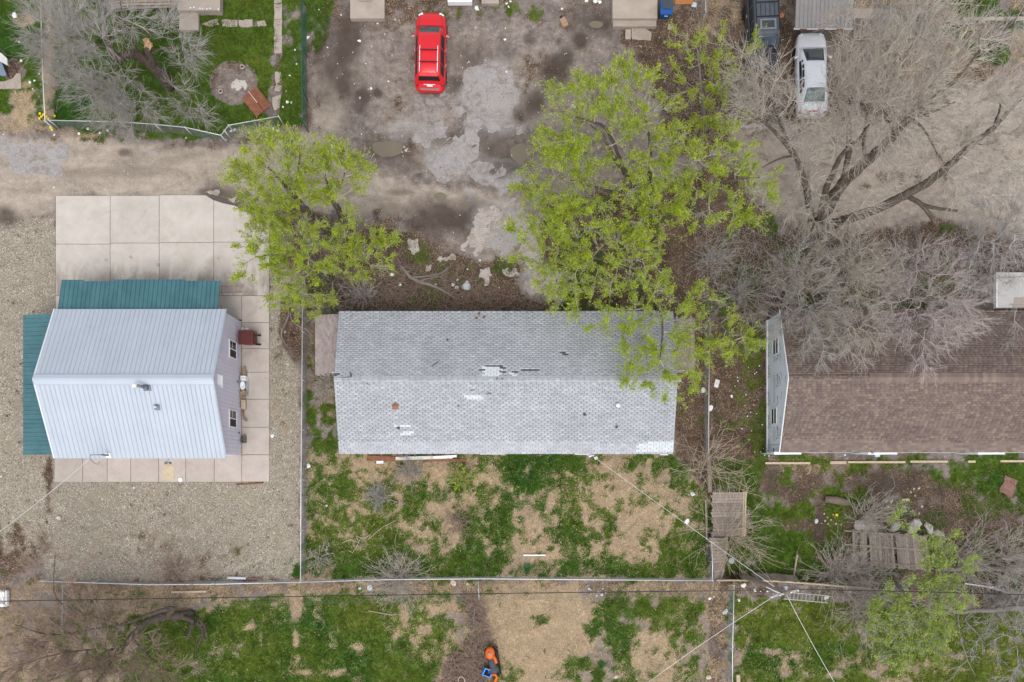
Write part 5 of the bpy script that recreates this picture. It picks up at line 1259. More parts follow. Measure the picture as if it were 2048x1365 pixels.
tree('bare_tree', 'huge bare tree with long forking limbs over the north-east lot', 'tree',
     [[(1625, 505, 0, .5), (1632, 480, 1.2, .46), (1640, 455, 2.4, .42), (1655, 415, 3.6, .36), (1685, 368, 5.0, .3), (1730, 325, 6.4, .27), (1765, 295, 7.4, .25), (1790, 268, 8.2, .2), (1820, 235, 9, .16), (1870, 195, 9.8, .11), (1920, 150, 10.4, .07), (1960, 100, 10.8, .05)],
      [(1640, 455, 2.4, .3), (1690, 440, 4, .27), (1760, 415, 5.4, .25), (1810, 390, 6.4, .23), (1860, 362, 7.2, .2), (1905, 325, 8, .18), (1950, 285, 8.6, .15), (1985, 258, 9, .12), (2015, 225, 9.4, .09), (2050, 190, 9.8, .06)],
      [(1632, 480, 1.2, .26), (1622, 430, 3.4, .2), (1612, 375, 5, .17), (1595, 325, 6.4, .15), (1580, 298, 7.2, .13), (1560, 275, 7.8, .1), (1540, 255, 8.2, .07), (1515, 235, 8.4, .04)],
      [(1580, 298, 7.2, .09), (1568, 265, 7.8, .07), (1555, 235, 8.4, .05), (1540, 190, 8.8, .03)], [(1590, 310, 6.8, .07), (1555, 320, 7.2, .05), (1525, 335, 7.4, .03)],
      [(1685, 368, 5.0, .16), (1695, 320, 6.4, .15), (1698, 280, 7.4, .14), (1696, 250, 8, .12), (1682, 225, 8.6, .09), (1668, 195, 9, .06), (1660, 160, 9.4, .04)], [(1698, 270, 7.6, .1), (1698, 225, 8.4, .08), (1702, 190, 9, .05)],
      [(1640, 440, 3, .2), (1650, 385, 4.8, .17), (1665, 348, 6, .14), (1685, 308, 7.2, .11), (1720, 275, 8.2, .07), (1745, 240, 9, .04)], [(1730, 325, 6.4, .1), (1728, 280, 7.8, .08), (1735, 220, 9, .05)],
      [(1810, 390, 6.4, .14), (1840, 408, 6.8, .12), (1860, 430, 6.8, .1), (1872, 448, 6.8, .08)], [(1840, 408, 6.8, .1), (1880, 418, 7.2, .08), (1915, 422, 7.4, .06)],
      [(1790, 268, 8.2, .1), (1770, 220, 9.2, .08), (1790, 150, 10, .05), (1830, 80, 10.6, .03)], [(1820, 235, 9, .08), (1850, 262, 9, .045), (1870, 300, 9, .035), (1885, 322, 8.8, .03)], [(1820, 235, 9, .1), (1870, 222, 9.6, .06), (1910, 205, 9.8, .04)], [(1985, 258, 9, .06), (1998, 225, 9.6, .05), (2002, 205, 9.8, .04)], [(1950, 285, 8.6, .05), (1970, 290, 8.8, .035), (1995, 285, 9, .02)]],
     [(1500, 170, 34, 8.6, .4), (1540, 150, 40, 9, .4), (1510, 220, 36, 8.4, .6), (1560, 200, 36, 8.8, .6), (1600, 260, 36, 8.6, .4), (1690, 160, 40, 9.6, .8), (1675, 205, 30, 9.2, .7), (1640, 260, 36, 8.8, .7), (1720, 220, 40, 9.4, .8), (1760, 180, 46, 10, .8), (1740, 110, 46, 10, .7), (1790, 110, 46, 10.4, .7), (1830, 60, 46, 10.6, .7), (1800, 220, 40, 9.4, .9), (1850, 180, 46, 10, .8), (1890, 130, 50, 10.4, .7), (1940, 80, 46, 10.6, .5), (1900, 200, 40, 9.8, .6), (1780, 270, 36, 8.8, .8), (1700, 300, 30, 8, .5), (1620, 330, 34, 7, .5), (1840, 250, 34, 9, .5), (2000, 200, 44, 9.8, .6), (1960, 250, 40, 9, .55), (1930, 300, 36, 8.6, .5), (2030, 240, 40, 9.4, .5), (1480, 120, 26, 8.4, .25), (1700, 60, 40, 10, .5), (1880, 40, 40, 10.8, .5), (1930, 360, 40, 8.6, .45), (1860, 310, 36, 8.4, .45), (1780, 340, 36, 7.4, .45), (1720, 390, 34, 6, .3), (1680, 410, 34, 5.4, .4), (1600, 400, 34, 5.4, .4), (1640, 430, 34, 4.6, .5), (2020, 300, 40, 9, .45), (1990, 360, 40, 8.4, .45)],
     202, BK_DARK, TW_TAN, LF_MIX, 7.0, 1.0, 6, 2, .15, tr=.006, lsz=(.05, .03), spread=.7)
bt_ = [('grey bare tree with budding twigs over the north-west corner of the brown roof', [[(1575, 590, 0, .16), (1580, 570, 1.5, .14), (1590, 545, 3, .1), (1598, 520, 4.2, .06)], [(1580, 570, 1.5, .07), (1565, 610, 3, .05), (1560, 650, 3.8, .03)], [(1590, 545, 3, .06), (1620, 580, 4, .04), (1640, 640, 4.6, .03)]],
        [(1570, 610, 30, 4), (1550, 640, 28, 4), (1545, 680, 18, 3.8, .5), (1600, 640, 34, 4.6), (1640, 660, 38, 5), (1640, 700, 30, 5, .9), (1620, 600, 36, 4.6), (1590, 560, 34, 4.4), (1560, 540, 30, 4.2, .8), (1610, 520, 34, 4.6), (1660, 610, 34, 4.8, .8), (1630, 550, 30, 4.6)]),
       ('olive tinged bare tree behind the middle of the brown roof', [[(1700, 570, 0, .16), (1703, 550, 1.5, .14), (1710, 530, 3, .1), (1715, 510, 4.2, .06)], [(1703, 550, 1.5, .07), (1715, 600, 3.4, .05), (1730, 650, 4.6, .03)], [(1710, 530, 3, .06), (1680, 560, 4, .04)]],
        [(1680, 540, 36, 4.6), (1720, 520, 36, 4.8), (1700, 590, 38, 4.6), (1740, 580, 36, 4.8), (1700, 650, 36, 5), (1740, 640, 38, 5.2), (1720, 690, 34, 5.2, .8), (1690, 480, 30, 4.6, .8), (1750, 540, 34, 4.8), (1660, 490, 30, 4.6, .8), (1765, 680, 24, 5, .5)]),
       ('pinkish bare tree drooping over the ridge of the brown roof', [[(1815, 565, 0, .17), (1818, 545, 1.6, .15), (1822, 522, 3.2, .11), (1830, 500, 4.4, .06)], [(1818, 545, 1.6, .08), (1830, 600, 3.8, .06), (1850, 660, 5, .03)], [(1822, 522, 3.2, .07), (1860, 560, 4.4, .05), (1920, 610, 5.2, .03)]],
        [(1790, 590, 34, 4.8), (1830, 570, 36, 5), (1800, 650, 34, 5.2), (1840, 640, 38, 5.2), (1840, 700, 34, 5.4), (1845, 735, 16, 5.4, .7), (1880, 660, 36, 5.2), (1910, 640, 34, 5.2), (1940, 620, 30, 5.2), (1960, 660, 22, 5.2, .5), (1880, 600, 34, 5), (1920, 580, 30, 5), (1800, 530, 34, 4.8), (1850, 510, 34, 4.8, .8), (1900, 540, 34, 4.8, .8)]),
       ('grey bare tree by the flat concrete roof at the right edge', [[(1985, 510, 0, .16), (1995, 490, 1.6, .14), (2005, 465, 3.2, .1), (2015, 440, 4.4, .06)], [(1995, 490, 1.6, .07), (1960, 470, 3.4, .05), (1930, 470, 4.2, .03)]],
        [(1960, 450, 36, 4.8, .8), (2000, 420, 40, 5.2), (2030, 390, 40, 5.2, .9), (1980, 490, 36, 4.6), (2020, 470, 40, 4.8), (2040, 520, 34, 4.6), (1960, 540, 36, 4.4), (2000, 540, 34, 4.4, .7), (1930, 520, 30, 4.4), (1940, 570, 28, 4.2, .8), (2050, 620, 30, 4.6, .5), (2040, 680, 26, 4.8, .4)])]
for i, (lb, limbs, cl) in enumerate(bt_):
    tree('bare_tree', lb, 'tree', limbs, cl, 210 + i, BK_GREY, (TW_GREY, TW_TAN, bark_material('pinkish_twigs', (.36, .305, .28), (.62, .545, .51)), TW_GREY)[i], LF_MIX if i in (0, 1) else None, 3.7, .9, 6, 2, .25 if i in (0, 1) else 0, tr=.0050, lsz=(.05, .03), group=None)
tree('bare_tree', 'bare grey tree at the top edge beside the grey awning', 'tree',
     [[(1845, 70, 0, .13), (1840, 50, 1.5, .11), (1835, 20, 3, .08), (1830, -30, 4.4, .05)], [(1840, 50, 1.5, .06), (1860, 10, 3, .04), (1880, -30, 4, .03)], [(1840, 50, 1.5, .06), (1810, 10, 3, .04)]],
     [(1800, 20, 36, 4.4, .8), (1840, 10, 40, 4.6, .8), (1880, 0, 36, 4.6, .7), (1820, 50, 36, 3.6, .8), (1780, 60, 34, 3.4, .7), (1860, 50, 30, 3.4, .6)], 215, BK_GREY, TW_GREY, None, 2.6, .75, 6, 2, tr=.006)
tree('bare_tree', 'bare grey tree reaching in over the grass at the top right corner', 'tree',
     [[(1985, 100, 0, .12), (1995, 85, 1.4, .1), (2010, 60, 2.6, .08), (2035, 35, 3.6, .05)], [(1995, 85, 1.4, .05), (1975, 95, 2.4, .03), (1960, 110, 2.8, .025)]],
     [(2000, 50, 34, 3.6, .7), (2030, 25, 40, 3.8, .8), (2030, 70, 36, 3.4, .7), (1970, 70, 30, 3, .5), (2045, 110, 30, 3, .4)], 216, BK_GREY, TW_GREY, None, 2.6, .75, 6, 2, tr=.006)
tree('bare_tree', 'sprawling brown bare tree with a split fallen trunk at the bottom left', 'tree',
     [[(385, 1228, 0, .26), (360, 1232, .5, .26), (335, 1232, .9, .27), (310, 1238, 1.3, .24), (285, 1252, 1.8, .2), (262, 1275, 2.3, .16), (240, 1300, 2.8, .12), (215, 1330, 3.2, .09), (190, 1370, 3.6, .06)],
      [(335, 1232, .9, .18), (345, 1218, 1.2, .16), (320, 1222, 1.6, .13), (285, 1235, 2, .1), (240, 1250, 2.4, .07), (180, 1260, 3, .05), (100, 1270, 3.6, .04), (30, 1250, 4, .03)],
      [(360, 1232, .5, .16), (385, 1245, .7, .14), (378, 1270, .9, .09), (372, 1282, 1, .07)], [(385, 1240, .4, .13), (405, 1258, .8, .1), (402, 1280, 1, .08), (393, 1298, 1.1, .05)], [(405, 1245, .7, .1), (413, 1270, .9, .06), (414, 1283, 1, .05)],
      [(262, 1275, 2.3, .09), (300, 1315, 2.8, .06), (330, 1340, 3.2, .045), (370, 1352, 3.4, .03)], [(240, 1300, 2.8, .08), (180, 1300, 3.4, .05), (110, 1310, 4, .04), (40, 1330, 4.4, .03)], [(240, 1250, 2.4, .06), (150, 1220, 3.2, .04), (110, 1190, 3.8, .03), (110, 1110, 4.2, .02)], [(215, 1330, 3.2, .06), (130, 1350, 4, .04), (60, 1380, 4.4, .03)]],
     [(60, 1240, 46, 3.8, .5), (110, 1250, 46, 3.6, .7), (170, 1240, 44, 3.2, .7), (220, 1240, 36, 2.8, .6), (60, 1300, 50, 4, .7), (120, 1300, 50, 3.8, 1), (180, 1300, 46, 3.4, 1), (240, 1310, 40, 3.2, .9), (60, 1350, 50, 4.2, .9), (130, 1350, 50, 4, 1), (200, 1350, 46, 3.8, 1), (270, 1345, 40, 3.4, .8), (310, 1310, 30, 3, .6), (330, 1350, 36, 3.4, .6), (20, 1200, 36, 4, .3), (130, 1150, 34, 4, .35), (90, 1110, 34, 4.2, .4), (150, 1190, 34, 3.6, .4), (60, 1150, 36, 4, .4), (180, 1120, 24, 3.8, .3), (300, 1280, 26, 2.6, .4), (360, 1340, 26, 3.2, .4)],
     220, BK_DARK, TW_BRN, None, 4.4, .9, 6, 2, tr=.0062)
tree('bare_tree', 'grey bare tree with long drooping limbs at the bottom right corner', 'tree',
     [[(2060, 1215, 0, .2), (2030, 1215, 1.6, .18), (1990, 1220, 2.6, .14), (1950, 1222, 3.4, .11), (1915, 1225, 4, .08), (1885, 1212, 4.4, .05)],
      [(1950, 1222, 3.4, .07), (1930, 1240, 3.6, .05), (1960, 1275, 3.8, .045), (1965, 1310, 4, .03)], [(1915, 1225, 4, .05), (1920, 1270, 4.2, .04), (1935, 1320, 4.4, .03), (1950, 1350, 4.4, .02)], [(1990, 1220, 2.6, .07), (2020, 1260, 3.2, .05), (2035, 1300, 3.6, .03)], [(2030, 1215, 1.6, .08), (2045, 1180, 2.4, .06), (2060, 1150, 3, .04)]],
     [(1950, 1260, 34, 4, .4), (1980, 1290, 36, 4, .5), (2010, 1260, 36, 3.8, .7), (2030, 1300, 40, 4, .8), (2000, 1330, 36, 4.2, .4), (2040, 1350, 36, 4.2, .6), (1940, 1320, 30, 4.2, .3), (2030, 1220, 36, 3.2, .9), (1980, 1200, 36, 3.4, .7), (2040, 1180, 34, 3, .8), (1920, 1290, 24, 4.2, .3)],
     221, BK_GREY, TW_GREY, None, 2.0, .7, 6, 2, tr=.006)
tree('bare_tree', 'thin bare tree standing where the gravel yard meets the south fence', 'tree',
     [[(270, 1175, 0, .06), (285, 1155, 1.2, .05), (290, 1125, 2.2, .03), (300, 1090, 3, .02)], [(285, 1155, 1.2, .03), (340, 1140, 2, .02), (380, 1130, 2.4, .015)], [(285, 1155, 1.2, .03), (250, 1120, 2, .02)]],
     [(330, 1120, 40, 2.4, .6), (380, 1120, 34, 2.4, .5), (290, 1100, 36, 2.8, .5), (360, 1150, 40, 2, .6), (420, 1140, 30, 2, .4)], 222, BK_GREY, TW_BRN, None, 2.4, .7, 5, 2, tr=.0055)

# ------------------------------------------------------------------ bare shrubs
SH = [('shrub', 'tan bare shrub fanning out at the south-east corner of the grey house', 1417, 930, 120, 301, TW_PALE, 56, 2.3, None, 0, .9),
      ('shrub', 'tan bare shrub growing through the leaning wooden fence', 1452, 1070, 140, 302, TW_PALE, 80, 2.5, None, 0, .9),
      ('shrub', 'round grey-brown bare shrub on the south fence line', 798, 1160, 92, 303, TW_TAN, 130, 1.9, None, 0, .9),
      ('shrub', 'bushy brown bare shrub left of the fallen fence panel', 1680, 1150, 130, 304, TW_TAN, 150, 2.4, None, 0, .85),
      ('shrub', 'brown bare shrub below the fallen fence panel drooping over the lawn', 1735, 1205, 130, 305, TW_TAN, 140, 2.4, None, 0, .9),
      ('shrub', 'sparse bare shrub above the fallen fence panel', 1730, 1040, 95, 306, TW_TAN, 90, 1.9, None, 0, .8),
      ('shrub', 'tall reddish bare shrub right of the fallen fence panel', 1925, 1120, 120, 307, TW_TAN, 90, 3.2, None, 0, .8),
      ('shrub', 'reddish bare shrub at the right edge of the brown house yard', 2010, 1110, 110, 308, TW_TAN, 90, 3.0, None, 0, .8),
      ('shrub', 'small bright green bush in the yard below the grey house', 925, 955, 34, 309, TW_TAN, 40, .8, LF_LIME, 2.2, .9),
      ('shrub', 'small silvery bare bush in the yard below the grey house', 760, 992, 40, 310, TW_GREY, 70, .9, None, 0, .9),
      ('shrub', 'small silvery bare bush close under the south eave of the grey house', 820, 938, 42, 311, TW_GREY, 70, .9, None, 0, .9),
      ('shrub', 'dark dry bush among the tall grass in the middle of the yard', 915, 1045, 44, 312, TW_BRN, 50, .9, None, 0, .9),
      ('shrub', 'grey bare bush against the side of the grey house by the porch', 655, 770, 40, 313, TW_TAN, 70, 1.0, None, 0, .9),
      ('shrub', 'dense grey bare bush north of the grey house next to the fence', 728, 592, 60, 314, TW_GREY, 55, 1.6, None, 0, .9),
      ('shrub', 'bare brown bush at the foot of the gravel yard fence', 345, 1140, 75, 315, TW_BRN, 55, 1.3, None, 0, .9),
      ('shrub', 'low dry bush at the fence corner of the grey house yard', 640, 1115, 34, 316, TW_TAN, 50, .7, None, 0, .9),
      ('shrub', 'half-leafed bush under the tree by the west porch', 655, 615, 48, 317, TW_GREY, 90, 1.6, LF_LIME, .5, .9),
      ('shrub', 'bare bush in front of the black SUV hood', 1530, 215, 80, 318, TW_TAN, 44, 2.0, LF_MIX, .3, .9),
      ('shrub', 'bare bush beside the silver sedan boot', 1700, 175, 75, 319, TW_TAN, 60, 2.2, None, 0, .9),
      ('shrub', 'bare bush under the big bare tree trunk', 1690, 520, 80, 320, TW_GREY, 55, 2.0, None, 0, .9),
      ('shrub', 'bare bush in the brush above the middle of the brown house', 1800, 575, 80, 321, TW_TAN, 55, 2.0, LF_MIX, .3, .9),
      ('shrub', 'twiggy bare bush between the two houses under the lime tree', 1480, 590, 80, 322, TW_GREY, 55, 2.0, None, 0, .9),
      ('shrub', 'twiggy bush at the east end of the gravel lot edge', 1420, 520, 70, 323, TW_GREY, 55, 1.8, None, 0, .9),
      ('shrub', 'bare bush in the lower right lawn by the bottom right tree', 1990, 1200, 80, 324, TW_GREY, 80, 2.0, None, 0, .9),
      ('shrub', 'scrubby bush beside the far right awning walkway', 1760, 60, 60, 325, TW_TAN, 80, 1.6, None, 0, .9),
      ('shrub', 'bare bush on the strip between the SUV and the lime tree', 1470, 190, 55, 326, TW_GREY, 80, 1.8, LF_LIME, .5, .9)]
for nm, lb, x, y, r, sd, tw_, st_, hg, lf_, lp_, ti in SH:
    shrub(nm, lb, 'shrub', x, y, r, sd, tw_, st_, 0, hg, lf_, lp_, None, 2, .013 if st_ < 100 else .011, ti, .12 + r / 500)

# ------------------------------------------------------------------ brush on the ground
def brush(name, label, pts, n, seed, twig, L=.8, r=.008, h=.25):
    rs = np.random.default_rng(seed); pts = np.array(pts, float)
    X = rs.uniform(pts[:, 0].min(), pts[:, 0].max(), n * 4); Y = rs.uniform(pts[:, 1].min(), pts[:, 1].max(), n * 4)
    ins = np.zeros(len(X), bool); m = len(pts)
    for i in range(m):
        a, b = pts[i], pts[(i + 1) % m]
        ins ^= ((a[1] <= Y) != (b[1] <= Y)) & (X < a[0] + (Y - a[1]) * (b[0] - a[0]) / (b[1] - a[1] if b[1] != a[1] else 1e-9))
    X, Y = X[ins][:n], Y[ins][:n]; n = len(X)
    k = H / F; O = np.stack([(X - NX) * k, (NY - Y) * k, np.zeros(n)], -1); O[:, 2] = gfield('z', O[:, 0], O[:, 1]) + rs.random(n) * h * .6
    D = np.stack([rs.normal(0, 1, n), rs.normal(0, 1, n), rs.normal(.1, .25, n)], -1)
    a, b, r1, r2, st = twigs_from(O, D, L * rs.uniform(.4, 1.4, n), rs, r * 1.2, 2, .45, -.02)
    A = np.concatenate(a); B = np.concatenate(b); RA = np.concatenate([np.full(n, v) for v in r1]) * np.tile(rs.uniform(.5, 1.5, n), 2); RB = np.concatenate([np.full(n, v) for v in r2]) * .8
    for q in (A, B): q[:, 2] = np.clip(q[:, 2], gfield('z', q[:, 0], q[:, 1]) + .005, h + .3)
    V, Fq = seg_mesh(A, B, RA, RB, 3)
    o = mesh_np(name, V, [Fq], twig, None); return tag(o, label, 'brush', None, 'stuff')
brush('brush', 'dark twiggy brush heaped along the north wall of the grey house', [(650, 560), (760, 520), (860, 540), (1120, 600), (1120, 640), (650, 640)], 1500, 401, TW_BRN, .9, .011)
brush('brush', 'brown brush strip beside the orange mower', [(930, 1190), (965, 1190), (985, 1290), (975, 1380), (880, 1380), (900, 1310), (945, 1290)], 1000, 402, TW_BRN, .8, .015, .4)
brush('brush', 'dead twigs in the undergrowth behind the brown house', [(1380, 420), (1560, 470), (2048, 470), (2048, 625), (1400, 640)], 2200, 403, TW_GREY, .9)
brush('brush', 'dry weeds and twigs along the south fence line', [(0, 1150), (600, 1165), (1420, 1165), (1420, 1195), (300, 1215), (0, 1230)], 1100, 404, TW_BRN, .5, .006, .2)
brush('brush', 'reddish dry brush in the right-hand yard', [(1700, 1000), (2048, 990), (2048, 1190), (1640, 1190)], 1700, 405, TW_BRN, .7, .007, .4)
brush('brush', 'twigs strewn over the bare strip by the vehicles', [(1380, 0), (1490, 0), (1600, 140), (1590, 240), (1440, 330), (1330, 200)], 900, 406, TW_TAN, .6, .006, .2)
brush('brush', 'dry weeds on the scrubby ground at the top right', [(1700, 60), (2048, 40), (2048, 140), (1860, 230), (1660, 240)], 1300, 407, TW_TAN, .6, .006, .3)
brush('brush', 'dry stalks between the two houses', [(1355, 740), (1530, 650), (1530, 900), (1420, 980), (1350, 910)], 700, 408, TW_BRN, .5, .006, .2)

# ------------------------------------------------------------------ fallen branches
def branch(label, paths, seed, m, tw_=TW_BRN, n=40, twl=.5, cat='branch'):
    rs = np.random.default_rng(seed)
    t_ = thing('fallen_branch', label, cat, P(*paths[0][0][:3]))
    mb = MB(); ORG = []; DIR = []
    for pth in paths:
        q = catmull([np.array([*P(a, b, z), r]) for a, b, z, r in pth], .2, .03, rs)
        for v in q: v[2] = max(v[2], gz(v[0], v[1]) + v[3] * .8)
        mb.tube([v[:3] for v in q], [float(v[3]) for v in q], 7)
        for i in range(1, len(q)): ORG.append(q[i][:3]); DIR.append(q[i][:3] - q[i - 1][:3])
    mb.build('limb', m, t_, smooth=True)
    if n:
        i = rs.integers(len(ORG) // 4, len(ORG), n); O = np.array(ORG)[i]; D = norm(np.array(DIR)[i]) + norm(rs.normal(0, 1, (n, 3))) * 1.0; D[:, 2] *= .4
        a, b, r1, r2, st = twigs_from(O, D, twl * rs.uniform(.4, 1.3, n), rs, .008, 3, .4, 0)
        k = n * 2; j = rs.integers(0, n, k); O2 = st[1][0][j]; D2 = st[1][2][j] + norm(rs.normal(0, 1, (k, 3))) * .9; D2[:, 2] *= .4
        a2, b2, r3, r4, _ = twigs_from(O2, D2, twl * .6 * rs.uniform(.4, 1.2, k), rs, .005, 2, .4, 0)
        A = np.concatenate(a + a2); B = np.concatenate(b + b2)
        for q in (A, B): q[:, 2] = np.maximum(q[:, 2], gfield('z', q[:, 0], q[:, 1]) + .006)
        V, Fq = seg_mesh(A, B, np.concatenate([np.full(n, v) for v in r1] + [np.full(k, v) for v in r3]), np.concatenate([np.full(n, v) for v in r2] + [np.full(k, v) for v in r4]), 3)
        mesh_np('twigs', V, [Fq], tw_, t_)
    return t_
branch('large forked dead limb lying in the brush north of the grey house', [[(800, 530, .1, .07), (822, 555, .15, .11), (845, 565, .2, .11), (880, 578, .2, .08), (912, 598, .1, .04)], [(822, 555, .2, .07), (860, 552, .25, .05), (885, 545, .2, .05), (901, 532, .15, .03)], [(840, 562, .25, .05), (862, 556, .3, .04), (882, 553, .3, .03)]], 501, BK_GREY, TW_BRN, 90, .8)
branch('curved dead branch lying across the gravel beside the chain-link fence', [[(572, 600, .2, .06), (578, 625, .25, .06), (572, 645, .25, .055), (563, 665, .2, .05), (566, 680, .15, .045), (576, 695, .1, .03), (588, 712, .05, .015)], [(566, 685, .15, .03), (562, 700, .1, .02), (555, 712, .05, .015)]], 502, BK_GREY, TW_BRN, 110, .6)
branch('bent bare branch hooked over the chain-link fence by the porch', [[(582, 620, .5, .05), (583, 640, .8, .05), (600, 654, 1.2, .045), (612, 658, 1.1, .04), (621, 672, .8, .035), (621, 682, .5, .02)]], 503, BK_GREY, TW_BRN, 30, .4)
branch('tangle of pale vine lying on the grass in the grey house yard', [[(684, 1087, .05, .018), (700, 1080, .1, .018), (718, 1086, .15, .018), (712, 1072, .2, .018), (728, 1078, .15, .018), (742, 1068, .2, .018), (736, 1080, .15, .016), (745, 1072, .1, .016), (765, 1055, .1, .015), (795, 1040, .05, .012)], [(694, 1100, .05, .015), (705, 1106, .05, .015), (715, 1090, .1, .015), (722, 1075, .15, .015)]], 504, TW_PALE, TW_PALE, 0)
branch('pale broken limb caught in the bare tree at the top of the north-west yard', [[(302, 72, 3.6, .02), (285, 55, 3.9, .025), (262, 45, 4.2, .022), (232, 33, 4.5, .015)], [(265, 58, 4.0, .018), (245, 50, 4.2, .02), (230, 42, 4.4, .02), (222, 25, 4.6, .02), (205, 5, 4.9, .02)], [(226, 45, 4.4, .012), (230, 62, 4.2, .012), (234, 75, 4, .008)]], 505, TW_PALE, TW_PALE, 14, .5)
branch('whitened dead limb lying at the edge of the bare lot below the top right grass', [[(1885, 125, 4.4, .03), (1912, 95, 4.6, .035), (1930, 65, 4.8, .03), (1945, 40, 4.9, .02)], [(1915, 90, 4.6, .025), (1935, 62, 4.8, .02), (1953, 56, 4.9, .015)]], 506, TW_PALE, TW_PALE, 14, .5)
branch('pale branch end at the bottom edge beside the brush', [[(918, 1368, .2, .03), (916, 1358, .35, .03), (922, 1353, .4, .03), (929, 1358, .3, .03), (930, 1368, .2, .03)]], 507, TW_PALE, TW_PALE, 0)
# ------------------------------------------------------------------ broken pavement, paths, porches
def pave_mat(name, c1, c2, cover):
    t = NT(name)
    c = t.mix(t.rng(t.noise(2.2, 5, .7), .3, .7), c1, c2)
    c = t.scale(c, t.rng(t.noise(26, 4, .75), .3, .7, .86, 1.14))
    pb = t.sep(t.voro(30, out='Color')); c = t.mix(t.rng(pb[0], .93, .97, 0, .6), c, (.5, .48, .46))
    crk = t.rng(t.voro(1.6, 'DISTANCE_TO_EDGE', t.mix(.12, t.pos(), t.noise(3, 4, .7, col=True))), .0, .012, .75, 0)
    c = t.mix(crk, c, (.10, .08, .07))
    c = t.mix(t.rng(t.noise(1.3, 8, .78, dist=1.2), .47, .62, 0, cover, True), c, (.225, .185, .155))
    t.surf(c, .92, 0, .2, t.bump(t.noise(30, 4, .7), .4, .015)); return t.m
M_ASPH = pave_mat('old_asphalt', (.255, .235, .228), (.35, .33, .322), .92)
M_PALE = pave_mat('pale_broken_concrete', (.35, .305, .275), (.45, .395, .36), .75)
SLABS = [(M_ASPH, [(935, 135), (965, 128), (1008, 130), (1018, 175), (1024, 198), (1014, 226), (985, 236), (950, 216), (930, 190), (928, 150)]),
         (M_ASPH, [(932, 222), (985, 238), (1034, 240), (1028, 256), (990, 264), (960, 270), (957, 298), (936, 306), (928, 262), (934, 240)]),
         (M_ASPH, [(866, 286), (900, 276), (952, 270), (958, 300), (954, 316), (945, 322), (912, 338), (906, 358), (890, 368), (872, 362), (864, 340), (866, 310)]),
         (M_ASPH, [(952, 322), (1000, 326), (1012, 345), (992, 362), (962, 368), (940, 350)]), (M_ASPH, [(866, 246), (884, 242), (895, 262), (890, 279), (868, 280)]), (M_ASPH, [(842, 282), (862, 280), (862, 294), (848, 296)]),
         (M_ASPH, [(824, 276), (840, 274), (842, 284), (828, 286)]), (M_ASPH, [(905, 212), (925, 208), (930, 222), (922, 234), (900, 234)]), (M_ASPH, [(850, 198), (868, 196), (868, 206), (852, 208)]), (M_ASPH, [(828, 250), (838, 248), (836, 270), (826, 270)]), (M_ASPH, [(876, 183), (890, 180), (892, 190), (880, 194)]), (M_ASPH, [(1036, 250), (1050, 250), (1052, 268), (1034, 270)]),
         (M_PALE, [(955, 418), (1005, 408), (1040, 406), (1048, 422), (1062, 450), (1082, 500), (1084, 528), (1052, 512), (1020, 502), (962, 514), (922, 500), (938, 470), (950, 440)]),
         (M_PALE, [(1012, 398), (1030, 396), (1034, 404), (1014, 408)]), (M_PALE, [(1052, 520), (1088, 532), (1092, 545), (1080, 552), (1056, 540)]), (M_PALE, [(1086, 548), (1114, 540), (1120, 590), (1100, 602), (1088, 590)]), (M_PALE, [(1050, 562), (1082, 556), (1084, 590), (1060, 592), (1046, 578)]),
         (M_PALE, [(960, 538), (978, 534), (986, 552), (974, 572), (958, 556)]), (M_PALE, [(874, 518), (910, 508), (912, 520), (880, 526)]), (M_PALE, [(818, 476), (834, 478), (838, 496), (828, 512), (816, 490)]), (M_PALE, [(852, 532), (862, 530), (862, 542), (850, 544)]), (M_PALE, [(1004, 540), (1034, 536), (1040, 550), (1014, 552)]),
         (M_ASPH, [(16, 302), (60, 290), (82, 318), (72, 346), (32, 352), (18, 332)]), (M_ASPH, [(86, 332), (114, 326), (126, 350), (100, 358)]), (M_ASPH, [(108, 290), (138, 292), (134, 322), (116, 318)]), (M_ASPH, [(-6, 274), (24, 282), (20, 306), (-6, 300)]), (M_ASPH, [(64, 292), (98, 290), (106, 318), (88, 326)]), (M_ASPH, [(66, 334), (84, 332), (90, 346), (70, 346)]),
         (M_PALE, [(408, 382), (432, 378), (440, 386), (418, 390)]), (M_PALE, [(452, 404), (470, 392), (466, 406), (456, 410)]), (M_PALE, [(1440, 252), (1520, 250), (1600, 252), (1600, 257), (1442, 259)])]
for i, (m_, pts) in enumerate(SLABS):
    w = [P(*p)[:2] for p in pts]
    c = (sum(p[0] for p in w) / len(w), sum(p[1] for p in w) / len(w))
    rg = ragged(w, .075, 600 + i, 6)
    zt = float(np.mean([gz(p.x, p.y) for p in rg] + [gz(*c)])) + .012
    MB().prism([(p.x, p.y) for p in rg], -.15, zt).build('pavement_slab', m_, ground)
path = thing('garden_path', 'broken concrete stepping path down the east side of the north-west lawn', 'path', P(556, 100))
for y0, y1 in ((-20, 8), (9, 40), (41, 73), (74, 108)):
    MB().prism([(p.x, p.y) for p in ragged([P(548, y0)[:2], P(565, y0)[:2], P(564, y1)[:2], P(549, y1)[:2]], .02, y1 + 700, 4)], -.1, .04).build('paving_stone', M_CONC_OLD, path)
for i, q in enumerate(([(550, 144), (562, 142), (564, 160), (552, 170)], [(552, 170), (564, 172), (560, 184), (548, 182)], [(545, 196), (562, 190), (560, 215), (548, 222)])):
    MB().prism([(p.x, p.y) for p in ragged([P(*p)[:2] for p in q], .03, 720 + i, 5)], -.1, .02).build('paving_stone', M_CONC_OLD, path)
path2 = thing('garden_path', 'short row of worn stepping stones across the north-west lawn', 'path', P(470, 48))
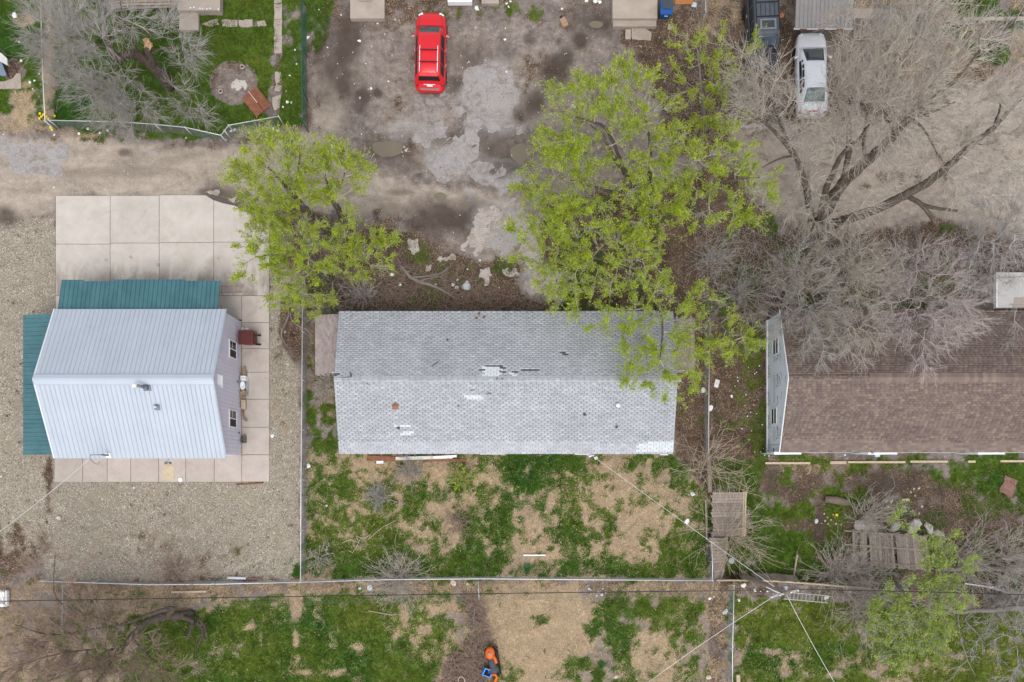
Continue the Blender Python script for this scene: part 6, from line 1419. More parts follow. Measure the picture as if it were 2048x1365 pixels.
for i, q in enumerate(([(403, 50), (418, 42), (436, 39), (439, 50), (420, 54)], [(443, 42), (455, 39), (475, 41), (475, 54), (445, 54)], [(478, 40), (505, 40), (506, 53), (490, 56), (478, 53)], [(514, 44), (530, 42), (534, 52), (516, 54)])):
    MB().prism([(p.x, p.y) for p in ragged([P(*p)[:2] for p in q], .025, 730 + i, 6)], -.1, .035).build('paving_stone', M_CONC_OLD, path2)

def block(mb, x0, y0, x1, y1, z0, z1):
    a = P(x0, y1, z1); b = P(x1, y0, z1); return mb.prism([(a.x, a.y), (b.x, a.y), (b.x, b.y), (a.x, b.y)], z0, z1)
pr = thing('concrete_porch', 'tan concrete stoop with one step at the top of the north-west lawn', 'porch', P(398, 20))
block(MB(), 354, -40, 440, 21, -.1, .55).build('landing', M_CONC_OLD, pr, bevel=.02); block(MB(), 358, 21, 397, 60, -.1, .25).build('step', M_CONC_OLD, pr, bevel=.02)
for k, (x, y) in enumerate(((381, 16), (388, 15), (405, 18), (414, 18), (420, 17), (437, 19), (400, 17))):
    MB().lathe(P(x, y, .55), [(.05, 0), (.035, .02), (.01, .03)], 6, rz=x).build('paint_chip', M_WHITE, pr)
dk = thing('wooden_deck', 'grey weathered wooden deck edge at the top left', 'deck', P(300, 5))
for k, y in enumerate((-14, -8, -2, 4, 10, 16)):
    y_ = y if k < 5 else y
    a, b = P(222, y_, .5), P(354, y_ - (3 if k else 0), .5)
    MB().tube([(a.x, a.y, .5), (b.x, b.y, .5)], .075, 4).build('board', M_WOOD_G if k % 2 else M_WOOD, dk)
for x in (232, 350): MB().box(P(x, 8, .2), (.1, .1, .5)).build('post', M_WOOD_G, dk)
pr = thing('concrete_porch', 'plain tan concrete pad at the top edge left of the red SUV', 'porch', P(735, 10))
block(MB(), 700, -40, 769, 37, -.1, .3).build('landing', M_CONC_OLD, pr, bevel=.02); block(MB(), 717, -40, 742, 1, .3, .42).build('step', M_CONC_OLD, pr, bevel=.015)
pr = thing('concrete_porch', 'wide concrete porch with front step at the top edge beside the blue bin', 'porch', P(1270, 20))
block(MB(), 1225, -40, 1315, 37, -.1, .5).build('landing', concrete('porch_concrete', (.335, .28, .225), (.41, .35, .29), (.24, .19, .14), .6), pr, bevel=.02); block(MB(), 1226, 38.5, 1313, 53, -.1, .28).build('step', M_CONC_OLD, pr, bevel=.02)
pad = thing('concrete_pad', 'cracked grey concrete slabs set in the dirt below the wide porch', 'pad', P(1275, 70))
for q in ([(1251, 60), (1262, 60), (1261, 80), (1251, 79)], [(1263, 59), (1288, 56), (1303, 66), (1301, 83), (1264, 80)], [(1336, 50), (1346, 51), (1347, 61), (1335, 60)]):
    MB().prism([(p.x, p.y) for p in ragged([P(*p)[:2] for p in q], .02, q[0][0], 5)], -.08, .05).build('slab', M_CONC_OLD, pad)
o = block(MB(), 895, -20, 944, 4, .1, .5).build('door_step', M_WHITE, None, bevel=.02); tag(o, 'white doorstep at the top edge above the red SUV', 'step')
o = thing('concrete_step', 'small grey step with a foot pipe at the top edge right of the red SUV', 'step', P(983, 0))
block(MB(), 963, -20, 998, 7, -.1, .3).build('tread', M_CONC_OLD, o, bevel=.02); MB().lathe(P(971, 14, .05), [(.09, 0), (.09, .16), (.05, .18), (.05, .1)], 12).build('drain_pipe', M_GREYMET, o, smooth=True)
wk = tag(MB().prism([P(1700, 18)[:2], P(1788, 19)[:2], P(1800, 40)[:2], P(1700, 38)[:2]], -.1, .06).build('concrete_walk', M_CONC_OLD, None, bevel=.01), 'tan concrete walk running right from the grey awning', 'walkway')
wk2 = tag(MB().prism([P(1925, 36)[:2], P(2100, 34)[:2], P(2100, 42)[:2], P(1925, 42)[:2]], -.1, .08).build('concrete_kerb', M_CONC_OLD, None, bevel=.01), 'low concrete kerb along the top right grass', 'kerb')
tag(MB().box(P(1963, 44, .06), (.42, .22, .14), rz=.02).build('concrete_block', M_CONC_OLD, None, bevel=.012), 'single tan concrete block on the grass at the top right', 'block')
pr = thing('concrete_pad', 'tan concrete pad with a soil bite at the left edge of the photo', 'pad', P(10, 170))
MB().prism([P(-60, 162)[:2], P(8, 164)[:2], P(26, 158)[:2], P(34, 148)[:2], P(42, 147)[:2], P(44, 178)[:2], P(-60, 181)[:2]], -.1, .05).build('slab', M_CONC_OLD, pr, bevel=.01)
# grey awning of the house at the top right
aw2 = thing('awning', 'flat grey ribbed metal awning at the top edge over the silver sedan', 'awning', P(1648, 20))
a, b = P(1590, 57, 2.5), P(1705, 57, 2.5); yb = P(1590, -60, 2.8).y
n = 14; wA = (b.x - a.x) / n; mA = mat('grey_awning_sheet', (.225, .212, .205), .6, .08, 2, ov=.05, stain=(.17, .155, .145), stain_amt=.4)
La = math.hypot(yb - a.y, .3); me = panel_mesh('awning_panel', wA, La, mA, .015, .03, .004)
for i in range(n): piece('awning_panel', me, frame((a.x + i * wA, a.y, 2.5), (1, 0, 0), (0, yb - a.y, .3)), aw2)
MB().box(((a.x + b.x) / 2, a.y + .02, 2.42), (b.x - a.x + .06, .05, .12)).build('fascia', M_WHITE, aw2)
for k in range(3): MB().box((a.x + .5 + k * 1.05, a.y - .012, 2.42), (.4, .02, .1)).build('rust_streak', M_RUST, aw2)
# flat concrete roof block at the right edge
fr = thing('flat_roof_shed', 'pale concrete flat roof with white edge at the right edge above the brown roof', 'shed', P(2030, 580))
block(MB(), 1994, 545, 2100, 616, -.05, 2.3).build('wall', M_CONC_OLD, fr)
a, b = P(1994, 616, 2.45), P(2110, 545, 2.45)
MB().prism([(a.x, a.y), (a.x + .9, a.y), (a.x + 1.0, a.y + .6), (b.x, a.y + .7), (b.x, b.y), (a.x, b.y)], 2.3, 2.45).build('roof_slab', concrete('roof_concrete', (.40, .39, .375), (.50, .49, .47), (.28, .26, .25), .5), fr, bevel=.015)
MB().box((a.x - .03, (a.y + b.y) / 2, 2.35), (.05, b.y - a.y, .28)).build('edge_trim', M_WHITE, fr)

# ------------------------------------------------------------------ vehicles
def car(name, label, cat, cx, cy, rot, D, paint_m, group=None):
    zg = max(gz(cx, cy), -.02) + .01
    T = Matrix.Translation((cx, cy, zg)) @ Matrix.Rotation(rot, 4, 'Z')
    th = thing(name, label, cat, (cx, cy, zg), group)
    def bld(mb, nm, m, parent=th, bevel=0, smooth=False):
        mb.v = [tuple(T @ Vector(v)) for v in mb.v]; return mb.build(nm, m, parent, bevel, smooth)
    B = np.array(D['body'])       # y, half-width, shoulder z, top z
    V = []; n = 0
    for y, hw, zs, zt in B:
        zb = .24
        half = [(0, zb), (.84 * hw, zb), (.96 * hw, zb + .08), (hw, min(.55, zs * .75)), (.99 * hw, zs * .88), (.945 * hw, zs), (.8 * hw, zs + (zt - zs) * .55), (.45 * hw, zt - (zt - zs) * .12), (0, zt)]
        ring = half + [(-x, z) for x, z in half[-2:0:-1]]
        n = len(ring); V += [(x, y, z) for x, z in ring]
    k = len(B)
    Fc = [(i * n + j, i * n + (j + 1) % n, (i + 1) * n + (j + 1) % n, (i + 1) * n + j) for i in range(k - 1) for j in range(n)]
    Fc += [tuple(range(n - 1, -1, -1)), tuple((k - 1) * n + j for j in range(n))]
    Fc = [f[::-1] for f in Fc]
    body = bld(MB().add(V, Fc), 'body', paint_m, smooth=True)
    G = np.array(D['cabin'])      # y, bottom half-width, roof half-width, roof z
    zb = D['belt']
    def cab(y): return [np.interp(y, G[:, 0], G[:, c]) for c in (1, 2, 3)]
    V = []
    for y in G[:, 0]:
        b, r, z = cab(y); z = max(z, zb + .02)
        half = [(b, zb - .06), (b * .55 + r * .45 + .015, zb + (z - zb) * .5), (r + .012, z - .05), (r - .05, z - .005), (r * .5, z + .02), (0, z + .03)]
        ring = half + [(-x, q) for x, q in half[-2::-1]]; n2 = len(ring)
        V += [(x, y, q) for x, q in ring]
    k = len(G)
    Fc = [(i * n2 + j, (i + 1) * n2 + j, (i + 1) * n2 + j + 1, i * n2 + j + 1) for i in range(k - 1) for j in range(n2 - 1)]
    Fc += [tuple(range(n2)), tuple((k - 1) * n2 + j for j in range(n2 - 1, -1, -1))]
    Fc = [f[::-1] for f in Fc]
    bld(MB().add(V, Fc), 'roof', D.get('roofmat', paint_m), smooth=True)
    def patch(ys, fn, nm, m, nu=6):
        V = []; Fc = []
        for y in ys:
            for u in np.linspace(0, 1, nu): V.append(fn(y, u))
        for i in range(len(ys) - 1):
            for j in range(nu - 1): Fc.append((i * nu + j, i * nu + j + 1, (i + 1) * nu + j + 1, (i + 1) * nu + j))
        o = bld(MB().add(V, Fc), nm, m, smooth=True)
        md = o.modifiers.new('thickness', 'SOLIDIFY'); md.thickness = .004; md.offset = 0
        return o
    def topf(inset):
        def f(y, u):
            b, r, z = cab(y); x = (u * 2 - 1) * (r - inset); q = abs(x) / max(r, .01)
            return (x, y, z + .042 - .03 * q * q - (.03 if q > .9 else 0))
        return f
    def sidef(s, t0, t1):
        def f(y, u):
            b, r, z = cab(y); t = t0 + (t1 - t0) * u; x = b * (1 - t) + r * t + .026 * math.sin(math.pi * min(1, t)) + .012
            return (s * x, y, zb + (z - zb - .05) * t)
        return f
    f0, f1 = D['windshield']; patch(np.linspace(f0, f1, 5), topf(.05), 'windshield', D['glass'], 8)
    r0, r1 = D['rear_window']; patch(np.linspace(r0, r1, 4), topf(.07), 'rear_window', D.get('rearglass', M_GLASS), 8)
    for s in (-1, 1):
        for a, b in D['side_windows']: patch(np.linspace(a, b, 4), sidef(s, .12, .86), 'side_window', M_SCREEN, 4)
        # mirror, handles
        my = D['mirror']; hw = np.interp(my, B[:, 0], B[:, 1])
        mm = bld(MB().box((s * (hw + .10), my, zb + .06), (.22, .1, .14), rz=-s * .25), 'mirror', paint_m, bevel=.03)
        bld(MB().box((s * (hw + .11), my - .055, zb + .07), (.17, .012, .1), rz=-s * .25), 'mirror_glass', M_TRIM, mm)
        for hy in D['handles']: bld(MB().box((s * (np.interp(hy, B[:, 0], B[:, 1]) + .01), hy, zb - .12), (.035, .16, .035)), 'door_handle', D['handlemat'], bevel=.008)
        for wy_ in D['wheels']:
            hw = np.interp(wy_, B[:, 0], B[:, 1]); rw = D['wheel_r']
            wc = Vector((s * (hw - .09), wy_, rw))
            ax = Vector((s, 0, 0))
            ty = MB(); ty.lathe(wc - ax * .11, [(rw * .6, 0), (rw * .96, .01), (rw, .05), (rw, .18), (rw * .96, .21), (rw * .62, .22)], 24, axis=ax)
            w_o = bld(ty, 'wheel', M_RUBBER, smooth=True)
            rm = MB(); rm.lathe(wc - ax * .02, [(rw * .3, 0), (rw * .62, .0), (rw * .62, .11), (rw * .5, .10), (rw * .12, .125), (.02, .13)], 16, axis=ax)
            bld(rm, 'rim', M_GALV, w_o, smooth=True)
            arch = MB(); pts = [(s * (hw - .02), wy_ + (rw + .06) * math.cos(t), rw + (rw + .06) * math.sin(t)) for t in np.linspace(0.1, math.pi - .1, 11)]
            arch.tube(pts, .035, 6); bld(arch, 'wheel_arch', M_BLACK if D.get('black_arch') else paint_m, smooth=True)
        # lamps
        yE = B[-1][0]; bld(MB().box((s * .62 * B[-4][1] / .9 * 1.05, B[-4][0] + .12, B[-4][2] - .04), (.3, .2, .12), rz=-s * .55), 'headlight', M_TRIM, bevel=.04)
        bld(MB().box((s * B[3][1] * .86, D['tail_y'], D['tail_z']), (.2, .1, .18), rz=s * .3), 'tail_light', mat('red_lens', (.35, .01, .012), .2, .1, 5, 0, .5), bevel=.03)
    bld(MB().box((0, D['plate_y'], D['plate_z']), (.34, .03, .16), rx=-.3), 'licence_plate', M_WHITE, bevel=.006)
    bld(MB().box((0, B[0][0] + .10, B[1][3] + .015), (1.1, .16, .03)), 'bumper_step', D.get('bumpmat', M_GREYMET), bevel=.012)
    bld(MB().box((0, B[-1][0] - .01, .5), (.8, .05, .2)), 'grille', M_BLACK, bevel=.02)
    return th, bld, body
def paint(name, c, rough=.25, coat=.6):
    t = NT(name); cc = t.mix(t.rng(t.noise(3, 5, .7), .35, .75, 0, .35), c, tuple(x * .75 + .02 for x in c)); t.surf(cc, rough, 0, .5, None, coat); return t.m
M_RED = paint('red_car_paint', (.62, .004, .012), .35, .35); M_SILV = paint('silver_car_paint', (.66, .67, .70), .35, .4); M_BLK = paint('black_car_paint', (.012, .014, .018), .3, .4)
M_WSH = mat('tinted_windshield', (.065, .085, .085), .1, .4, 3, 0, .6); M_WSH2 = mat('teal_glass', (.13, .19, .18), .12, .4, 4, 0, .6); M_WSH3 = mat('blue_glass', (.035, .055, .075), .12, .4, 4, 0, .6)
suv, bld, bd = car('red_suv', 'bright red SUV with silver roof rails parked on the dirt lot', 'car', -4.83, 25.78, R(-1.2), dict(
    body=[(-2.315, .62, .42, .46), (-2.29, .76, .56, .60), (-2.14, .85, .62, .65), (-2.09, .87, .90, .96), (-1.9, .895, .97, 1.0), (-1.4, .915, .97, 1.0), (-.6, .915, .96, 1.0), (.3, .915, .95, 1.0), (.9, .91, .94, 1.02), (1.3, .905, .92, 1.05), (1.65, .885, .89, 1.01), (1.95, .83, .83, .94), (2.15, .74, .76, .84), (2.27, .6, .66, .72), (2.315, .42, .56, .6)],
    cabin=[(-2.1, .80, .76, .98), (-2.02, .82, .71, 1.12), (-1.88, .83, .65, 1.50), (-1.72, .84, .63, 1.62), (-1.2, .85, .62, 1.67), (-.3, .85, .62, 1.69), (.3, .85, .63, 1.66), (.58, .84, .64, 1.58), (.95, .83, .69, 1.30), (1.32, .80, .74, 1.03)], belt=.98,
    windshield=(.62, 1.26), rear_window=(-2.01, -1.875), side_windows=[(-1.74, -1.18), (-1.1, -.3), (-.2, .55)], glass=M_WSH, rearglass=M_BLACK, mirror=.72, handles=(-.95, -.05), handlemat=M_GALV, wheels=(-1.38, 1.38), wheel_r=.35, tail_y=-2.1, tail_z=.85, plate_y=-2.125, plate_z=.84, bumpmat=mat('grey_bumper', (.22, .2, .19), .6)), M_RED)
for s in (-1, 1):
    for y0, y1 in ((.62, .615), (-.24, -.25), (-1.12, -1.13)): bld(MB().tube([(s * .922, y0, .35), (s * .925, y1, .6), (s * .89, y1, .95)], .009, 4), 'door_seam', M_DARK)
    bld(MB().tube([(s * .70, 1.3, 1.03), (s * .68, 1.7, 1.0), (s * .6, 2.05, .91)], .008, 4), 'hood_seam', M_DARK)
    bld(MB().tube([(s * .1, 1.27, 1.075), (s * .55, 1.1, 1.16)], .01, 4), 'wiper', M_BLACK)
for s in (-1, 1): bld(MB().tube([(s * .52, -1.72, 1.66), (s * .52, -1.64, 1.735), (s * .52, -.5, 1.76), (s * .52, -.3, 1.75), (s * .52, -.22, 1.69)], .026, 8), 'roof_rail', M_TRIM, smooth=True)
for y in (-1.2, -.5): bld(MB().box((0, y, 1.775), (1.06, .06, .03)), 'cross_bar', M_BLACK, bevel=.01)
bld(MB().box((0, -1.86, 1.60), (1.1, .2, .04), rx=.25), 'spoiler', M_RED, bevel=.012); bld(MB().box((0, -2.12, .95), (.7, .03, .03)), 'chrome_strip', M_TRIM, bevel=.006)
sed, bld, bd = car('silver_sedan', 'silver sedan with boot towards us parked under the big bare tree', 'car', 17.80, 24.45, R(1.0), dict(
    body=[(-2.47, .66, .46, .5), (-2.45, .80, .62, .66), (-2.3, .87, .72, .80), (-2.2, .88, .88, .97), (-1.8, .895, .92, 1.0), (-1.2, .90, .92, .98), (0, .90, .91, .97), (.9, .90, .90, .97), (1.35, .895, .88, .99), (1.8, .88, .84, .94), (2.1, .83, .78, .86), (2.3, .74, .68, .76), (2.42, .6, .6, .66), (2.47, .45, .52, .56)],
    cabin=[(-1.92, .76, .70, .98), (-1.55, .80, .64, 1.18), (-1.2, .82, .60, 1.36), (-.8, .83, .59, 1.42), (0, .83, .59, 1.43), (.35, .83, .6, 1.39), (.85, .82, .66, 1.18), (1.4, .78, .72, .98)], belt=.94,
    windshield=(.4, 1.3), rear_window=(-1.84, -1.18), side_windows=[(-1.3, -.6), (-.5, .55)], glass=M_GLASS, rearglass=M_WSH2, mirror=.8, handles=(-.9, .05), handlemat=M_SILV, wheels=(-1.45, 1.4), wheel_r=.33, tail_y=-2.36, tail_z=.78, plate_y=-2.46, plate_z=.7), M_SILV)
bld(MB().box((0, -2.32, .86), (.5, .06, .06)), 'brake_light', mat('red_lens', (.35, .01, .012)), bevel=.015)
blk, bld, bd = car('black_suv', 'boxy black SUV with sunroof at the top edge half hidden by bare twigs', 'car', 14.86, 26.85, R(182.5), dict(
    body=[(-2.35, .8, .5, .55), (-2.3, .86, .7, .76), (-2.2, .9, .98, 1.02), (-1.6, .92, 1.02, 1.05), (0, .92, 1.02, 1.05), (.9, .92, 1.01, 1.06), (1.15, .915, 1.0, 1.08), (1.7, .90, .98, 1.05), (2.1, .86, .93, 1.0), (2.28, .8, .82, .88), (2.35, .7, .6, .66)],
    cabin=[(-2.22, .82, .76, 1.05), (-2.15, .83, .73, 1.6), (-2.0, .84, .71, 1.76), (-1, .84, .70, 1.80), (0, .84, .70, 1.80), (.45, .84, .7, 1.77), (.62, .84, .71, 1.70), (1.15, .82, .75, 1.07)], belt=1.02,
    windshield=(.66, 1.1), rear_window=(-2.19, -2.13), side_windows=[(-2.0, -1.2), (-1.1, -.3), (-.2, .6)], glass=M_WSH3, mirror=.75, handles=(-.9, -.05), handlemat=M_GALV, wheels=(-1.4, 1.4), wheel_r=.37, tail_y=-2.25, tail_z=1.0, plate_y=-2.36, plate_z=.75, roofmat=mat('grey_black_roof', (.075, .083, .10), .45, .2, 4), black_arch=True), M_BLK)  # roof colour is a lighter blue-grey than the black body
bld(MB().box((0, .12, 1.845), (.95, .62, .02)), 'sunroof_frame', mat('grey_roof_panel', (.17, .185, .21), .4, .15, 5), bevel=.015)
sr = bld(MB().box((0, .12, 1.858), (.72, .42, .012)), 'sunroof', M_GLASS, bevel=.006)
for y in (-.32, -1.15): bld(MB().box((0, y, 1.87), (1.28, .06, .04)), 'cross_bar', M_BLACK, bevel=.01)
for x in (-.4, -.13, .13, .4): bld(MB().box((x, -.73, 1.845), (.03, .7, .015)), 'roof_rib', M_BLK)
for s in (-1, 1): bld(MB().tube([(s * .66, -1.9, 1.78), (s * .66, -1.8, 1.85), (s * .66, .3, 1.86), (s * .66, .42, 1.79)], .022, 6), 'roof_rail', M_BLACK, smooth=True)

# ------------------------------------------------------------------ chain-link fences
def chain_fence(label, pts, h=1.2, post_step=3.0, rail=M_GALV, meshmat=None, rr=.024, spacing=.085, wire=.0032, infill=True):
    W = [P(a, b, h) for a, b in pts]
    meshmat = meshmat or mat('dull_galvanised_wire', (.20, .205, .205), .6, .15, 9)
    t_ = thing('chain_link_fence', label, 'fence', (W[0].x, W[0].y, 0))
    g = [gz(w.x, w.y) for w in W]
    MB().tube([(w.x, w.y, h) for w in W], rr, 8).build('top_rail', rail, t_, smooth=True)
    seg = [(W[i + 1] - W[i]).length for i in range(len(W) - 1)]; cum = [0]
    for s in seg: cum.append(cum[-1] + s)
    def at(s):
        i = min(max(np.searchsorted(cum, s) - 1, 0), len(seg) - 1); f = (s - cum[i]) / seg[i]; q = W[i].lerp(W[i + 1], min(max(f, 0), 1)); return q
    ss = set()
    for i in range(len(seg)):
        k = max(1, round(seg[i] / post_step))
        for j in range(k + 1): ss.add(round(cum[i] + seg[i] * j / k, 2))
    for s in sorted(ss):
        q = at(s); MB().tube([(q.x, q.y, -.1), (q.x, q.y, h + .06)], .032, 8).lathe((q.x, q.y, h + .05), [(.036, 0), (.03, .03), (.008, .045)], 8).build('post', rail, t_, smooth=True)
    if infill:
        L = cum[-1]; A = []; B = []; hh = h - .02; z0 = .03
        for s in np.arange(-hh, L, spacing):
            for d in (1, -1):
                n = 3
                for j in range(n):
                    a0, a1 = j / n, (j + 1) / n
                    s0 = s + a0 * hh; s1 = s + a1 * hh
                    if s0 < 0 or s1 > L: continue
                    za, zb_ = (z0 + a0 * (hh - z0), z0 + a1 * (hh - z0)) if d > 0 else (hh - a0 * (hh - z0), hh - a1 * (hh - z0))
                    p0, p1 = at(s0), at(s1); A.append((p0.x, p0.y, za)); B.append((p1.x, p1.y, zb_))
        V, Fq = seg_mesh(np.array(A), np.array(B), np.full(len(A), wire), np.full(len(A), wire), 3)
        mesh_np('wire_mesh', V, [Fq], meshmat, t_)
    return t_
M_RAILW = mat('bright_galvanised', (.66, .68, .69), .4, .1, 5, .4)
M_GREENMESH = mat('green_coated_wire', (.03, .10, .075), .5)
chain_fence('chain-link fence between the gravel yard and the grey house', [(605, 565), (604, 760), (602, 960), (601, 1163)], 1.2, rail=M_RAILW)
chain_fence('chain-link fence along the south side of the gravel yard', [(80, 1163), (180, 1166), (300, 1170), (420, 1169), (600, 1165)], 1.15, rail=M_RAILW)
chain_fence('chain-link fence along the south side of the grey house yard', [(602, 1165), (760, 1160), (960, 1158), (1200, 1160), (1425, 1162)], 1.15, rail=M_RAILW)
chain_fence('chain-link fence between the grey house and the wrapped house', [(1420, 640), (1418, 760), (1417, 905)], 1.2, rail=M_GALV)
chain_fence('short chain-link return at the south-east corner of the yard', [(1423, 1085), (1425, 1125), (1425, 1161)], 1.15, rail=M_RAILW)
chain_fence('chain-link fence along the west side of the north-west lawn', [(81, -10), (83, 80), (86, 160), (90, 243)], 1.15, rail=M_RAILW)
chain_fence('sagging kinked chain-link fence along the alley side of the lawn', [(98, 241), (240, 244), (310, 249), (370, 255), (442, 271), (449, 262), (457, 251), (557, 233)], 1.1, rail=M_RAILW)
chain_fence('green mesh chain-link fence between the lawn and the parking lot', [(602, -10), (603, 90), (604, 180), (606, 245)], 1.3, rail=M_GREENMESH, meshmat=M_GREENMESH, spacing=.075, wire=.004)
chain_fence('chain-link fence along the west edge of the south-east lawn', [(1468, 1172), (1467, 1230), (1465, 1300), (1465, 1372)], 1.2, rail=M_RAILW, meshmat=mat('dull_wire', (.22, .25, .25), .6))
chain_fence('short chain-link fence in the weeds at the bottom left', [(125, 1174), (124, 1262)], 1.1)
chain_fence('low wire fence at the top of the straw lot', [(957, 1165), (958, 1200)], 1.0)
chain_fence('chain-link fence beside the blue bin strip at the top', [(1410, -15), (1412, 25)], 1.2)

# ------------------------------------------------------------------ wooden fences
def frame_obj(t_, nm, m, c, s, rz=0, rx=0, ry=0, bevel=.004): return MB().box(c, s, rz, rx, ry).build(nm, m, t_, bevel=bevel)
def lean_panel(label, a, b, c, d, n, z=(.1, .1, .1, .1), m=M_WOOD_G, rails=2, rail_m=M_WOOD, vert=False, missing=(), rail_at=(.15, .85), seed=1):
    """planks laid between edge a-b (start) and d-c (end); corners in px with own heights; planks run from a-d side to b-c side"""
    A, B, C, Dd = (P(*p, zz) for p, zz in zip((a, b, c, d), z)); rs = random.Random(seed)
    t_ = thing('wooden_fence', label, 'fence', (A + C) / 2 * Vector((1, 1, 0)).x if False else Vector(((A.x + C.x) / 2, (A.y + C.y) / 2, 0)))
    for i in range(n):
        if i in missing: continue
        t0, t1 = i / n, (i + 1) / n
        p0, p1 = A.lerp(Dd, t0), A.lerp(Dd, t1 - .09 / n); q0, q1 = B.lerp(C, t0), B.lerp(C, t1 - .09 / n)
        e0, e1 = rs.uniform(-.09, .06), rs.uniform(-.06, .09)
        dirv = (q0 - p0).normalized(); p0 = p0 + dirv * e0; p1 = p1 + dirv * e0; q0 = q0 + dirv * e1; q1 = q1 + dirv * e1
        w = dirv.cross((p1 - p0).normalized()); w = w if w.z > 0 else -w
        dz = w * rs.uniform(0, .012)
        V = [p0 + dz, p1 + dz, q1 + dz, q0 + dz]; V2 = [v + w * .022 for v in V]
        mb = MB().add(V + V2, ((0, 1, 2, 3), (7, 6, 5, 4), (0, 4, 5, 1), (1, 5, 6, 2), (2, 6, 7, 3), (3, 7, 4, 0)))
        mb.build('plank', m, t_)
    for k in rail_at[:rails] if rails else ():
        p, q = A.lerp(B, k), Dd.lerp(C, k); nn = (q - p).cross(B - A).normalized(); nn = nn if nn.z > 0 else -nn
        d_ = (q - p).normalized(); s_ = d_.cross(nn)
        V = []
        for e in (p - d_ * .05, q + d_ * .05):
            for sx, zz in ((-.045, .03), (.045, .03), (.045, .075), (-.045, .075)): V.append(e + s_ * sx + nn * zz)
        MB().add(V, ((0, 1, 2, 3), (7, 6, 5, 4), (0, 4, 5, 1), (1, 5, 6, 2), (2, 6, 7, 3), (3, 7, 4, 0))).build('rail', rail_m, t_)
    return t_
lean_panel('leaning wooden fence panel with horizontal-looking planks south of the grey house corner', (1424, 985), (1492, 985), (1490, 1072), (1424, 1075), 16, (.5, .12, .1, .5), M_WOOD_G, 2, M_PALEWOOD, rail_at=(.92, .98), seed=2)
lean_panel('narrow grey fence panel tilted against the chain-link corner', (1420, 1076), (1455, 1076), (1445, 1158), (1428, 1160), 13, (.9, .5, .5, .9), M_WOOD_G, 1, M_WOOD_G, rail_at=(.88,), seed=3)
lean_panel('collapsed wooden fence panel lying flat under the bare shrubs', (1690, 1060), (1690, 1130), (1862, 1142), (1852, 1072), 34, (.25, .2, .15, .2), M_WOOD_G, 3, M_WOOD, missing=(0, 1, 2, 5, 9, 20), rail_at=(.03, .42, .88), seed=4)
lean_panel('dark slanting fence panel propped beside the utility pole', (1500, 1147), (1515, 1160), (1600, 1164), (1590, 1150), 12, (.6, 1.0, 1.0, .6), mat('dark_weathered_wood', (.16, .13, .11), .9, .3, 12, ov=.2), 0, seed=5)
tf = thing('wood_fence', 'low wooden fence rail running from the corner past the utility pole', 'fence', P(1530, 1165))
for (x0, y0, x1, y1) in ((1433, 1161, 1500, 1161), (1500, 1160, 1575, 1164), (1575, 1164, 1650, 1170), (1650, 1170, 1740, 1178)):
    a, b = P(x0, y0, 1.0), P(x1, y1, 1.0); MB().tube([a, b], .05, 4).build('top_rail', M_PALEWOOD, tf)
    n = max(2, int((b - a).length / .16))
    for i in range(n):
        q = a.lerp(b, (i + .5) / n); MB().box((q.x, q.y - .05, .48), (.14, .022, .96), rz=math.atan2(b.y - a.y, b.x - a.x)).build('picket', M_WOOD_G, tf)
for (x, y, h_, lb) in ((1588, 1150, 1.6, 'lone wooden post leaning above the fence rail by the ladder'), (1475, 1355, .5, 'short pale wood stump beside the south-east lawn fence')):
    b = P(x, y); t_ = thing('wood_post', lb, 'post', (b.x, b.y, 0))
    if h_ > 1: MB().tube([(b.x, b.y, 0), (b.x + .02, b.y + 1.25, .5)], .055, 6).build('shaft', M_WOOD, t_)
    else: MB().box((b.x, b.y - .2, .12), (.22, .8, .24), rz=.05).build('shaft', M_PALEWOOD, t_, bevel=.02)
t_ = thing('timber_edge', 'old timber beam lying along the chain-link fence by the tan shrub', 'timber', P(1418, 960))
a, b = P(1417, 908, .3), P(1420, 985, .3); MB().tube([a, a.lerp(b, .5) + Vector((.02, 0, .02)), b], .12, 4).build('beam', M_WOOD, t_)
a, b = P(1412, 1000, .15), P(1414, 1080, .15); MB().tube([a, b], .06, 4).build('board', M_WOOD_G, t_)
t_ = thing('timber_edge', 'row of pale landscape timbers south of the brown house', 'timber', P(1700, 925))
for (x0, x1, y) in ((1530, 1620, 927), (1660, 1692, 926), (1695, 1810, 925), (1820, 1895, 924), (1935, 1950, 924), (2000, 2060, 923)):
    a, b = P(x0, y, .06), P(x1, y - .5, .06); MB().box((a + b) / 2, ((b - a).length, .13 if x0 != 1660 else .18, .14)).build('timber', M_PALEWOOD, t_, bevel=.012)

# ------------------------------------------------------------------ utility pole and wires
pole = thing('utility_pole', 'tall wooden utility pole leaning away at the fence corner', 'pole', P(1477, 1149))
b = P(1477, 1149); tp = Vector((b.x + .05, b.y, 8.4))
MB().tube([(b.x, b.y, -.2), (b.x + .02, b.y, 3), tp], [.19, .16, .11], 12).build('shaft', mat('pole_wood', (.21, .17, .145), .9, .3, 9, bump=.5), pole, smooth=True)
arm = MB().box(tp + Vector((0, -.08, -.5)), (1.5, .1, .12), rz=.25).build('crossarm', M_WOOD_G, pole, bevel=.01)
for dx in (-.65, -.25, .3, .65): MB().lathe(tp + Vector((dx, -.08 + dx * .25, -.44)), [(.02, 0), (.05, .03), (.03, .07), (.05, .1), (.02, .14)], 10).build('insulator', M_TRIM, arm, smooth=True)
MB().lathe(tp + Vector((.2, .16, -1.3)), [(.1, 0), (.12, .02), (.12, .5), (.08, .54)], 12).build('splice_box', M_GALV, pole, smooth=True)
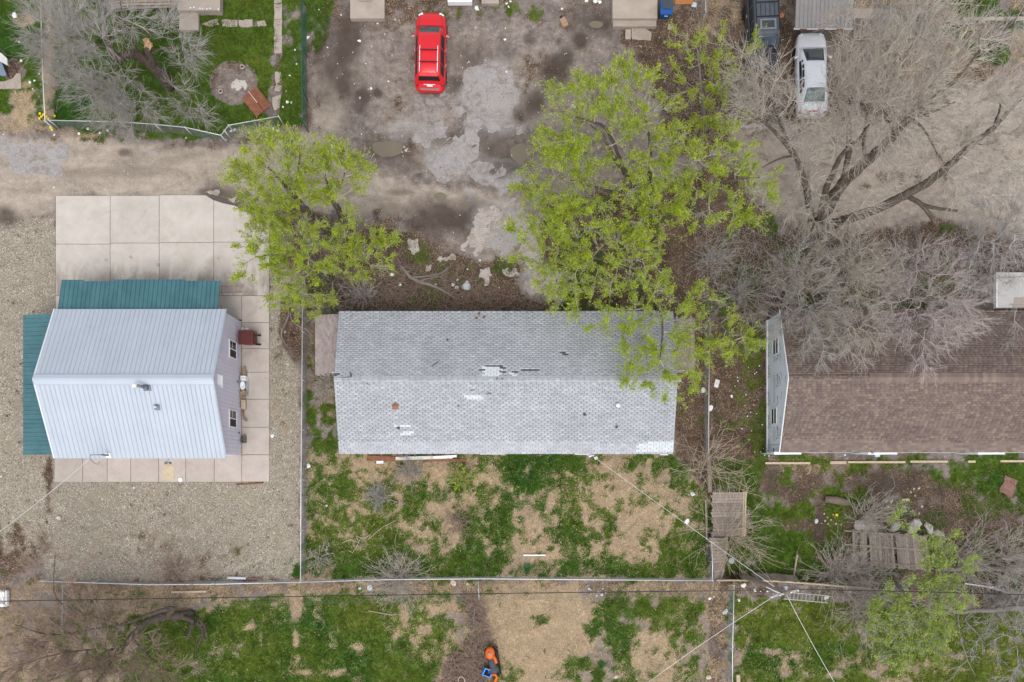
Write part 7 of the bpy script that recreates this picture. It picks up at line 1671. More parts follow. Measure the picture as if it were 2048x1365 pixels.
MB().tube([tp + Vector((-.1, -.1, -.3)), tp + Vector((-.5, .05, -.45)), tp + Vector((-.9, .25, -.5))], .02, 6).tube([tp + Vector((0, -.1, -.4)), tp + Vector((-.4, -.15, -.6)), tp + Vector((-.6, -.1, -.5))], .02, 6).build('service_loops', M_TRIM, pole, smooth=True)
def wire(label, a, b, sag, r, m, n=24):
    a, b = Vector(a), Vector(b); pts = [a.lerp(b, i / n) + Vector((0, 0, -4 * sag * (i / n) * (1 - i / n))) for i in range(n + 1)]
    o = MB().tube(pts, r, 6).build('overhead_wire', m, None, smooth=True); return tag(o, label, 'wire')
M_WIREW = mat('pale_cable', (.62, .62, .60), .6, .08, 8); M_WIREB = mat('black_cable', (.02, .02, .022), .6)
hook = P(1181, 909, 2.75)
wire('white service cable from the grey house eave to the utility pole', hook, tp + Vector((-.55, .28, -.35)), .35, .013, M_WIREW)
wire('white service cable running down-left from the pole to the bottom edge', tp + Vector((-.35, -.05, -.3)), P(1270, 1385, 5.0), .3, .013, M_WIREW)
wire('white service cable running down-right from the pole to the bottom edge', tp + Vector((.05, -.1, -.3)), P(1690, 1400, 5.0), .3, .013, M_WIREW)
wire('white service cable from the metal building mast to the left edge', mast_top + Vector((-.05, -.15, -.1)), P(-40, 1092, 5.5), .3, .013, M_WIREW)
wire('thick black cable running west from the pole along the south fence', tp + Vector((-.1, -.05, -1.6)), P(-60, 1204, 6.0), .2, .022, M_WIREB)
wire('thin grey cable running west from the pole along the south fence', tp + Vector((-.1, .02, -1.0)), P(-60, 1196, 6.6), .4, .006, mat('grey_cable', (.16, .16, .155), .6))
for k, lb in enumerate(('uppermost', 'middle', 'lowest')):
    wire('%s of three faint green-grey line wires over the south lawn' % lb, tp + Vector((-.2 + k * .2, -.05, -.3)), P(-60, 1216 + k * 5, 8.0), .3, .0035, mat('green_grey_cable', (.16, .2, .16), .6))
wire('black cable running east from the pole through the shrubs', tp + Vector((.2, 0, -1.6)), P(2110, 1192, 6.0), .25, .02, M_WIREB)
t_ = thing('service_bracket', 'small bracket with cable loops under the grey house south eave', 'bracket', hook)
MB().box(hook + Vector((.05, -.1, -.15)), (.3, .06, .1), rz=.4).build('bracket', M_TRIM, t_); MB().box(hook + Vector((.35, -.2, -.4)), (.2, .16, .16), rz=.5).build('junction_box', M_GALV, t_, bevel=.01)

# ------------------------------------------------------------------ ladders
def ladder(label, x0, y0, x1, y1, wid, n, z, m):
    a, b = P(x0, y0, z), P(x1, y1, z); d = (b - a).normalized(); s = Vector((-d.y, d.x, 0)) * wid / 2
    t_ = thing('ladder', label, 'ladder', ((a.x + b.x) / 2, (a.y + b.y) / 2, 0))
    for k in (-1, 1): MB().tube([a + s * k, b + s * k], .03, 4).build('side_rail', m, t_)
    for i in range(n):
        q = a.lerp(b, (i + .5) / n); MB().tube([q - s, q + s], .018, 6).build('rung', m, t_)
    return t_
ladder('pale aluminium ladder lying in the grass by the utility pole', 1568, 1191, 1656, 1199, .42, 11, .35, mat('dull_aluminium', (.42, .41, .38), .5, .15, 8))
ladder('short brown ladder sticking out from under the green awning', 437, 579, 485, 579, .36, 5, .6, mat('brown_ladder', (.30, .20, .175), .7))

# ------------------------------------------------------------------ things by the metal building
c = P(495, 676, .9)
ct = thing('trash_cart', 'maroon wheeled trash cart with hinged lid against the lavender wall', 'trash cart', (c.x, c.y, 0))
M_MAR = mat('maroon_plastic', (.095, .024, .022), .5, .12, 4)
MB().add([(c.x - .38, c.y - .3, .06), (c.x + .3, c.y - .3, .06), (c.x + .3, c.y + .3, .06), (c.x - .38, c.y + .3, .06), (c.x - .45, c.y - .38, 1.0), (c.x + .42, c.y - .38, 1.0), (c.x + .42, c.y + .38, 1.0), (c.x - .45, c.y + .38, 1.0)], ((3, 2, 1, 0), (4, 5, 6, 7), (0, 1, 5, 4), (1, 2, 6, 5), (2, 3, 7, 6), (3, 0, 4, 7))).build('bin', M_MAR, ct, bevel=.03)
ld = MB().box((c.x - .05, c.y, 1.05), (.88, .84, .07)).build('lid', M_MAR, ct, bevel=.03, segs=2)
MB().box((c.x - .05, c.y, 1.095), (.56, .56, .03)).build('lid_panel', M_MAR, ld, bevel=.012)
MB().tube([(c.x + .42, c.y - .34, .98), (c.x + .55, c.y - .34, 1.0), (c.x + .55, c.y + .34, 1.0), (c.x + .42, c.y + .34, .98)], .025, 8).build('handle', mat('dark_maroon', (.07, .025, .02), .6), ct, smooth=True)
for s in (-1, 1): MB().lathe((c.x + .42, c.y + s * .28 - .03, .14), [(.05, 0), (.14, .01), (.14, .06), (.05, .07)], 14, axis=Vector((0, 1, 0))).build('wheel', M_RUBBER, ct, smooth=True)
def prop(name, label, cat, mb, m, parent=None, bevel=.008, smooth=False, group=None):
    o = mb.build(name, m, None, bevel, smooth); return tag(o, label, cat, group)
p = P(489, 659, .3); t_ = thing('paint_can_pair', 'two white jugs behind the maroon trash cart', 'jugs', (p.x, p.y, .045))
for dx in (-.13, .13): MB().lathe((p.x + dx, p.y, .045), [(.1, 0), (.11, .02), (.11, .28), (.05, .34), (.05, .38)], 12).build('jug', M_WHITE, t_, smooth=True)
p = P(489, 743, .2); t_ = thing('wedge_planter', 'tan wedge-shaped planter by the lavender wall', 'planter', (p.x, p.y, .045))
MB().add([(p.x - .14, p.y - .22, .05), (p.x + .12, p.y - .22, .05), (p.x + .05, p.y + .3, .05), (p.x - .05, p.y + .3, .05), (p.x - .14, p.y - .22, .34), (p.x + .12, p.y - .22, .34), (p.x + .05, p.y + .3, .2), (p.x - .05, p.y + .3, .2)], ((3, 2, 1, 0), (4, 5, 6, 7), (0, 1, 5, 4), (1, 2, 6, 5), (2, 3, 7, 6), (3, 0, 4, 7))).build('box', mat('tan_resin', (.33, .245, .15), .8), t_, bevel=.02)
p = P(498, 747, .05); t_ = thing('garden_tool', 'small wire rack lying on the walk beside the wedge planter', 'rack', (p.x, p.y, .045))
MB().tube([(p.x, p.y - .2, .07), (p.x + .02, p.y + .25, .07)], .015, 6).tube([(p.x - .1, p.y - .05, .07), (p.x + .12, p.y - .03, .07)], .012, 6).tube([(p.x - .08, p.y - .15, .07), (p.x + .1, p.y - .14, .07)], .012, 6).build('wire', M_TRIM, t_)
p = P(486, 757, .35); t_ = thing('utility_box', 'white utility box on the walk by the lavender wall', 'box', (p.x, p.y, .045))
MB().box((p.x + .03, p.y, .25), (.32, .3, .42)).build('case', M_WHITE, t_, bevel=.02); MB().box((p.x + .03, p.y, .47), (.34, .02, .02)).build('lid_seam', M_GREYMET, t_)
p = P(485, 771, .5); t_ = thing('garden_urn', 'white oval basin standing by the lavender wall', 'basin', (p.x, p.y, .045))
MB().lathe((p.x, p.y, .045), [(.1, 0), (.12, .05), (.08, .2), (.2, .42), (.22, .46), (.17, .47), (.05, .4)], 18, sx=.75, sy=1.25).build('bowl', M_WHITE, t_, smooth=True)
p = P(487, 789, .3); t_ = thing('round_tub', 'tan round tub with curved rim leaning on the lavender wall', 'tub', (p.x, p.y, .045))
MB().lathe((p.x, p.y, .05), [(.14, 0), (.2, .18), (.24, .3), (.2, .31), (.12, .1)], 18).build('bowl', mat('tan_resin', (.33, .245, .15)), t_, smooth=True); MB().tube([(p.x - .18 + .2 * math.sin(t) * -1, p.y + .38 * math.cos(t), .4) for t in np.linspace(.2, 2.9, 10)], .03, 8).build('rim', M_TRIM, t_, smooth=True)
MB().box((p.x + .16, p.y + .35, .1), (.12, .9, .12)).build('trough', mat('blue_grey', (.30, .36, .41), .6), t_, bevel=.01)
p = P(487, 809, .3); prop('wood_crate', 'narrow tan wooden box by the lavender wall', 'crate', MB().box((p.x, p.y, .2), (.24, .55, .3)), M_PALEWOOD)
p = P(488, 836, .15); t_ = thing('clay_pots', 'small heap of tan clay pots by the lavender wall', 'pots', (p.x, p.y, .045))
for i, (dx, dy) in enumerate(((0, 0), (.08, -.14), (-.06, .16), (-.1, .34))): MB().lathe((p.x + dx, p.y + dy, .05), [(.05, 0), (.08, .12), (.085, .14), (.065, .14), (.045, .03)], 12, axis=Vector((.5 * (i % 2), .3 * (i - 1), 1))).build('pot', mat('clay', (.36, .25, .18), .8, ov=.2), t_, smooth=True)
p = P(487, 879, .2); t_ = thing('cinder_block', 'dark hollow cinder block at the foot of the lavender wall', 'block', (p.x, p.y, .045)); M_CIN = mat('cinder', (.13, .125, .11), .95, .25, 30)
for dy in (-.2, 0, .2): MB().box((p.x, p.y + dy, .15), (.26, .05, .2)).build('web', M_CIN, t_)
for dx in (-.115, .115): MB().box((p.x + dx, p.y, .15), (.04, .39, .2)).build('face', M_CIN, t_)
p = P(337, 945, .06); prop('door_mat', 'pale yellow mat on the south walk of the metal building', 'mat', MB().box((p.x, p.y, .055), (.72, .85, .015)), mat('cream_mat', (.50, .41, .27), .9, .15, 3, stain=(.6, .56, .5)))
p = P(361, 960, .08); prop('white_bowl', 'small white bowl on the south walk of the metal building', 'bowl', MB().lathe((p.x, p.y, .045), [(.06, 0), (.13, .06), (.14, .08), (.11, .07), (.03, .02)], 14), M_WHITE, smooth=True, bevel=0)
p = P(500, 968, .05); prop('rust_pipe', 'long rusty pipe lying on the gravel at the walk corner', 'pipe', MB().tube([P(472, 970, .06), P(527, 966, .06)], .04, 8), M_RUST, bevel=0, smooth=True)
prop('white_pipe', 'white pipe lying on the gravel by the south fence', 'pipe', MB().tube([P(455, 1156, .1), P(492, 1157, .1)], .08, 10), M_TRIM, bevel=0, smooth=True)
prop('rust_pipe', 'reddish pipe lying beside the white pipe by the south fence', 'pipe', MB().tube([P(494, 1158, .08), P(524, 1158, .08)], .05, 8), mat('red_brown_metal', (.30, .14, .11), .7), bevel=0, smooth=True)
prop('steel_pole', 'long grey steel rail lying against the south fence of the gravel yard', 'rail', MB().tube([P(372, 1162, .25), P(440, 1163, .3), P(520, 1166, .25)], .045, 8).tube([P(378, 1165, .15), P(500, 1166, .15)], .035, 8), M_GREYMET, bevel=0, smooth=True)
prop('lumber', 'weathered plank lying south of the gravel yard fence', 'plank', MB().box(P(378, 1184, .1), (2.1, .12, .06), rz=.02), M_PALEWOOD)
prop('rock', 'pale rock in the gravel yard near the left track', 'rock', MB().lathe(P(118, 1036, 0), [(.05, -.02), (.16, .03), (.13, .09), (.04, .12)], 8, sy=.8), mat('pale_rock', (.5, .48, .45), .9), bevel=0)
prop('cement_bag', 'white tub at the left edge in the weeds', 'tub', MB().box(P(4, 1197, .2), (.75, 1.0, .4)), M_WHITE, bevel=.08)
# soil mound with pipes
p = P(485, 135, 0); 
for (x, y, lb) in ((485, 135, 'concrete pipe collar at the upper right of the round soil bed'), (442, 184, 'concrete pipe collar at the lower left of the round soil bed')):
    p = P(x, y); prop('pipe_collar', lb, 'pipe', MB().lathe((p.x, p.y, -.02), [(.16, 0), (.15, .12), (.11, .14), (.085, .14), (.085, -.02)], 18), M_CONC_OLD, bevel=0, smooth=True); MB
    o = MB().lathe((p.x, p.y, .03), [(.08, 0), (.08, .01)], 14).build('pipe_hole', M_DARK, bpy.data.objects[-1] if False else None)
    o['label'] = 'dark opening inside the %s pipe collar of the soil bed' % ('upper' if y < 150 else 'lower'); o['category'] = 'opening'
p = P(513, 204, .15); t_ = thing('rusty_sheet', 'rusty red folded metal sheet leaning at the edge of the soil bed', 'metal sheet', (p.x, p.y, 0))
for s, lb in ((-1, 0), (1, 0)):
    m = Matrix.Translation((p.x, p.y, .17)) @ Matrix.Rotation(R(-52), 4, 'Z') @ Matrix.Translation((0, s * .29, 0)) @ Matrix.Rotation(-s * .18, 4, 'X')
    MB().box((0, 0, 0), (1.45, .56, .02), mtx=m).build('leaf', mat('red_rust_sheet', (.215, .082, .045), .7, .3, 4, stain=(.13, .05, .04)), t_)
MB().box((0, 0, 0), (.85, .025, .03), mtx=Matrix.Translation((p.x - .2, p.y + .25, .21)) @ Matrix.Rotation(R(-52), 4, 'Z')).build('hinge', M_TRIM, t_)
p = P(18, 120, .6); t_ = thing('wheelbarrow_frame', 'grey and blue play slide end at the left edge', 'slide', (p.x - .2, p.y, 0))
MB().prism([P(-20, 104, .6)[:2], P(2, 106, .6)[:2], P(14, 117, .6)[:2], P(15, 131, .6)[:2], P(-20, 112, .6)[:2]], .5, .6).build('deck', mat('pale_grey_plastic', (.52, .52, .48), .6), t_, bevel=.01)
MB().prism([P(-20, 118, .5)[:2], P(0, 120, .5)[:2], P(8, 138, .4)[:2], P(15, 152, .3)[:2], P(6, 154, .3)[:2], P(-20, 140, .4)[:2]], .3, .4).build('chute', mat('blue_grey_plastic', (.16, .20, .27), .5), t_, bevel=.02)
# blue bin, board
p = P(1333, 12, .9); t_ = thing('recycling_bin', 'blue wheeled bin with dark lid beside the wide porch', 'bin', (p.x, p.y, 0)); M_BLUE = mat('blue_plastic', (.012, .085, .30), .45, .12, 4)
MB().add([(p.x - .26, p.y - .3, .05), (p.x + .26, p.y - .3, .05), (p.x + .26, p.y + .3, .05), (p.x - .26, p.y + .3, .05), (p.x - .36, p.y - .52, .95), (p.x + .36, p.y - .52, .95), (p.x + .36, p.y + .4, 1.0), (p.x - .36, p.y + .4, 1.0)], ((3, 2, 1, 0), (4, 5, 6, 7), (0, 1, 5, 4), (1, 2, 6, 5), (2, 3, 7, 6), (3, 0, 4, 7))).build('bin', M_BLUE, t_, bevel=.03)
MB().box((p.x + .03, p.y + .12, 1.03), (.62, .72, .06)).build('lid', mat('dark_blue_grey', (.05, .065, .08), .5), t_, bevel=.03)
MB().tube([(p.x - .34, p.y - .55, .98), (p.x + .34, p.y - .55, .98)], .03, 8).build('rim', M_BLUE, t_, smooth=True); MB().box((p.x, p.y - .53, .75), (.2, .02, .05)).build('label_plate', M_TRIM, t_)
p = P(1367, 2, .1); prop('plywood_sheet', 'orange-brown plywood sheet leaning at the top edge right of the blue bin', 'plywood', MB().box((p.x, p.y + .2, .25), (1.1, .9, .03), rx=.3), mat('orange_ply', (.34, .145, .045), .8, .2, 4))
p = P(1128, 44, .1); t_ = thing('cardboard_box', 'flattened tan cardboard box on the lot near the dark wet patch', 'cardboard', (p.x, p.y, 0))
MB().box((p.x, p.y, .06), (.36, .55, .1), rz=.45).build('box', mat('cardboard', (.33, .215, .135), .9), t_, bevel=.01); MB().box((p.x - .18, p.y + .3, .1), (.2, .1, .02), rz=.9).build('flap', M_BLACK, t_)
p = P(1563, 32, .1); prop('food_package', 'small orange and white packet on the dirt right of the black SUV', 'packet', MB().box((p.x, p.y, .1), (.24, .3, .14), rz=-.5), mat('orange_packet', (.5, .16, .08), .6, .5, 12, stain=(.7, .68, .6), stain_amt=.9, stain_scale=5))
# mower and crate
p = P(984, 1325, .4); mw = thing('lawn_mower', 'orange and black ride-on mower at the bottom edge beside the brown brush', 'mower', (p.x, p.y, 0)); M_ORG = mat('orange_paint', (.62, .115, .012), .4, .12, 5)
def Q(x, y, z): v = P(x, y, z); return (v.x, v.y, v.z)
MB().lathe(Q(980, 1306, .45), [(.28, 0), (.34, .05), (.33, .2), (.22, .27), (.05, .3)], 20, sx=.85, sy=1.1).build('hood', M_ORG, mw, smooth=True)
MB().lathe(Q(979, 1308, .75), [(.09, 0), (.1, .03), (.04, .05)], 12).build('cap', mat('warm_grey', (.3, .25, .19), .6), mw, smooth=True)
MB().tube([Q(986, 1311, .62), Q(990, 1318, .6), Q(993, 1327, .58)], [.09, .1, .08], 8).build('fender', M_ORG, mw, smooth=True)
MB().lathe(Q(985, 1325, .42), [(.2, 0), (.3, .04), (.3, .16), (.2, .22)], 18, sx=.8, sy=1.35, rz=.15).build('seat', mat('dark_seat', (.05, .052, .06), .6), mw, smooth=True)
MB().lathe(Q(988, 1338, .38), [(.26, 0), (.32, .04), (.3, .18), (.15, .24)], 18).build('engine_cover', mat('dark_seat', (.05, .052, .06)), mw, smooth=True)
MB().box(Q(987, 1322, .2), (.7, 1.7, .2), rz=.15).build('deck', M_BLACK, mw, bevel=.06)
MB().tube([Q(983, 1350, .5), Q(991, 1350, .55), Q(994, 1355, .5), Q(990, 1364, .45), Q(988, 1370, .45)], .09, 8).build('rear_guard', M_ORG, mw, smooth=True)
for (x, y, r_) in ((972, 1304, .2), (991, 1302, .2), (973, 1345, .27), (998, 1342, .27)):
    v = P(x, y, .22); MB().lathe((v.x - .09, v.y, r_), [(r_ * .5, 0), (r_, .03), (r_, .15), (r_ * .5, .18)], 16, axis=Vector((1, 0, 0))).build('wheel', M_RUBBER, mw, smooth=True)
p = P(974, 1345, .5); t_ = thing('plastic_crate', 'bright blue plastic crate tipped beside the orange mower', 'crate', (p.x, p.y, 0)); M_CB = mat('bright_blue_plastic', (.035, .19, .62), .45, .1, 4)
m = Matrix.Translation((p.x, p.y, .48)) @ Matrix.Rotation(R(-25), 4, 'Z') @ Matrix.Rotation(.35, 4, 'Y')
for (c_, s_) in (((0, 0, -.13), (.5, .42, .02)), ((-.24, 0, 0), (.02, .42, .28)), ((.24, 0, 0), (.02, .42, .28)), ((0, -.2, 0), (.46, .02, .28)), ((0, .2, 0), (.46, .02, .28))):
    MB().box((0, 0, 0), s_, mtx=m @ Matrix.Translation(c_)).build('side', M_CB, t_)
for (c_, s_) in (((-.25, 0, .14), (.05, .46, .03)), ((.25, 0, .14), (.05, .46, .03)), ((0, -.21, .14), (.5, .05, .03)), ((0, .21, .14), (.5, .05, .03))): MB().box((0, 0, 0), s_, mtx=m @ Matrix.Translation(c_)).build('rim', mat('light_blue_plastic', (.12, .33, .75), .45), t_)
# bucket, stone debris, boards
p = P(1463, 1122, .35); prop('bucket', 'pale teal bucket lid beside the narrow fence panel', 'bucket', MB().lathe((p.x, p.y, 0), [(.13, 0), (.16, .34), (.175, .35), (.175, .38), (.15, .39)], 18), mat('pale_teal', (.33, .42, .40), .6), bevel=0, smooth=True)
p = P(1434, 767, .1); prop('styrofoam_tray', 'white rectangular tray with grey print right of the chain-link fence', 'tray', MB().box((p.x, p.y, .05), (.28, .48, .06), rz=-.28), mat('white_tray', (.66, .64, .61), .7, .1, 6, stain=(.25, .25, .26), stain_amt=.7, stain_scale=7), bevel=.015)
prop('metal_strip', 'thin silver slat lying in the grass in the middle of the yard', 'slat', MB().box(P(1069, 1111, .08), (1.35, .09, .03), rz=.0), M_TRIM)
prop('rusty_pole', 'rusty white-tipped pole lying on the south lawn', 'pole', MB().tube([P(737, 1222, .1), P(785, 1231, .1)], .025, 8), mat('rust_white', (.42, .33, .26), .7, .4, 20), bevel=0)
prop('grey_pole', 'grey pole lying in the brush strip above the mower', 'pole', MB().tube([P(949, 1216, .2), P(947, 1255, .2)], .045, 8), M_GREYMET, bevel=0)
t_ = thing('fascia_scrap', 'peeling white fascia boards and rusty trim fallen under the grey house south eave', 'scrap boards', P(850, 915))
MB().box(P(848, 916, .3), (3.4, .2, .06), rz=.03).build('board', mat('peeling_white', (.60, .58, .54), .8, .2, 6, stain=(.2, .11, .08), stain_amt=.9, stain_scale=2), t_)
MB().box(P(890, 914, .35), (1.4, .14, .05), rz=.06, ry=.03).build('board', M_WHITE, t_); MB().box(P(760, 925, .1), (.42, .16, .05)).build('board', M_WHITE, t_); MB().box(P(770, 918, .08), (2.2, .3, .05), rz=-.04).build('trim', M_RUST, t_); MB().box(P(890, 921, .08), (2.6, .16, .05)).build('trim', M_RUST, t_)
p = P(1675, 1000, .2); prop('log', 'short thick log lying on the grass below the brown house', 'log', MB().tube([P(1650, 999, .18), P(1672, 1001, .2), P(1696, 1006, .18)], [.2, .24, .2], 10), mat('log_bark', (.17, .13, .10), .9, .3, 8, bump=.6), bevel=0, smooth=True)
p = P(2012, 975, .1); prop('brick_pad', 'broken reddish brick pad in the grass at the right edge', 'brick pad', MB().prism([(v.x, v.y) for v in ragged([P(2010, 950)[:2], P(2034, 962)[:2], P(2022, 995)[:2], P(1998, 985)[:2]], .04, 5, 5)], -.05, .06), mat('brick_red', (.22, .12, .095), .9, .3, 9), bevel=0)
for i, (x, y, s_, lb) in enumerate(((1730, 1052, .62, 'long pale concrete rubble slab at the left above the fallen fence panel'), (1828, 1054, .55, 'large pale concrete boulder above the fallen fence panel'), (1858, 1058, .38, 'pale concrete chunk right of the large boulder'), (1878, 1068, .32, 'smaller broken concrete chunk at the right end of the fallen panel'), (1790, 1054, .4, 'pale rubble chunk between the two larger ones'))):
    rs = np.random.default_rng(800 + i); v = P(x, y, .1); pr_ = [(s_ * .7, -.1), (s_ * .95, .06), (s_ * .8, .2), (s_ * .4, .27)]
    mb = MB().lathe((v.x, v.y, 0), pr_, 11, sx=1.15, sy=.6, rz=i); mb.v = [tuple(np.array(q) + rs.normal(0, .04, 3)) for q in mb.v]
    prop('rubble', lb, 'rubble', mb, mat('pale_rubble', (.44, .41, .375), .95, .25, 5, bump=.6), bevel=0)
tl = thing('fallen_log', 'grey fallen trunk lying across the brush at the right edge', 'trunk', P(1990, 1145))
MB().tube([P(1870, 1140, .6), P(1930, 1138, .7), P(2000, 1138, .8), P(2080, 1140, .9)], [.09, .13, .15, .17], 9).build('limb', BK_GREY, tl, smooth=True)
tl = thing('fallen_log', 'second grey trunk leaning in from the right edge below the first', 'trunk', P(2000, 1180))
MB().tube([P(1960, 1172, .5), P(2000, 1178, .8), P(2048, 1188, 1.2), P(2090, 1200, 1.5)], [.1, .14, .18, .2], 9).build('limb', BK_GREY, tl, smooth=True)
prop('white_board', 'thin white board lying among the brush beside the pale green tree', 'board', MB().box(P(1962, 1172, .8), (1.9, .06, .04), rz=-.14), M_WHITE)
# snapped heartwood on the north-west tree
v = P(294, 86, 4.05); t_ = thing('splintered_wood', 'splintered orange heartwood on the snapped trunk of the north-west tree', 'stub', v)
rs = np.random.default_rng(9); mb = MB().lathe(v + Vector((0, 0, -.15)), [(.2, -.2), (.24, .05), (.2, .2), (.1, .32), (.03, .3)], 10); mb.v = [tuple(np.array(q) + rs.normal(0, .05, 3)) for q in mb.v]
M_HEART = mat('fresh_wood', (.52, .33, .19), .85, .3, 12); mb.build('core', M_HEART, t_)
for dx, dy, L_ in ((.05, -.35, .5), (-.08, -.2, .4), (.1, .1, .35)): MB().tube([v + Vector((0, 0, .1)), v + Vector((dx, dy, .1 + L_ * .2))], [.05, .01], 5).build('splinter', M_HEART, t_)

# ------------------------------------------------------------------ litter: each scrap its own object
M_LIT = [mat('white_litter', (.74, .74, .72), .6, .08, 10), mat('grey_litter', (.5, .54, .56), .6, .15, 10), mat('tan_litter', (.5, .42, .33), .8, .15, 10)]
LMESH = []
for k in range(6):
    rs = np.random.default_rng(900 + k); mb = MB(); n = 7
    V = [(.5 * math.cos(2 * math.pi * i / n) * rs.uniform(.55, 1.1), .4 * math.sin(2 * math.pi * i / n) * rs.uniform(.55, 1.1), rs.uniform(0, .15)) for i in range(n)]
    V += [(x * .85, y * .85, z + .12) for x, y, z in V] + [(rs.normal(0, .08), rs.normal(0, .08), .22 + rs.uniform(0, .2))]
    mb.add(V, [(i, (i + 1) % n, n + (i + 1) % n, n + i) for i in range(n)] + [(n + i, n + (i + 1) % n, 2 * n) for i in range(n)] + [tuple(range(n - 1, -1, -1))])
    LMESH.append([mb.mesh('litter', m_) for m_ in M_LIT])
ORD = 'first second third fourth fifth sixth seventh eighth ninth tenth eleventh twelfth thirteenth fourteenth fifteenth sixteenth seventeenth eighteenth nineteenth twentieth'.split() + ['twenty-' + w for w in 'first second third fourth fifth sixth'.split()]
def litter(name, label, group, pts, size=.16, mi=0, cat='litter', seed=0, z=0):
    rs = np.random.default_rng(seed + len(pts)); xs = [q[0] for q in pts]; ys = [q[1] for q in pts]
    ax = 1 if max(ys) - min(ys) > max(xs) - min(xs) else 0; edge = ('left', 'top')[ax]
    for nth, q in enumerate(sorted(pts, key=lambda q: q[ax])):
        s_ = (q[2] if len(q) > 2 else size) * rs.uniform(.8, 1.25); v = P(q[0], q[1], z)
        o = bpy.data.objects.new(name, LMESH[rs.integers(0, 6)][mi]); COL.objects.link(o)
        o.location = (v.x, v.y, (gz(v.x, v.y) if z == 0 else z) + .005); o.rotation_euler = (0, 0, rs.random() * 6.3); o.scale = (s_, s_, s_ * .6)
        tag(o, '%s from the %s of the %s' % (ORD[nth], edge, label), cat, group)
litter('paper_scrap', 'small white scraps in weeds beside the wrapped wall', 'scraps by the wrapped wall', [(1497, 735), (1519, 732), (1513, 745), (1476, 762), (1510, 748), (1492, 790), (1516, 800), (1508, 810), (1501, 825), (1495, 833), (1513, 828), (1484, 858), (1503, 862), (1524, 850), (1498, 880), (1509, 905), (1527, 898), (1534, 906), (1538, 912), (1529, 911), (1541, 903), (1522, 905), (1475, 755), (1470, 772), (1490, 812)], .11, seed=1)
litter('paper_scrap', 'white paper scraps along the alley-side lawn fence', 'scraps by the lawn fence', [(176, 258, .35), (200, 267, .2), (215, 262, .18), (158, 268, .22), (108, 270, .18), (372, 276, .2), (462, 262, .25), (470, 260, .25), (498, 266, .2), (532, 258, .3), (540, 264, .3), (546, 258, .22), (556, 262, .2), (575, 205, .25), (583, 206, .25), (566, 215, .2), (452, 280, .15), (503, 275, .15)], .2, seed=2)
litter('paper_scrap', 'white scraps on the grass at the far left', 'scraps on the far left grass', [(30, 30, .4), (39, 85, .2), (43, 122, .3), (78, 148, .16), (60, 165, .2), (69, 162, .18), (65, 178, .1)], .2, seed=3)
litter('paper_scrap', 'white scraps in the grass by the green fence', 'scraps by the green fence', [(616, 75, .3), (593, 128, .15), (580, 152, .15), (572, 183, .15), (638, 20, .14), (682, 30, .14), (655, 95, .12), (590, 100, .2)], .18, seed=4)
litter('paper_scrap', 'small white scraps on the parking lot dirt', 'scraps on the lot', [(719, 82, .35), (755, 47, .14), (777, 163, .14), (1010, 79, .25), (1013, 144, .16), (938, 124, .14), (922, 112, .1), (675, 128, .1), (742, 177, .2), (723, 268, .1), (1011, 57, .14), (1148, 213, .34), (925, 135, .08)], .14, seed=5)
litter('paper_scrap', 'white scraps in weeds along the lot top edge', 'scraps along the top edge', [(1013, 8, .25), (1017, 14, .2), (1021, 3, .2), (1190, 2, .4), (1200, 4, .3), (1124, 18, .2), (953, 17, .4), (1173, 2, .2), (1300, 22, .12)], .2, seed=6)
litter('paper_scrap', 'pale pebble-like bits beside the left puddle', 'pale bits by the puddle', [(808, 293, .15), (812, 300, .2), (806, 312, .12), (815, 297, .12), (804, 303, .1), (818, 303, .08)], .12, 2, seed=7)
litter('paper_scrap', 'white scraps in brush above the grey house', 'scraps in the brush pile', [(934, 564, .2), (906, 570, .35), (914, 576, .35), (915, 560, .22), (935, 539, .1), (892, 547, .08), (800, 569, .25), (815, 545, .2), (884, 576, .1), (924, 594, .1), (998, 576, .1), (871, 570, .18), (960, 521, .12), (784, 550, .3), (763, 618, .14), (1082, 605, .12)], .15, seed=8)
litter('paper_scrap', 'white scraps lying around the utility pole and ladder', 'scraps by the pole', [(1487, 1171, .35), (1521, 1183, .12), (1527, 1180, .12), (1478, 1201, .25), (1509, 1181, .25), (1535, 1183, .15), (1490, 1170, .3), (1653, 1195, .35), (1695, 1178, .25), (1700, 1183, .25), (1725, 1182, .3), (1724, 1176, .25), (1420, 1198, .3), (1453, 1222, .3), (1428, 1194, .14)], .2, seed=9)
litter('paper_scrap', 'cream rubble bits above the fallen fence panel', 'cream rubble bits', [(1822, 985, .15), (1828, 978, .2), (1838, 977, .22), (1830, 992, .18), (1773, 1002, .28), (1783, 1003, .3), (1776, 1013, .25), (1807, 1000, .3), (1814, 1000, .3), (1808, 1015, .3), (1812, 1022, .2), (1844, 1013, .2), (1838, 1028, .18), (1825, 1022, .15), (1863, 1014, .15), (1801, 1020, .14)], .2, 2, seed=10)
litter('paper_scrap', 'pale chips in the debris heap by the shrubs', 'chips in the debris heap', [(1648, 1028, .16), (1655, 1035, .14), (1662, 1040, .2), (1670, 1036, .14), (1666, 1030, .12), (1650, 1042, .14), (1656, 1048, .16), (1643, 1047, .1), (1672, 1048, .14), (1678, 1042, .12), (1660, 1052, .12), (1682, 1050, .12)], .14, 2, seed=11)
litter('paper_scrap', 'scraps in rubbish at the middle south fence', 'rubbish by the south fence', [(1178, 1178, .2), (1182, 1180, .14), (1196, 1184, .16), (1206, 1178, .14), (1203, 1190, .25), (1193, 1192, .2), (1211, 1186, .12), (1175, 1172, .1)], .16, 1, seed=12)
litter('paper_scrap', 'white bits near the gravel yard fence', 'bits by the gravel walk', [(547, 857, .14), (544, 872, .28), (617, 932, .35), (653, 1012, .22), (570, 665, .16)], .2, 0, seed=13)
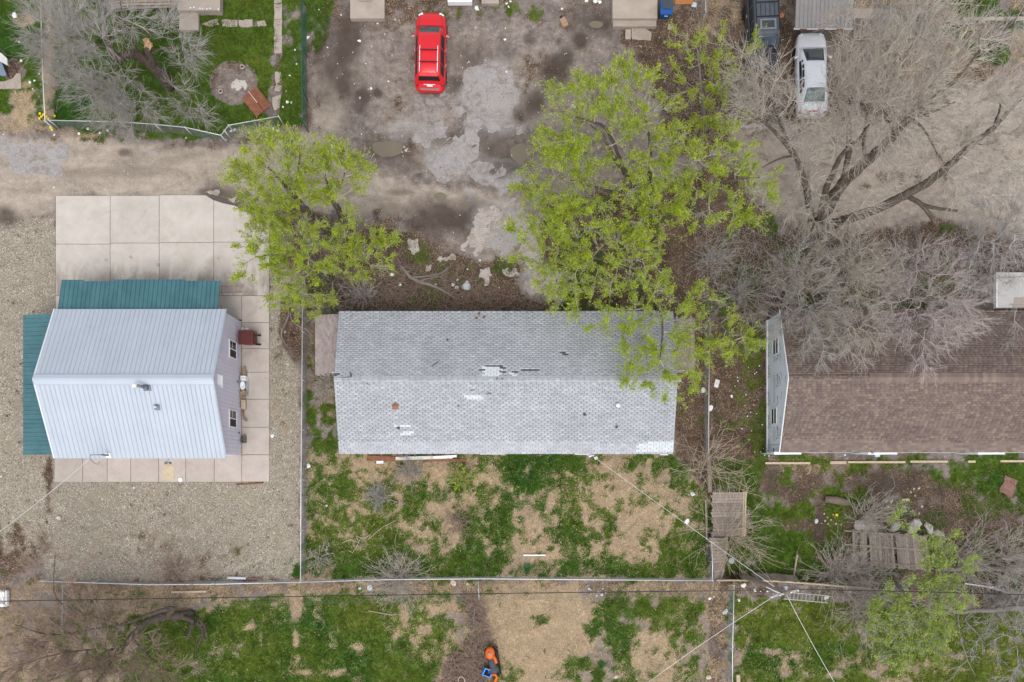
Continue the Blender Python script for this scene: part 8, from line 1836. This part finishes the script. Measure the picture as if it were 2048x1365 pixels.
for (x, y, s_, mi, nm, lb, ct_) in ((933, 574, .55, 1, 'plastic_tub_lid', 'pale teardrop shaped lid in the brush north of the grey house', 'lid'), (907, 1166, .42, 2, 'flat_stone', 'round cream stone on the strip below the south fence', 'stone'), (935, 1168, .2, 2, 'flat_stone', 'small round cream stone right of the larger one by the south fence', 'stone'), (1632, 1043, .3, 1, 'paper_scrap', 'grey-white box in the grass left of the debris heap', 'litter'), (1385, 988, .3, 1, 'paper_scrap', 'bluish bag by the wooden fence panel top', 'litter'), (1374, 1043, .35, 0, 'paper_scrap', 'white bag under the tan shrub at the yard edge', 'litter'), (1421, 817, .4, 0, 'paper_scrap', 'white bag caught at the chain-link fence', 'litter'), (1406, 780, .35, 0, 'paper_scrap', 'torn white carton under the lime tree edge', 'litter'), (1463, 793, .2, 0, 'paper_scrap', 'small white carton on the brown leaves', 'litter'), (1232, 1354, .3, 2, 'flat_stone', 'pale stone at the bottom of the straw lot', 'stone'), (1417, 1355, .35, 2, 'paper_scrap', 'pale lump by the leaf strip at the bottom', 'litter'), (1449, 1225, .3, 1, 'flat_stone', 'grey stone at the top of the leaf strip', 'stone'), (740, 1175, .4, 1, 'paper_scrap', 'bluish white bag by the round shrub on the south fence', 'litter'), (720, 1177, .2, 1, 'paper_scrap', 'small bluish scrap left of the bag by the south fence', 'litter'), (575, 729, .2, 2, 'brick', 'pink-orange brick on the gravel beside the chain-link fence', 'brick'), (1388, 10, .4, 1, 'paper_scrap', 'blue and white bag beside the plywood at the top', 'litter')):
    rs = np.random.default_rng(int(x)); v = P(x, y)
    mb = MB().lathe((v.x, v.y, gz(v.x, v.y) + .01), [(s_ * .42, 0), (s_ * .5, s_ * .12), (s_ * .42, s_ * .22), (s_ * .12, s_ * .3)], 9, sy=.8, rz=x); mb.v = [tuple(np.array(q) + rs.normal(0, s_ * .045, 3)) for q in mb.v]
    prop(nm, lb, ct_, mb, M_LIT[mi], bevel=0)
for (x, y, lb) in ((1672, 1030, 'yellow plastic ball on the debris heap'), (1680, 1110, 'dull yellow plastic bit left of the fallen fence panel'), (1671, 1117, 'dull yellow leaf-like bit below the other yellow bit')):
    v = P(x, y); prop('plastic_bit', lb, 'plastic', MB().lathe((v.x, v.y, 0), [(.05, 0), (.1, .06), (.1, .12), (.04, .18)], 12), mat('yellow_plastic', (.62, .45, .03), .5), bevel=0, smooth=True)
for nth, (x, y) in enumerate(((82, 240), (83, 230), (86, 236), (90, 232), (94, 228), (96, 236), (100, 240), (104, 258), (107, 262), (112, 235))):
    v = P(x, y); o = MB().lathe((v.x, v.y, .12), [(.02, 0), (.07, .02), (.08, .05), (.03, .06)], 8).build('dandelion', mat('yellow_flower', (.65, .48, .02), .7)); tag(o, '%s from the left of the yellow dandelions at the lawn fence corner' % ORD[nth], 'flower', 'dandelions at the fence corner')
for (x, y, s_, lb) in ((1055, 1137, .38, 'dark green spiky plant at the bottom of the grey house yard'), (1202, 1330, .34, 'dark green spiky plant in the grass lot at the bottom'), (937, 1098, .2, 'small dark green plant in the yard grass')):
    v = P(x, y); t_ = thing('leafy_plant', lb, 'plant', (v.x, v.y, 0)); rs = np.random.default_rng(int(x)); me_g = mat('dark_leaf', (.03, .095, .03), .6, .2, 6)
    for k in range(16):
        th = k * 2.4; el = rs.uniform(.25, .9); L_ = s_ * rs.uniform(.7, 1.2); d = Vector((math.cos(th) * math.cos(el), math.sin(th) * math.cos(el), math.sin(el))); s1 = d.cross(Vector((0, 0, 1))).normalized() * L_ * .16
        b0 = Vector((v.x, v.y, gz(v.x, v.y))); mdl = b0 + d * L_ * .55
        MB().add([b0, mdl + s1, b0 + d * L_ - Vector((0, 0, L_ * .15)), mdl - s1, mdl - Vector((0, 0, L_ * .05))], ((0, 1, 4), (1, 2, 4), (2, 3, 4), (3, 0, 4))).build('leaf', me_g, t_)
